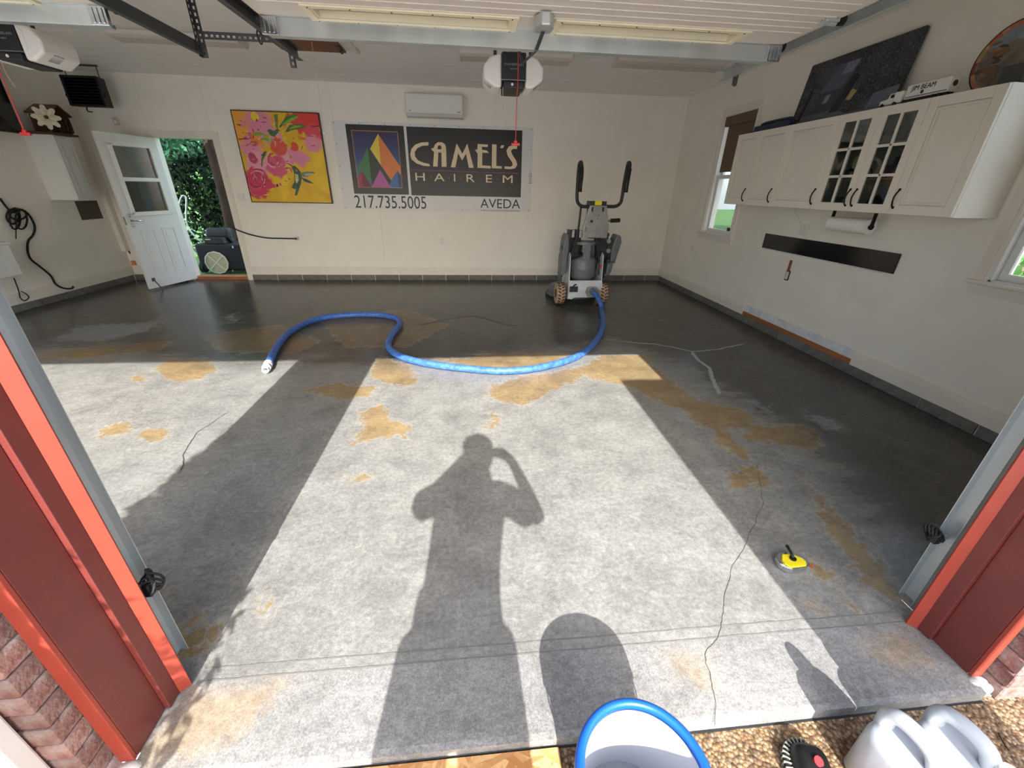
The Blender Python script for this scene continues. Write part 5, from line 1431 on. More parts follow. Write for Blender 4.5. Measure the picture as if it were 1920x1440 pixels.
MB().prism(arcpoly(.45 * ur_, .82 * ur_, .6, 2.7), .0008, Mz).build('painted_sky', MAT['plaque_sky'], rp_)
for k, (a0, a1, c) in enumerate(((2.2, 2.6, '#b5552c'), (2.7, 2.95, '#a08a3a'), (1.6, 2.0, '#b86a4a'), (3.1, 3.5, '#8a4a34'))):
    MB().prism(arcpoly(.86 * ur_, .965 * ur_, a0, a1, 5), .0022, Mz).build('rim_motif', fc(c), rp_)
rd = random.Random(4)
for k in range(16):
    a = rd.uniform(2.4, 4.2); q = rd.uniform(.3, .78) * ur_; w = rd.uniform(.02, .06)
    cxk, cyk = q * math.cos(a), q * math.sin(a)
    MB().prism([(cxk + w * math.cos(t) * rd.uniform(.6, 1.3), cyk + w * .5 * math.sin(t) * rd.uniform(.6, 1.3)) for t in [i * .9 for i in range(7)]], .0012 + .0001 * k, Mz).build('painted_motif', fc(rd.choice(['#5a4636', '#7a5a44', '#3f3a38', '#9a6e54', '#6d6258'])), rp_)
# dark box beside the plaque (right end of the cabinets)
ob = MB().box(XF + .06, XR - .09, onx(1898, 152, XF).y + .0, onx(1898, 152, XF).y + .14, zt + .001, zt + .10).build('dark_case', MAT['dark_steel'], bevel=.01)
tag(ob, 'dark grey case on top of the end cabinet in front of the round plaque', 'box')

# paper towels
py0 = onx(1632, 424, XR - .17).y; py1 = onx(1560, 418, XR - .17).y
pz = (onx(1560, 419, XR - .17).z + onx(1632, 426, XR - .17).z) / 2
ph = thing('paper_towel_holder', 'dark metal paper towel holder hanging under the glass-door cabinet', 'holder', (XR - .17, (py0 + py1) / 2, pz - .03))
for yy in (py0 - .012, py1 + .012):
    MB().box(XR - .185, XR - .155, yy - .003, yy + .003, pz, CZ0 - .001).cyl((XR - .17, yy - .004, pz), (XR - .17, yy + .004, pz), .022, n=14).build('arm', MAT['handle_black'], ph)
MB().box(XR - .19, XR - .15, py0 - .012, py1 + .012, CZ0 - .006, CZ0 - .001).build('mounting_bar', MAT['handle_black'], ph)
MB().cyl((XR - .17, py0 - .012, pz), (XR - .17, py1 + .012, pz), .009, n=10).build('rod', MAT['handle_black'], ph)
ro = MB(); Mx = frame((XR - .17, py0, pz), Vector((1, 0, 0)), Vector((0, 0, 1)), Vector((0, 1, 0)))
ro.lathe([(.020, 0), (.060, 0), (.060, py1 - py0), (.020, py1 - py0)], (0, 0, 0), 28, close=True); ro.v = [Mx @ p for p in ro.v]
tag(ro.build('paper_towel_roll', MAT['paper'], smooth='auto'), 'white paper towel roll on the holder under the cabinets', 'paper towels')

# black splash panel, hanging opener tool
sy1, sy0 = onx(1434, 450, XR).y, onx(1684, 495, XR).y
bz1 = (onx(1434, 436, XR).z + onx(1690, 477, XR).z) / 2; bz0 = (onx(1427, 464, XR).z + onx(1678, 513, XR).z) / 2
def marble():
    m = mm('black_marble', '#0a0a0b', .15, col2='#131315', scale=5)
    return m
bp_ = thing('splash_panel', 'glossy black stone strip fixed to the wall under the cabinets', 'panel', (XR - .006, (sy0 + sy1) / 2, bz0 - .012))
MB().box(XR - .014, XR - .001, sy0, sy1, bz0, bz1).build('slab', marble(), bp_, bevel=.002)
MB().box(XR - .005, XR - .001, sy0 + .1, sy1, bz0 - .014, bz0).build('adhesive_bead', MAT['raw_white'], bp_)
c1, c2 = onx(1486, 488, XR), onx(1473, 525, XR)
ht = thing('hanging_scraper', 'small scraper with a reddish handle fixed on the wall below the black strip', 'tool', (XR - .01, c1.y, c2.z))
zmid = c2.z + (c1.z - c2.z) * .48
MB().box(XR - .022, XR - .004, c1.y - .012, c1.y + .012, zmid - .01, c1.z).build('handle', fc('#7a4a3c'), ht, bevel=.005)
mm('plate_white', '#d9d9d4', .4)
MB().box(XR - .012, XR - .002, c1.y - .030, c1.y + .030, c2.z, zmid).build('blade_plate', MAT['black_plastic'], ht, bevel=.006)
MB().box(XR - .0135, XR - .012, c1.y - .021, c1.y + .021, c2.z + .012, zmid - .010).build('face', MAT['plate_white'], ht)
wv = bpy.data.objects['outlet.001']
MB().tube(smooth_path([Vector((XR - .02, onx(1492, 393, XR).y, CZ0 - .002)), onx(1494, 405, XR - .012), onx(1500, 416, XR - .012), onx(1503, 425, XR - .02)], 4), .0035, 6).build('plugged_cord', MAT['white_paint'], wv)

# ================================================================== LEFT WALL
y0 = onx(95, 375, XL).y; z0 = onx(95, 375, XL).z
xf = ony(148, 376, y0).x; y1 = onx(178, 375, xf).y; z1 = (onx(48, 250, XL).z + ony(103, 254, y0).z) / 2
y1 = min(y1, y0 + .75)
wc = thing('storage_cabinet', 'plain white wall cabinet with a board on top near the side door', 'cabinet', ((XL + xf) / 2, (y0 + y1) / 2, z0))
MB().box(XL + .001, xf - .02, y0, y1, z0, z1).build('body', MAT['white_paint'], wc, bevel=.003)
ym = (y0 + y1) / 2
for a, b in ((y0 + .002, ym - .002), (ym + .002, y1 - .002)):
    d_ = MB().box(xf - .019, xf, a, b, z0 + .002, z1 - .002).build('door', MAT['white_paint'], wc, bevel=.003)
    MB().box(xf, xf + .004, a + .06, a + .068, z0 + .07, z1 - .07).box(xf, xf + .004, b - .068, b - .06, z0 + .07, z1 - .07).box(xf, xf + .004, a + .06, b - .06, z1 - .078, z1 - .07).box(xf, xf + .004, a + .06, b - .06, z0 + .07, z0 + .078).build('bead', MAT['white_paint'], d_, bevel=.001)
tag(MB().box(XL + .002, xf + .06, y0 - .12, y1 + .06, z1 + .001, z1 + .024).build('shelf_board', MAT['brown_dark'], bevel=.003), 'dark brown board lying on the plain white wall cabinet', 'board')
zb = z1 + .025
# rustic bird house with a white flower
hx, hy = XL + .22, y0 + .22
zb += .004
bh = thing('bird_house', 'rustic brown wooden bird house on the board near the heater', 'bird house', (hx, hy, zb))
MB().box(hx - .12, hx + .10, hy - .14, hy + .14, zb, zb + .20).build('body', MAT['brown_dark'], bh, bevel=.004)
MB().slab([(hx - .14, hy - .17, zb + .20), (hx + .13, hy - .17, zb + .20), (hx + .13, hy + .02, zb + .31), (hx - .14, hy + .02, zb + .31)], .018).slab([(hx - .14, hy + .02, zb + .31), (hx + .13, hy + .02, zb + .31), (hx + .13, hy + .18, zb + .20), (hx - .14, hy + .18, zb + .20)], .018).build('roof', fc('#5f3d24'), bh, bevel=.003)
for k in range(5): MB().tube(smooth_path([(hx + .115, hy - .12 + .06 * k, zb + .016), (hx + .12, hy - .12 + .06 * k, zb + .1), (hx + .115, hy - .12 + .06 * k, zb + .19)], 3), .014, 7).build('stick', MAT['bark'], bh)
MB().cyl((hx - .02, hy - .135, zb + .13), (hx - .02, hy - .145, zb + .13), .035, n=14).build('entrance', MAT['black_plastic'], bh)
fl = thing('white_flower', 'large white artificial flower in front of the bird house', 'flower', (hx + .17, hy - .28, zb))
fcn = Vector((hx + .20, hy - .30, zb + .15))
nrm = (O - fcn).normalized(); uu = nrm.cross(Vector((0, 0, 1))).normalized(); vv = nrm.cross(uu)
for ring, (R_, n_p, tilt) in enumerate(((.135, 8, .35), (.10, 7, .6), (.06, 5, .9))):
    for i in range(n_p):
        a = 2 * math.pi * i / n_p + ring * .4
        d_ = uu * math.cos(a) + vv * math.sin(a); sd = nrm.cross(d_)
        b0 = fcn + nrm * (.005 + .006 * ring)
        pts = [b0 + sd * .008, b0 - sd * .008, b0 + d_ * R_ * .55 - sd * R_ * .24 + nrm * tilt * .02, b0 + d_ * R_ * .9 - sd * R_ * .15 + nrm * tilt * .05, b0 + d_ * R_ + nrm * tilt * .07, b0 + d_ * R_ * .9 + sd * R_ * .15 + nrm * tilt * .05, b0 + d_ * R_ * .55 + sd * R_ * .24 + nrm * tilt * .02]
        MB().slab(pts, .003).build('petal', MAT['petal'], fl)
MB().ball(fcn + nrm * .03, .022, 10).build('flower_centre', MAT['brown_dark'], fl, smooth=True)
MB().tube(smooth_path([fcn, (hx + .18, hy - .27, zb + .08), (hx + .15, hy - .255, zb)], 4), .008, 6).build('stem', fc('#3c4a2c'), fl)
# television
tx = XL + .16
tv_y1 = onx(45, 250, tx).y; tv_z0 = onx(45, 251, tx).z; tv_z1 = onx(19, 118, tx).z
tv = thing('television', 'black flat television on the wall next to the bird house', 'television', (tx - .03, tv_y1 - .6, tv_z0))
MB().box(tx - .05, tx, tv_y1 - 1.22, tv_y1, tv_z0, tv_z1).build('case', MAT['black_plastic'], tv, bevel=.006)
MB().box(tx, tx + .002, tv_y1 - 1.205, tv_y1 - .015, tv_z0 + .02, tv_z1 - .015).build('screen', MAT['black_gloss'], tv)
MB().box(XL + .001, tx - .05, tv_y1 - .75, tv_y1 - .45, (tv_z0 + tv_z1) / 2 - .12, (tv_z0 + tv_z1) / 2 + .12).build('wall_mount', MAT['dark_steel'], tv)
# black unit heater
yh = 7.02
hq = [ony(a, b, yh) for a, b in ((110, 139), (181, 145), (199, 203), (131, 194))]
hx0, hx1 = (hq[0].x + hq[3].x) / 2, (hq[1].x + hq[2].x) / 2; hz0, hz1 = (hq[2].z + hq[3].z) / 2, (hq[0].z + hq[1].z) / 2
ht_ = thing('unit_heater', 'black louvred garage heater hung from the ceiling in the corner', 'heater', ((hx0 + hx1) / 2, yh + .15, hz0))
MB().box(hx0, hx1, yh + .03, yh + .14, hz0, hz1).build('housing', MAT['black_plastic'], ht_, bevel=.006)
fm = MB().box(hx0 - .005, hx0 + .02, yh, yh + .04, hz0, hz1).box(hx1 - .02, hx1 + .005, yh, yh + .04, hz0, hz1).box(hx0, hx1, yh, yh + .04, hz1 - .02, hz1 + .005).box(hx0, hx1, yh, yh + .04, hz0 - .005, hz0 + .02)
fm.build('front_frame', MAT['black_plastic'], ht_)
n = 9
for i in range(n):
    z = hz0 + .03 + (hz1 - hz0 - .06) * i / (n - 1)
    MB().slab([(hx0 + .02, yh - .002, z - .012), (hx1 - .02, yh - .002, z - .012), (hx1 - .02, yh + .026, z + .012), (hx0 + .02, yh + .026, z + .012)], .003).build('louvre', MAT['black_gloss'], ht_)
for s, x in ((-1, hx0 + .02), (1, hx1 - .02)):
    MB().cyl((x, yh + .09, hz1), (x, yh + .09, H - .001), .006, n=8).build('hanger_rod', MAT['dark_steel'], ht_)
    MB().box(x + s * .015 - .01, x + s * .015 + .035 * (1 if s > 0 else -1), yh + .02, yh + .06, hz0 + .10, hz0 + .13).build('side_lug', MAT['black_plastic'], ht_)
MB().box(hx0, hx1, yh + .08, yh + .10, H - .02, H - .001).build('hanger_bar', MAT['dark_steel'], ht_)
MB().tube(smooth_path([(hx0 + .12, yh + .1, hz0), (hx0 + .13, yh + .08, hz0 - .05), (hx0 + .2, yh + .06, hz0 - .06)], 4), .008, 6).tube(smooth_path([(hx0 - .0, yh + .1, hz0 + .1), (hx0 - .06, yh + .08, hz0 + .12), (hx0 + .01, yh + .06, hz0 + .06)], 4), .012, 6).build('supply_pipe', MAT['black_plastic'], ht_)
# breaker panel
ba = onx(139, 377, XL).y, onx(187, 395, XL).y
bz = onx(150, 413, XL).z, onx(150, 377, XL).z
ep = thing('breaker_panel', 'dark brown breaker panel door on the wall below the plain white cabinet', 'panel', (XL + .01, sum(ba) / 2, bz[0]))
MB().box(XL + .001, XL + .012, ba[0], ba[1], bz[0], bz[1]).build('surround', MAT['panel_brown'], ep, bevel=.002)
MB().box(XL + .012, XL + .017, ba[0] + .02, ba[1] - .02, bz[0] + .02, bz[1] - .02).build('door', MAT['panel_brown'], ep, bevel=.002)
# boxed-in cable chase in the corner
yc_ = onx(245, 470, XL + .06).y; zc_ = onx(245, 470, XL + .06).z
tag(MB().box(XL + .001, XL + .07, yc_ - .11, yc_ + .05, zc_, H - .001).build('trim_20', MAT['trim_paint'], bevel=.003), kind='structure')
hs = thing('black_pipe', 'short black flexible pipe with an orange coupling below the boxed-in chase', 'pipe', (XL + .05, yc_, BZ1 + .02))
MB().tube(smooth_path([(XL + .045, yc_ - .02, zc_ - .001), (XL + .06, yc_ - .0, zc_ - .08), (XL + .09, yc_ + .02, zc_ - .16), (XL + .06, yc_ - .03, BZ1 + .075)], 5), .014, 8).build('pipe', MAT['black_rubber'], hs, smooth=True)
MB().cyl((XL + .06, yc_ - .03, BZ1 + .015), (XL + .055, yc_ - .02, BZ1 + .085), .034, n=12).build('coupling', MAT['orange'], hs)
MB().cyl((XL + .083, yc_ + .005, zc_ - .12), (XL + .088, yc_ + .015, zc_ - .15), .020, n=10).build('clamp', MAT['chrome'], hs)
# white wall box
xw = XL + .30
wy1 = onx(28, 480, xw).y; wz1 = onx(26, 452, xw).z; wz0 = onx(33, 518, xw).z
wb_ = thing('utility_sink', 'plain white wall-hung utility basin below the coiled black cord', 'basin', (XL + .15, wy1 - .3, wz0))
MB().box(XL + .001, xw, wy1 - .62, wy1, wz0, wz1 - .02).build('basin', MAT['sink_white'], wb_, bevel=.015)
MB().box(XL + .001, xw + .012, wy1 - .635, wy1 + .012, wz1 - .03, wz1).build('rim', MAT['sink_white'], wb_, bevel=.006)
# coiled black cord on the wall
cw = XL + .03
cc = thing('coiled_cord', 'coiled black power cord hanging on the wall with its tail on the baseboard', 'cord', onx(30, 405, cw))
def cordpath(L, off=0): return [onx(a, b, cw + off) for a, b in L]
MB().tube(smooth_path(cordpath([(0, 372), (12, 388), (24, 398), (40, 393), (55, 404), (65, 424), (62, 440), (53, 452), (52, 470), (58, 486), (75, 500), (95, 517), (104, 532), (118, 540), (134, 541), (137, 537)]), 5), .012, 7).build('tail', MAT['black_rubber'], cc, smooth=True)
for k, (dx, dy, rx, ry) in enumerate(((24, 406, 12, 14), (28, 410, 10, 20), (34, 402, 16, 10), (40, 412, 11, 18))):
    MB().tube([onx(dx + rx * math.cos(t), dy + ry * math.sin(t), cw + .012 * k) for t in [2 * math.pi * i / 16 for i in range(16)]], .010, 6, closed=True).build('loop', MAT['black_rubber'], cc, smooth=True)
MB().tube(smooth_path(cordpath([(30, 425), (30, 448)]), 4), .005, 6).build('lead', MAT['black_rubber'], cc)
hk = onx(28, 392, XL + .03)
MB().cyl((XL + .001, hk.y, hk.z), (XL + .07, hk.y, hk.z + .01), .008, n=8).build('hook', MAT['dark_steel'], cc)
tw = thing('thin_cable', 'thin black cable dangling below the white utility basin', 'cable', onx(40, 560, cw))
MB().tube(smooth_path(cordpath([(26, 521), (35, 545), (38, 558), (46, 564), (54, 558), (50, 552), (40, 546)]), 4), .006, 6).build('cable', MAT['black_rubber'], tw)
# ================================================================== FLOOR GRINDER AND HOSE
yr = 5.60
def G(px, py, y=yr): return ony(px, py, y)
gx0, gx1 = G(1046, 550).x, G(1141, 552).x
gc = (gx0 + gx1) / 2
gr = thing('floor_grinder', 'propane floor grinder with tan treaded wheels and tall handlebars by the back wall', 'floor grinder', (gc, 5.9, 0.001))
wr_ = .155; ww = .115
for s, x in ((1, gx0), (-1, gx1)):
    xi, xo = x, x + s * ww
    cy_, cz_ = yr + wr_, wr_ + .006
    tyre = MB().cyl((min(xi, xo), cy_, cz_), (max(xi, xo), cy_, cz_), wr_ - .008, n=32).build('wheel', MAT['tyre_tan'], gr, smooth='auto', bevel=.012)
    lug = MB()
    for i in range(20):
        a = 2 * math.pi * i / 20
        for h_ in (0, 1):
            aa = a + (math.pi / 20 if h_ else 0)
            M = Matrix.Translation((0, cy_, cz_)) @ Matrix.Rotation(aa, 4, 'X')
            xm0 = min(xi, xo) + (.006 if h_ == 0 else ww / 2 + .004)
            M2 = M @ Matrix.Translation((xm0 + ww * .21, 0, wr_ - .009)) @ Matrix.Rotation(.5 if h_ else -.5, 4, 'Z')
            lug.box(-ww * .20, ww * .20, -.010, .010, 0, .008, M2)
    lug.build('tread', MAT['tyre_lug'], tyre)
    MB().cyl((xi - s * .004, cy_, cz_), (xo + s * .004, cy_, cz_), .06, n=18).build('hub', MAT['machine_dark'], tyre, smooth='auto')
MB().cyl((gx0, yr + wr_, wr_ + .006), (gx1, yr + wr_, wr_ + .006), .015, n=10).build('axle', MAT['machine_dark'], gr)
# white rear chassis plate with side cheeks
pa_ = [G(1069, 527), G(1130, 527), G(1134, 559), G(1124, 562), G(1118, 559), G(1078, 559), G(1072, 563), G(1066, 561)]
ch = MB().prism([(p.x, p.z) for p in pa_], .02, frame((0, yr + .055, 0), BX, BZ_, BN)).build('rear_plate', MAT['machine_white'], gr, bevel=.004)
chx0, chx1 = G(1069, 527).x, G(1130, 527).x
cztop = G(1100, 480).z
for x in (chx0, chx1): MB().prism([(yr + .04, .10), (yr + .04, .30), (yr + .09, cztop), (yr + .16, cztop + .03), (yr + .50, .32), (yr + .55, .10)], .012, frame((x - .006, 0, 0), Vector((0, 1, 0)), BZ_, BX)).build('side_cheek', MAT['machine_white'], gr, bevel=.003)
hexp = [G(1098, 548), G(1102, 539), G(1119, 538), G(1126, 546), G(1124, 559), G(1102, 558)]
MB().prism([(p.x, p.z) for p in hexp], .012, frame((0, yr + .035, 0), BX, BZ_, BN)).build('port_plate', MAT['steel_brushed'], ch, bevel=.002)
po = G(1111, 546)
MB().cyl((po.x, yr + .03, po.z), (po.x, yr - .06, po.z - .01), .040, n=18).build('dust_port', MAT['machine_grey'], ch, smooth='auto')
e0 = G(1078, 542)
MB().box(e0.x - .07, e0.x + .05, yr + .030, yr + .036, e0.z - .05, e0.z + .03).tube(smooth_path([(e0.x - .03, yr + .025, e0.z), (e0.x - .01, yr + .01, e0.z + .05), (e0.x + .02, yr + .005, e0.z + .06)], 3), .010, 6).build('warning_label', MAT['machine_dark'], ch)
# grinding head shroud
hcx, hcy = gc - .02, 6.26
MB().lathe([(.35, .0), (.38, .02), (.38, .12), (.34, .16), (.15, .19), (.0001, .19)], (hcx, hcy, .004), 40).build('grinding_shroud', MAT['machine_grey'], gr, smooth='auto')
MB().lathe([(.385, 0), (.395, .002), (.395, .035), (.385, .037)], (hcx, hcy, .002), 40, close=True).build('brush_skirt', MAT['black_rubber'], gr)
dk = MB().box(chx0 + .02, chx1 - .02, yr + .10, 6.55, .20, .30).build('deck', MAT['machine_grey'], gr, bevel=.01)
# engine block behind the tank
eng = MB().box(chx0 + .0, chx1 - .0, 6.05, 6.50, .30, .62).box(chx0 + .06, chx1 - .06, 6.02, 6.46, .62, .80).box(chx0 - .02, chx0 + .10, 5.98, 6.20, .56, .86).box(chx1 - .11, chx1 + .01, 5.98, 6.20, .52, .84)
eng.build('engine', MAT['machine_dark'], gr, bevel=.02)
for L in ([(1117, 447), (1141, 440), (1143, 470), (1137, 500), (1133, 522), (1118, 522)], [(1069, 440), (1092, 436), (1086, 470), (1080, 522), (1066, 524), (1064, 480)]):
    MB().prism([(p.x, p.z) for p in [G(a, b, 5.94) for a, b in L]], .10, frame((0, 5.94, 0), BX, BZ_, Vector((0, 1, 0)))).build('engine_cover', MAT['machine_dark'], gr, bevel=.012)
# propane tank
tkx = G(1099, 490, 5.72).x; tr_ = (G(1123, 500, 5.80).x - G(1076, 500, 5.80).x) / 2
tz0, tz1 = G(1099, 531, 5.70).z + .015, G(1099, 484, 5.70).z
ty = 5.70 + tr_
tank = MB().lathe([(.02, tz0), (tr_ * .7, tz0 + .005), (tr_ * .95, tz0 + .04), (tr_, tz0 + .08), (tr_, tz0 + .16), (tr_ * 1.01, tz0 + .165), (tr_ * 1.01, tz0 + .175), (tr_, tz0 + .18), (tr_, tz1 - .05), (tr_ * .88, tz1 - .01), (tr_ * .6, tz1 + .015), (.03, tz1 + .02)], (tkx, ty, 0), 32).build('propane_tank', MAT['tank_grey'], gr, smooth=True)
zc0, zc1 = tz1 - .01, G(1099, 455, 5.72).z
cr = tr_ * .80
col_ = MB().lathe([(cr, zc1 - .035), (cr + .012, zc1 - .035), (cr + .012, zc1), (cr, zc1)], (tkx, ty, 0), 28, close=True)
for k in range(3):
    a = -math.pi / 2 + k * 2 * math.pi / 3
    M = Matrix.Translation((tkx, ty, 0)) @ Matrix.Rotation(a, 4, 'Z')
    col_.box(cr - .002, cr + .010, -.05, .05, zc0 - .02, zc1 - .03, M)
col_.build('collar', MAT['tank_grey'], tank, smooth='auto')
MB().lathe([(.03, tz1 + .01), (.03, tz1 + .06), (.045, tz1 + .065), (.045, tz1 + .09), (.02, tz1 + .095)], (tkx, ty, 0), 14).build('valve', MAT['steel_brushed'], tank, smooth='auto')
lbp = G(1103, 463, ty - cr * .2)
MB().box(lbp.x - .045, lbp.x + .05, ty + cr - .03, ty + cr - .026, lbp.z - .06, lbp.z + .04).build('paper_label', MAT['paper'], tank)
MB().tube(smooth_path([(tkx, ty - .03, tz1 + .05), (tkx - .12, ty - .12, tz1 + .0), (tkx - .24, ty - .06, tz1 - .03), (tkx - .25, ty + .1, tz1 + .08), (tkx - .1, ty + .22, tz1 + .2)], 5), .012, 7).build('gas_hose', MAT['black_rubber'], gr, smooth=True)
# steel console panel
cq = [G(1107, 384, 5.66), G(1138, 384, 5.66), G(1141, 425, 5.68), G(1136, 446, 5.70), G(1091, 445, 5.70), G(1094, 425, 5.68)]
MB().prism([(p.x, p.z) for p in cq], -.05, frame((0, 5.66, 0), BX, BZ_, BN)).build('console_panel', MAT['steel_brushed'], gr, bevel=.004)
cb_ = G(1116, 380, 5.66)
for px, py in ((1111, 390), (1131, 390)):
    p = G(px, py, 5.66); MB().box(p.x - .012, p.x + .012, 5.653, 5.659, p.z - .045, p.z + .012).build('slot', MAT['machine_dark'], gr)
for px, py in ((1098, 432), (1132, 433), (1133, 427), (1116, 404), (1123, 404), (1098, 427), (1120, 410)):
    p = G(px, py, 5.66); MB().cyl((p.x, 5.652, p.z), (p.x, 5.66, p.z), .011, n=10).build('rivet', MAT['chrome'], gr)
p = G(1109, 415, 5.66); MB().cyl((p.x, 5.645, p.z), (p.x, 5.66, p.z), .018, n=12).build('hole_plug', MAT['machine_dark'], gr)
q = [G(1106, 377, 5.64), G(1138, 377, 5.64), G(1139, 386, 5.64), G(1105, 386, 5.64)]
ctl = MB().box(q[0].x, q[1].x, 5.63, 5.80, q[2].z, q[0].z).build('control_box', MAT['machine_dark'], gr, bevel=.008)
p = G(1122, 380, 5.63); MB().box(p.x - .045, p.x + .045, 5.626, 5.631, p.z - .03, p.z + .02).build('yellow_sticker', MAT['yellow'], ctl)
MB().box(cb_.x - .03, cb_.x + .13, 5.75, 5.95, cq[4].z - .02, cq[4].z + .42).build('console_body', MAT['machine_dark'], gr, bevel=.02)
# handlebars
def bar(L, s):
    pts = []
    for (px, py, dy) in L: pts.append(G(px, py, 5.66 + dy))
    MB().tube(smooth_path(pts, 6), .021, 10).build('handlebar', MAT['machine_dark'], gr, smooth=True)
bar([(1108, 387, .03), (1093, 387, .03), (1085, 382, .03), (1082, 372, .02), (1083, 345, .0), (1085, 318, -.02), (1087, 306, -.06), (1090, 305, -.14), (1091, 318, -.20), (1089, 340, -.22), (1087, 359, -.22)], -1)
bar([(1137, 387, .03), (1153, 387, .03), (1162, 382, .03), (1166, 372, .02), (1170, 345, .0), (1175, 318, -.02), (1178, 306, -.06), (1181, 307, -.14), (1180, 320, -.20), (1176, 340, -.22), (1173, 361, -.22)], 1)
for L in ([(1090.5, 314), (1090, 330), (1088, 345), (1087, 360)], [(1180.5, 316), (1178, 330), (1175, 346), (1173, 361)]):
    MB().tube([G(a, b, 5.445) for a, b in L], .027, 10).build('grip', MAT['black_rubber'], gr, smooth=True)
a_, b_ = G(1140, 414, 5.68), G(1162, 413, 5.68)
MB().cyl(a_, a_ + (b_ - a_) * .25, .012, n=10).build('lever_rod', MAT['chrome'], gr)
MB().cyl(a_ + (b_ - a_) * .22, b_, .026, n=14).build('lever_grip', MAT['black_rubber'], gr, smooth='auto')
# folding side weights
def plate(L, y, t, m, nm):
    return MB().prism([(p.x, p.z) for p in [G(a, b, y) for a, b in L]], t, frame((0, y, 0), BX, BZ_, Vector((0, 1, 0)))).build(nm, m, gr, bevel=.018, segs=3)
plate([(1063, 438), (1067, 440), (1068, 460), (1064, 490), (1062, 512), (1050, 518), (1053, 495), (1055, 470), (1058, 448)], 5.74, .22, MAT['machine_grey'], 'side_weight')
plate([(1158, 440), (1165, 443), (1166, 455), (1158, 478), (1153, 495), (1145, 490), (1147, 470), (1152, 452)], 5.74, .22, MAT['machine_grey'], 'side_weight')
plate([(1140, 494), (1151, 492), (1147, 508), (1143, 517), (1136, 516), (1138, 503)], 5.70, .18, MAT['machine_grey'], 'side_weight')
for px, py in ((1147, 491), (1062, 466)):
    p = G(px, py, 5.70); MB().cyl((p.x - .05, 5.80, p.z), (p.x + .05, 5.80, p.z), .03, n=12).build('pivot', MAT['dark_steel'], gr)
p = G(1123, 501, 5.70); MB().ball((p.x + .03, 5.72, p.z), .024, 10).build('red_knob', MAT['red_plastic'], gr, smooth=True)
p = G(1085, 436, 5.75)
for k in range(4): MB().box(p.x - .13 + .05 * k, p.x - .095 + .05 * k, 5.78, 5.90, p.z - .10 + .03 * (k % 2), p.z + .03).build('engine_fitting', MAT['steel_brushed'] if k % 2 else MAT['machine_dark'], gr, bevel=.006)
for k, (px, py) in enumerate(((1138, 440), (1141, 452), (1130, 450), (1140, 470))):
    p = G(px, py, 5.8); MB().cyl((p.x, 5.78, p.z), (p.x, 5.95, p.z), .03, n=12).build('engine_fitting', MAT['steel_brushed'] if k % 2 else MAT['machine_dark'], gr, smooth='auto')
for x in (chx0 + .015, chx1 - .015):
    MB().tube(smooth_path([(x, 5.75, .42), (x, 5.80, .60), (gc + (x - gc) * .6, 5.78, .95), (gc + (x - gc) * .55, 5.74, 1.3)], 5), .014, 8).build('frame_post', MAT['machine_dark'], gr, smooth=True)

HR = .033
hp_px = [(1127, 578), (1131, 605), (1121, 634), (1085, 667), (1020, 688), (950, 696), (880, 692), (800, 682), (750, 668), (729, 651), (735, 628), (750, 608), (740, 596), (700, 590), (640, 592), (590, 600), (545, 622), (520, 650), (503, 684)]
hpts = [Vector((po.x, yr - .062, po.z - .01)), Vector((po.x + .02, yr - .16, po.z - .03)), Vector((po.x + .06, yr - .26, .10))] + [onz(a, b, HR) + Vector((0, 0, .002)) for a, b in hp_px]
hose = thing('vacuum_hose', 'blue vacuum hose curving over the floor from the grinder', 'hose', (hpts[12].x, hpts[12].y, .001))
hsm = smooth_path(hpts, 9)
MB().tube(hsm, HR, 14).build('hose', MAT['blue_hose'], hose, smooth=True)
d_ = (hsm[-1] - hsm[-3]).normalized()
e_ = hsm[-1]
M = frame(e_ - d_ * .02, d_.cross(Vector((0, 0, 1))).normalized(), Vector((0, 0, 1)), d_)
cf = MB().lathe([(.030, 0), (.037, .005), (.037, .05), (.033, .055), (.033, .075), (.036, .08), (.036, .11), (.028, .115), (.028, .165), (.022, .165), (.022, .02)], (0, 0, 0), 20); cf.v = [M @ p for p in cf.v]
lo = min(p.z for p in cf.v); cf.v = [p + Vector((0, 0, max(0, .002 - lo))) for p in cf.v]
cf.build('cuff', MAT['white_paint'], hose, smooth='auto')

# ================================================================== FOREGROUND THINGS
# bucket with a blue rim
bc = Vector((.363, .412, GZ)); rz = .325
bk = thing('bucket', 'white plastic bucket with a thick blue rim standing at the slab edge', 'bucket', (bc.x, bc.y, GZ))
hb_ = rz - GZ
wall_ = [(.0001, .001), (.128, .001), (.131, .01), (.143, hb_ - .075), (.147, hb_ - .07), (.147, hb_ - .05), (.144, hb_ - .045), (.145, hb_ - .02), (.140, hb_ - .02), (.138, hb_ - .05), (.127, .012), (.0001, .012)]
MB().lathe(wall_, bc, 48).build('wall', MAT['milky'], bk, smooth='auto')
MB().lathe([(.1345, hb_ - .022), (.1345, hb_ - .006), (.139, hb_), (.147, hb_ + .002), (.154, hb_ - .004), (.157, hb_ - .014), (.157, hb_ - .03), (.1475, hb_ - .033), (.1465, hb_ - .020)], bc, 56, close=True).build('rim', MAT['blue_rim'], bk, smooth=True)
MB().lathe([(.0001, .10), (.1325, .101), (.132, .095), (.0001, .094)], bc, 40).build('grey_slurry', MAT['grey_dust'], bk)
hpts_ = []
for i in range(13):
    t = math.pi * i / 12
    hpts_.append(bc + Vector((-.150 * math.cos(t) * .98, -.150 * math.sin(t) * .96 - .02, hb_ - .05 - .16 * math.sin(t))))
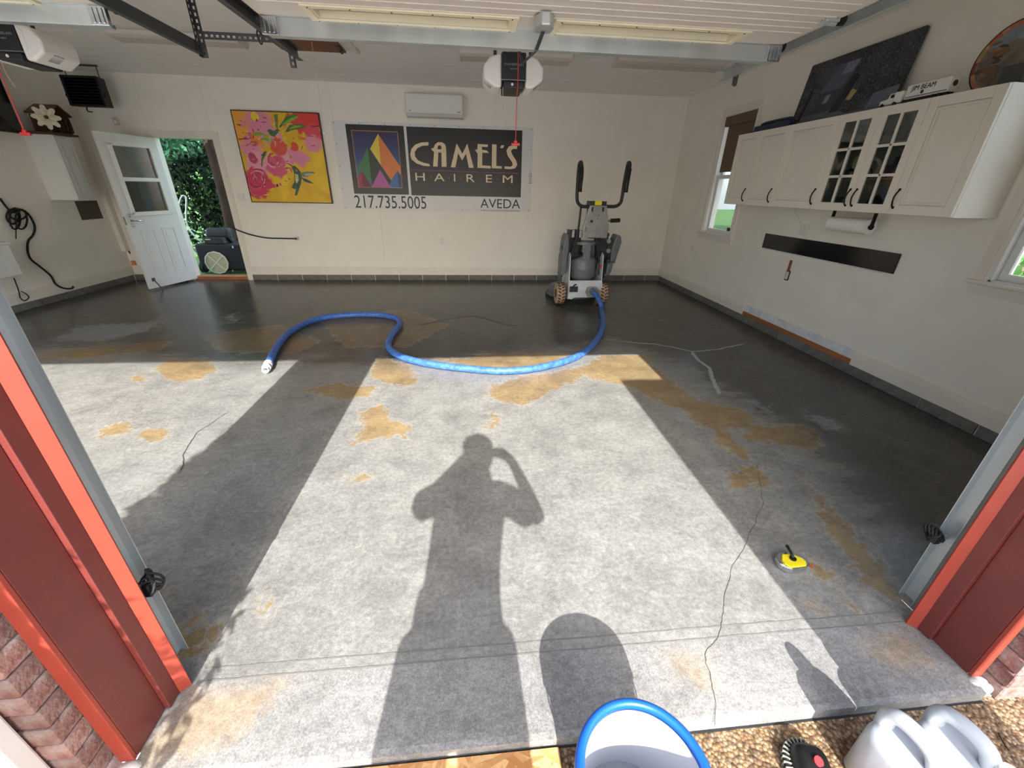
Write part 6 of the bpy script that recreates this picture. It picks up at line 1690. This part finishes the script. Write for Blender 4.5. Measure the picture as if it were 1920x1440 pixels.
MB().tube([bc + Vector((.150 * math.cos(t), -.158 * abs(math.sin(t)) , hb_ - .055 - .11 * abs(math.sin(t)))) for t in [math.pi + math.pi * i / 14 for i in range(15)]], .0022, 6).build('wire_handle', MAT['chrome'], bk)
for s in (-1, 1): MB().cyl(bc + Vector((s * .144, 0, hb_ - .055)), bc + Vector((s * .156, 0, hb_ - .055)), .014, n=12).build('handle_ear', MAT['milky'], bk)

# two white jugs
def loft(secs, n=24, pw=3.2):
    mb = MB(); vs = []
    for (cx, cy, a, b, z) in secs:
        for k in range(n):
            t = 2 * math.pi * k / n
            ct, st = math.cos(t), math.sin(t)
            vs.append((cx + a * math.copysign(abs(ct) ** (2 / pw), ct), cy + b * math.copysign(abs(st) ** (2 / pw), st), z))
    m = len(secs)
    fs = [(i * n + k, i * n + (k + 1) % n, (i + 1) * n + (k + 1) % n, (i + 1) * n + k) for i in range(m - 1) for k in range(n)]
    fs += [tuple(range(n - 1, -1, -1)), tuple((m - 1) * n + k for k in range(n))]
    return mb.add(vs, fs)
def jug(x, y, rz_, label):
    r = thing('jug', label, 'jug', (x, y, GZ + .001), 'white jugs on the driveway', rz_)
    Mw = W[r]
    def B(mb, nm, m, **k):
        mb.v = [Mw @ p for p in mb.v]; return mb.build(nm, m, r, **k)
    B(loft([(0, 0, .058, .088, 0), (0, 0, .064, .095, .008), (0, 0, .066, .097, .17), (0, .002, .064, .094, .192), (0, .006, .054, .082, .206), (0, .01, .036, .06, .212)], 28, 4.0), 'body', MAT['jug_white'], smooth=True)
    B(MB().tube(smooth_path([(0, .078, .190), (0, .080, .235), (0, .062, .262), (0, .020, .268), (0, -.020, .254), (0, -.040, .210)], 5), .021, 12), 'handle', MAT['jug_white'], smooth=True)
    B(MB().lathe([(.022, .195), (.022, .232)], (0, -.066, 0), 18), 'neck', MAT['jug_white'], smooth='auto')
    cap = MB().lathe([(.027, .228), (.027, .250), (.024, .254), (.0001, .254)], (0, -.066, 0), 24)
    for k in range(24):
        a = 2 * math.pi * k / 24; cap.box(-.0015, .0015, .0265, .0285, .230, .249, Matrix.Translation((0, -.066, 0)) @ Matrix.Rotation(a, 4, 'Z'))
    B(cap, 'cap', MAT['white_paint'], smooth='auto')
    return r
jug(1.148, .442, .22, 'white plastic jug on the driveway next to the red and black tool')
jug(1.298, .437, .25, 'white plastic jug on the driveway nearer the brick corner')

# red and black cordless tool
tt = thing('cordless_tool', 'black and red cordless power tool lying between the bucket and the jugs', 'power tool', (.945, .475, GZ + .001), None, -.35)
Mw = W[tt]
def T(mb, nm, m, **k):
    mb.v = [Mw @ p for p in mb.v]; return mb.build(nm, m, tt, **k)
T(loft([(0, .03, .045, .055, .001), (0, .03, .048, .058, .03), (.005, .03, .042, .05, .055), (.008, .03, .03, .036, .064)]), 'battery_pack', MAT['black_plastic'], smooth=True)
T(MB().tube([(-.012 + .046 * math.cos(t), .028 + .060 * math.sin(t), .030 + .012 * math.cos(t)) for t in [2 * math.pi * i / 26 for i in range(26)]], .010, 8, closed=True), 'rubber_bumper', MAT['black_rubber'], smooth=True)
rb = MB()
for i in range(30):
    t = 2 * math.pi * i / 30
    rb.box(-.011, .011, -.0018, .0018, -.011, .011, Matrix.Translation((-.012 + .046 * math.cos(t), .028 + .060 * math.sin(t), .030 + .012 * math.cos(t))) @ Matrix.Rotation(t, 4, 'Z'))
mm('rib_grey', '#8a8a80', .7)
T(rb, 'bumper_ribs', MAT['rib_grey'])
T(loft([(.012, -.05, .034, .045, .006), (.012, -.05, .038, .05, .04), (.012, -.05, .028, .04, .070)]), 'red_housing', MAT['red_plastic'], smooth=True)
T(MB().cyl((.012, .035, .062), (.013, .033, .068), .013, n=16), 'red_badge', MAT['red_plastic'], smooth='auto')
T(loft([(.02, -.14, .022, .06, .012), (.02, -.14, .026, .062, .04), (.02, -.14, .020, .055, .062)]), 'grip', MAT['black_rubber'], smooth=True)
T(MB().box(-.022, .046, -.006, -.001, .03, .069), 'silver_band', MAT['chrome'], bevel=.002)

# chalk line reel
k_ = onz(1484, 1058, .02)
ck = thing('chalk_reel', 'yellow and chrome chalk line reel lying on the floor inside the opening', 'chalk line reel', (k_.x, k_.y, .001), None, 0)
cpx = [(1451, 1050), (1455, 1042), (1466, 1040), (1480, 1040), (1492, 1043), (1505, 1048), (1512, 1054), (1517, 1062), (1512, 1067), (1498, 1070), (1484, 1073), (1472, 1070), (1460, 1063)]
body = [onz(a, b, .012) for a, b in cpx]
cen = sum(body, Vector()) / len(body)
MB().prism([(p.x, p.y) for p in body], .032, Matrix.Translation((0, 0, .001))).build('chrome_case', MAT['chrome'], ck, bevel=.007, segs=3)
ypx = [(1466, 1040), (1480, 1040), (1492, 1043), (1504, 1048), (1511, 1054), (1512, 1061), (1498, 1063), (1482, 1064), (1472, 1058), (1466, 1050)]
ytop = [onz(a, b, .036) for a, b in ypx]
MB().prism([(p.x, p.y) for p in ytop], .010, Matrix.Translation((0, 0, .0315))).build('yellow_cover', MAT['yellow'], ck, bevel=.003)
pk = onz(1487, 1047, .045)
MB().cyl((pk.x, pk.y, .041), (pk.x, pk.y, .047), .014, n=14).build('crank_hub', MAT['black_plastic'], ck)
pe = onz(1476, 1024, .05)
MB().tube([(pk.x, pk.y, .049), (pk.x * .5 + pe.x * .5, pk.y * .5 + pe.y * .5, .052), (pe.x, pe.y, .05)], .006, 7).ball((pe.x, pe.y, .05), .008, 8).build('crank_arm', MAT['black_plastic'], ck, smooth=True)
hk_ = onz(1517, 1061, .01)
MB().tube([(hk_.x, hk_.y, .012), (hk_.x + .012, hk_.y - .002, .010), (hk_.x + .015, hk_.y - .008, .008)], .003, 6).build('line_hook', MAT['red_plastic'], ck)
p = onz(1466, 1066, .01)
Mt = frame((p.x - .012, p.y - .006, .0335), Vector((.86, -.5, 0)), Vector((.5, .86, 0)), Vector((0, 0, 1)))
text_mesh('AL', .026, MAT['white_paint'], 'lettering', ck, Mt)

# board of oriented strand wood on the driveway
def osb_mat():
    m = bpy.data.materials.new('strand_board'); m.use_nodes = True
    N = m.node_tree.nodes; Lk = m.node_tree.links; b = N['Principled BSDF']; b.inputs['Roughness'].default_value = .7
    tc = N.new('ShaderNodeTexCoord')
    outs = []
    for ang, sc in ((.35, 60), (-.9, 55), (1.3, 65)):
        m0 = N.new('ShaderNodeMapping'); m0.inputs['Rotation'].default_value = (0, 0, ang); Lk.new(tc.outputs['Object'], m0.inputs['Vector'])
        mp = N.new('ShaderNodeMapping'); mp.inputs['Scale'].default_value = (1, .16, 1); Lk.new(m0.outputs['Vector'], mp.inputs['Vector'])
        v = N.new('ShaderNodeTexVoronoi'); v.inputs['Scale'].default_value = sc; Lk.new(mp.outputs['Vector'], v.inputs['Vector'])
        s = N.new('ShaderNodeSeparateColor'); Lk.new(v.outputs['Color'], s.inputs[0]); outs.append((s.outputs[0], s.outputs[1], v.outputs['Distance']))
    def ramp(src):
        r = N.new('ShaderNodeValToRGB'); e = r.color_ramp.elements
        cs = ['#a8713c', '#c8935a', '#dcae77', '#b37f4a']
        while len(e) < 4: e.new(.5)
        for k in range(4): e[k].position = k / 3; e[k].color = (*hexc(cs[k]), 1)
        Lk.new(src, r.inputs['Fac']); return r.outputs['Color']
    c = ramp(outs[0][0])
    for k in (1, 2):
        g = N.new('ShaderNodeMath'); g.operation = 'GREATER_THAN'; g.inputs[1].default_value = .55; Lk.new(outs[k][1], g.inputs[0])
        x = N.new('ShaderNodeMixRGB'); Lk.new(g.outputs[0], x.inputs['Fac']); Lk.new(c, x.inputs['Color1']); Lk.new(ramp(outs[k][0]), x.inputs['Color2']); c = x.outputs['Color']
    Lk.new(c, b.inputs['Base Color'])
    bp = N.new('ShaderNodeBump'); bp.inputs['Strength'].default_value = .4; bp.inputs['Distance'].default_value = .003; Lk.new(outs[1][2], bp.inputs['Height']); Lk.new(bp.outputs['Normal'], b.inputs['Normal'])
    return m
MAT['osb'] = osb_mat()
ob_ = MB().box(-.93, .231, .02, .6225, GZ + .0005, GZ + .012).build('strand_board', MAT['osb'])
tag(ob_, 'sheet of strand board lying on the driveway beside the bucket', 'board')
# little twig
tg = [onz(1872, 1375, GZ + .004), onz(1880, 1390, GZ + .006), onz(1892, 1408, GZ + .004)]
tag(MB().tube(smooth_path(tg, 4), .0022, 6).build('twig', MAT['bark']), 'small dark twig on the driveway beside the jugs', 'twig')
# white downspout on the brick pillar
ds = thing('downspout', 'white downspout standing against the brick pillar', 'downspout', (-1.14, .60, GZ))
MB().box(-1.185, -1.100, .578, .622, GZ + .001, 2.4).build('pipe', MAT['white_paint'], ds, bevel=.006)
MB().box(-1.177, -1.128, .574, .578, GZ + .02, 2.4).build('raised_rib', MAT['white_paint'], ds, bevel=.002)
# ================================================================== OUTSIDE THE SIDE DOOR
def foliage(mb, c, rad, n, size, seed, shell=.35, droop=0.0):
    rd = random.Random(seed)
    c = Vector(c)
    for _ in range(n):
        while True:
            p = Vector((rd.uniform(-1, 1), rd.uniform(-1, 1), rd.uniform(-1, 1)))
            if shell < p.length < 1: break
        q = c + Vector((p.x * rad[0], p.y * rad[1], p.z * rad[2]))
        a = Vector((rd.gauss(0, 1), rd.gauss(0, 1), rd.gauss(0, 1) - droop)).normalized()
        b = a.orthogonal().normalized(); b = (b * math.cos(rd.uniform(0, 6)) + a.cross(b) * math.sin(rd.uniform(0, 6))).normalized()
        s = size * rd.uniform(.6, 1.4)
        mb.add([q - a * s, q + b * s * .45, q + a * s, q - b * s * .45], [(0, 1, 2, 3)])
    return mb
def tree(name, label, base, trunk_pts, trunk_r, blobs, m, size, seed, group='trees outside'):
    r = thing(name, label, 'tree', base, group)
    MB().tube(smooth_path(trunk_pts, 4), [trunk_r * (1 - .5 * i / (4 * (len(trunk_pts) - 1))) for i in range(4 * (len(trunk_pts) - 1) + 1)], 10).build('trunk', MAT['bark'], r, smooth=True)
    mb = MB()
    for k, (c, rad, n) in enumerate(blobs): foliage(mb, c, rad, n, size, seed + k)
    f = mb.build('foliage', m, r, fix=False)
    f['kind'] = 'stuff'
    return r
yt = 9.6
b0 = ony(447, 500, yt); b1 = ony(428, 400, yt); b2 = ony(398, 290, yt); b3 = ony(375, 230, yt)
tree('tree', 'tree with a leaning reddish trunk right outside the side door', (b0.x, yt, GZ), [(b0.x + .02, yt, GZ), (b1.x, yt, b1.z), (b2.x, yt, b2.z), (b3.x, yt, b3.z + .6)], .13,
     [((b3.x - .3, yt - .3, 2.9), (1.5, .9, .55), 1300), ((b3.x - .9, yt + .2, 2.3), (.8, .6, .4), 500)], MAT['leaf_teal'], .075, 21)
tree('tree', 'dense dark conifer standing behind the leaning trunk', (b2.x - .9, yt + 1.6, GZ), [(b2.x - .9, yt + 1.6, GZ), (b2.x - .85, yt + 1.6, 1.5), (b2.x - .8, yt + 1.6, 3.2)], .11,
     [((b2.x - .9, yt + 1.7, 1.5), (1.9, .6, 1.7), 5200)], MAT['leaf_dark'], .085, 31)
tree('tree', 'bright green bush at the edge of the lawn beyond the side door', (b2.x - .4, yt + 3.3, GZ), [(b2.x - .4, yt + 3.3, GZ), (b2.x - .4, yt + 3.3, 1.0)], .08,
     [((b2.x - .8, yt + 3.3, 1.0), (2.2, .6, 1.0), 1800)], MAT['leaf_green'], .10, 41)
tree('tree', 'tall dark tree closing the view beyond the side door', (b2.x - 1.6, yt + 6.0, GZ), [(b2.x - 1.6, yt + 6, GZ), (b2.x - 1.6, yt + 6, 4.0)], .2,
     [((b2.x - 1.6, yt + 6, 2.9), (4.2, 1.2, 2.9), 6500)], MAT['leaf_dark'], .18, 51)

# vacuum unit with the air mover on top, just outside the door
yv = 8.25
v0, v1 = ony(366, 470, yv), ony(462, 470, yv)
vz1 = ony(410, 458, yv).z
vc = thing('dust_extractor', 'dark navy dust extractor with a round tan filter outside the side door', 'dust extractor', ((v0.x + v1.x) / 2, yv + .3, GZ + .001))
MB().box(v0.x, v1.x, yv, yv + .55, GZ + .06, vz1).build('body', MAT['dark_navy'], vc, bevel=.04, segs=3)
fcx = ony(408, 492, yv); fr_ = .5 * (ony(429, 492, yv).x - ony(387, 492, yv).x)
Mf = frame((fcx.x, yv, fcx.z), BX, BZ_, BN)
l_ = MB().lathe([(.0001, 0), (fr_, 0), (fr_, .02), (fr_ * .92, .03), (.0001, .03)], (0, 0, 0), 12); l_.v = [Mf @ p for p in l_.v]
flt = l_.build('filter', MAT['filter_tan'], vc)
br_ = MB()
for a in (.75, 2.32):
    br_.box(-fr_, fr_, -.008, .008, .03, .038, Mf @ Matrix.Rotation(a, 4, 'Z'))
rng = MB().lathe([(fr_ * .94, .028), (fr_ * 1.04, .028), (fr_ * 1.04, .04), (fr_ * .94, .04)], (0, 0, 0), 12, close=True); rng.v = [Mf @ p for p in rng.v]
mm('grille_white', '#c9c4b4', .5)
br_.build('grille_bar', MAT['grille_white'], flt); rng.build('grille_ring', MAT['grille_white'], flt)
for xx in (v0.x + .02, v1.x - .02):
    MB().cyl((xx - .03, yv + .08, GZ + .11), (xx + .03, yv + .08, GZ + .11), .10, n=20).build('wheel', MAT['black_rubber'], vc, smooth='auto')
for px, py in ((437, 463), (437, 508)):
    p = ony(px, py, yv); MB().box(p.x - .012, p.x + .012, yv - .012, yv + .002, p.z - .02, p.z + .02).build('latch', MAT['chrome'], vc)
h0 = ony(336, 430, yv + .1); h1 = ony(338, 375, yv + .1); h2 = ony(349, 372, yv + .1); h3 = ony(352, 425, yv + .1)
MB().tube(smooth_path([(v0.x + .02, yv + .1, .2), (h0.x, yv + .1, h0.z), (h1.x, yv + .1, h1.z), (h2.x, yv + .1, h2.z), (h3.x, yv + .1, h3.z), (v0.x + .12, yv + .12, vz1 - .03)], 5), .014, 8).build('push_handle', MAT['chrome'], vc, smooth=True)
a0, a1 = ony(380, 447, yv + .05), ony(424, 450, yv + .05)
am = thing('air_mover', 'black carpet blower sitting on the dust extractor outside the side door', 'blower', ((a0.x + a1.x) / 2, yv + .25, vz1 + .001))
rm = .5 * (ony(400, 429, yv + .05).z - vz1)
MB().cyl((a0.x, yv + .28, vz1 + rm + .002), (a1.x, yv + .28, vz1 + rm + .002), rm, n=28).build('housing', MAT['black_plastic'], am, smooth='auto', bevel=.03)
MB().box(a0.x + .02, a1.x - .04, yv + .03, yv + .28, vz1 + .002, vz1 + .11).build('outlet_duct', MAT['black_plastic'], am, bevel=.01)
MB().lathe([(rm * .55, 0), (rm * .9, 0), (rm * .9, .02), (rm * .55, .02)], (0, 0, 0), 24, close=True)
g_ = MB()
for q in (.3, .5, .7, .88): g_.lathe([(rm * q, 0), (rm * q + .006, 0), (rm * q + .006, .006), (rm * q, .006)], (0, 0, 0), 22, close=True)
Mg = frame((a1.x + .002, yv + .28, vz1 + rm), Vector((0, 1, 0)), Vector((0, 0, 1)), Vector((1, 0, 0))); g_.v = [Mg @ p for p in g_.v]
g_.build('intake_grille', MAT['dark_steel'], am)
MB().box(a0.x + .05, a0.x + .14, yv + .027, yv + .03, vz1 + .07, vz1 + .085).build('badge', MAT['fixture_grey'], am)
# planting seen through the two windows of the right wall
tree('shrub', 'leafy shrub outside the window with the brown shade', (6.2, 8.3, GZ), [(6.2, 8.3, GZ), (6.2, 8.3, .6)], .05, [((6.3, 8.4, .55), (.9, .9, .55), 900)], MAT['leaf_green'], .07, 61, 'shrubs by the windows')
tree('shrub', 'leafy shrub outside the window beside the door opening', (5.6, 3.2, GZ), [(5.6, 3.2, GZ), (5.6, 3.2, .6)], .05, [((5.7, 3.3, .6), (.7, .9, .6), 900)], MAT['leaf_green'], .06, 71, 'shrubs by the windows')
mm('neighbour_brick', '#c49a86', .9, var=.2, scale=20)
nb = thing('neighbour_house', 'pale brick neighbouring house beyond the right wall windows', 'house', (12, 7, GZ))
MB().box(10.5, 16, 0, 16, GZ, 3.0).build('wall', MAT['neighbour_brick'], nb)
MB().add([(10.1, -.4, 3.0), (16.4, -.4, 3.0), (16.4, 16.4, 3.0), (10.1, 16.4, 3.0), (13.2, 1, 5.0), (13.2, 15, 5.0)], [(0, 1, 4), (1, 2, 5, 4), (2, 3, 5), (3, 0, 4, 5), (0, 3, 2, 1)]).build('roof', MAT['dark_steel'], nb)
for y in (4, 9, 12.5): MB().box(10.46, 10.5, y, y + 1.1, .9, 2.1).build('window', MAT['black_gloss'], nb)

# ================================================================== BEHIND THE CAMERA: what throws the shadows on the slab
# the photographer
def skin_body(joints, edges, root, name, m, parent):
    names = list(joints)
    me = bpy.data.meshes.new(name)
    c = W[parent].translation
    me.from_pydata([tuple(Vector(joints[k][0]) - c) for k in names], [(names.index(a), names.index(b)) for a, b in edges], [])
    o = bpy.data.objects.new(name, me); COL.objects.link(o); o.parent = parent
    W[o] = W[parent].copy()
    sk = o.modifiers.new('skin', 'SKIN')
    sk.use_smooth_shade = True
    lay = me.skin_vertices[0] if me.skin_vertices else None
    if lay is None:
        bm = bmesh.new(); bm.from_mesh(me); bm.verts.layers.skin.verify(); bm.to_mesh(me); bm.free(); lay = me.skin_vertices[0]
    for i, k in enumerate(names):
        r_ = joints[k][1]
        lay.data[i].radius = (r_, r_) if not isinstance(r_, tuple) else r_
        lay.data[i].use_root = (k == root)
    ss = o.modifiers.new('sub', 'SUBSURF'); ss.levels = 1; ss.render_levels = 1
    me.materials.append(m)
    return o
gz = GZ
pn = thing('person', 'photographer in a dark shirt and shorts holding a phone up at the open door', 'person', (-.08, -.30, gz))
mm('skin_tone', '#b98a70', .6); mm('shirt', '#3a4048', .85, bump=.1); mm('shorts', '#5b5648', .85); mm('shoe', '#2b2724', .7)
J = {
 'pelvis': ((-.09, -.30, .92), (.155, .11)), 'waist': ((-.07, -.30, 1.10), (.15, .10)), 'chest': ((-.05, -.29, 1.30), (.165, .11)), 'neck0': ((-.03, -.27, 1.46), (.08, .07)), 'neck': ((-.015, -.25, 1.53), .07),
 'head0': ((-.005, -.235, 1.60), (.08, .085)), 'head1': ((0, -.235, 1.68), (.085, .095)), 'head2': ((0, -.24, 1.745), (.06, .065)),
 'shL': ((-.20, -.28, 1.41), .062), 'elL': ((-.285, -.17, 1.295), .047), 'wrL': ((-.098, -.10, 1.500), .034), 'haL': ((-.072, -.055, 1.500), (.034, .022)),
 'shR': ((.13, -.28, 1.40), .062), 'elR': ((.31, -.17, 1.185), .047), 'wrR': ((.215, -.075, 1.455), .030), 'haR': ((.182, -.045, 1.495), (.034, .02)),
 'hipL': ((-.20, -.30, .84), .105), 'knL': ((-.25, -.27, .47), .068), 'anL': ((-.265, -.32, .05), .045), 'toL': ((-.285, -.17, .0), (.04, .028)),
 'hipR': ((.00, -.30, .84), .105), 'knR': ((.035, -.27, .47), .068), 'anR': ((.04, -.32, .05), .045), 'toR': ((.06, -.17, .0), (.04, .028))}
E_ = [('pelvis', 'waist'), ('waist', 'chest'), ('chest', 'neck0'), ('neck0', 'neck'), ('neck', 'head0'), ('head0', 'head1'), ('head1', 'head2'),
      ('chest', 'shL'), ('shL', 'elL'), ('elL', 'wrL'), ('wrL', 'haL'), ('chest', 'shR'), ('shR', 'elR'), ('elR', 'wrR'), ('wrR', 'haR'),
      ('pelvis', 'hipL'), ('hipL', 'knL'), ('knL', 'anL'), ('anL', 'toL'), ('pelvis', 'hipR'), ('hipR', 'knR'), ('knR', 'anR'), ('anR', 'toR')]
for s, hx_, sg in (('L', -.072, 1), ('R', .182, -1)):
    for k in range(4):
        z = 1.520 - .017 * k
        a, b, c_ = 'f%s%da' % (s, k), 'f%s%db' % (s, k), 'f%s%dc' % (s, k)
        J[a] = ((hx_ + sg * .012, -.030, z), .010); J[b] = ((hx_ + sg * .018, -.012, z + .001), .0085); J[c_] = ((hx_ + sg * (.036 - .003 * (k == 3)), -.008, z + .001), .0075)
        E_ += [('ha' + s, a), (a, b), (b, c_)]
    J['t%sa' % s] = ((hx_ + sg * .02, -.052, 1.475), .011); J['t%sb' % s] = ((hx_ + sg * .045, -.042, 1.486), .009)
    E_ += [('ha' + s, 't%sa' % s), ('t%sa' % s, 't%sb' % s)]
skin_body(J, E_, 'pelvis', 'body', MAT['skin_tone'], pn)
MB().ball((.0, -.245, 1.715), .105, 16, (.95, 1.06, .66)).ball((.0, -.285, 1.65), .095, 14, (1.0, .8, 1.0)).ball((-.03, -.31, 1.52), .105, 14, (1.05, .6, 1.2)).ball((-.075, -.305, 1.50), .075, 12, (1.0, .6, 1.2)).build('hair', MAT['brown_dark'], pn, smooth=True)
for sx in (-.03, .034): MB().ball((.013 + sx, -.146, 1.675), .011, 8).build('eye', MAT['white_paint'], pn, smooth=True)
MB().ball((.013, -.140, 1.645), .016, 8, (.8, 1, 1.3)).build('nose', MAT['skin_tone'], pn, smooth=True)
MB().ball((.013, -.150, 1.605), .022, 8, (1.2, .4, .35)).build('mouth', mm('lip', '#96584c', .6), pn, smooth=True)
for sx in (-1, 1): MB().ball((.013 + sx * .085, -.235, 1.655), .022, 8, (.4, .8, 1.3)).build('ear', MAT['skin_tone'], pn, smooth=True)
sh = loft([(-.09, -.30, .165, .125, .90), (-.075, -.30, .16, .12, 1.08), (-.05, -.29, .178, .128, 1.30), (-.035, -.285, .20, .115, 1.40), (-.02, -.28, .10, .08, 1.475)], 20, 2.4)
sh.tube(smooth_path([(-.14, -.285, 1.41), (-.215, -.26, 1.39), (-.285, -.185, 1.31)], 3), [.085, .085, .082, .08, .078, .075, .075], 10).tube(smooth_path([(.08, -.285, 1.40), (.15, -.265, 1.37), (.245, -.215, 1.27)], 3), [.085, .085, .082, .08, .078, .075, .075], 10)
sh.build('shirt', MAT['shirt'], pn, smooth=True)
so = loft([(-.09, -.30, .17, .13, .99), (-.09, -.30, .18, .135, .80), (-.09, -.30, .19, .13, .72)], 20, 2.6)
so.cyl((-.19, -.295, .84), (-.245, -.275, .42), .115, .108, n=16).cyl((.01, -.295, .84), (.045, -.275, .42), .115, .108, n=16)
so.build('shorts', MAT['shorts'], pn, smooth='auto')
for sx in (-.28, .052): MB().ball((sx, -.235, gz + .045), .05, 12, (.95, 2.7, .9)).build('shoe', MAT['shoe'], pn, smooth=True)
tag(MB().box(-.050, .16, -.026, -.016, 1.462, 1.538).build('phone', MAT['black_plastic'], bevel=.008), 'black phone held up level in both hands', 'phone')

# unseen tall white locker added to shade the slab
lk = thing('shadow_blocker', 'unseen tall white locker standing on the driveway', 'blocker', (1.48, -.55, GZ))
lz = 2.45
MB().box(1.262, 1.700, -.75, -.35, GZ + .10, lz).build('body', MAT['white_paint'], lk, bevel=.01)
for k in range(2): MB().box(1.275 + .212 * k, 1.480 + .212 * k, -.348, -.335, GZ + .14, lz - .04).build('door', MAT['white_paint'], lk, bevel=.004)
MB().box(1.45, 1.465, -.335, -.315, 1.0, 1.2).build('handle', MAT['chrome'], lk)
for x in (1.30, 1.66):
    for y in (-.71, -.39): MB().cyl((x - .015, y, GZ + .051), (x + .015, y, GZ + .051), .05, n=14).build('caster', MAT['black_rubber'], lk, smooth='auto')
# unseen columnar evergreen, added and shaped to shade the pillar and casing
sb = thing('shade_shrub', 'unseen columnar evergreen shrub added to shade the brick pillar', 'shrub', (-1.36, -.30, GZ))
mb = foliage(MB(), (-1.40, -.30, 1.15), (.36, .30, 1.25), 4200, .05, 81, 0.35)
foliage(mb, (-.985, -.27, .76), (.085, .15, .33), 260, .026, 83, 0.0)
foliage(mb, (-1.125, -.27, 1.05), (.125, .18, 1.10), 4200, .042, 85, 0.0)
mb.build('foliage', MAT['leaf_green'], sb, fix=False)['kind'] = 'stuff'
MB().tube([(-1.37, -.30, GZ), (-1.37, -.30, 1.0), (-1.37, -.30, 2.1)], [.05, .04, .02], 8).build('trunk', MAT['bark'], sb, smooth=True)
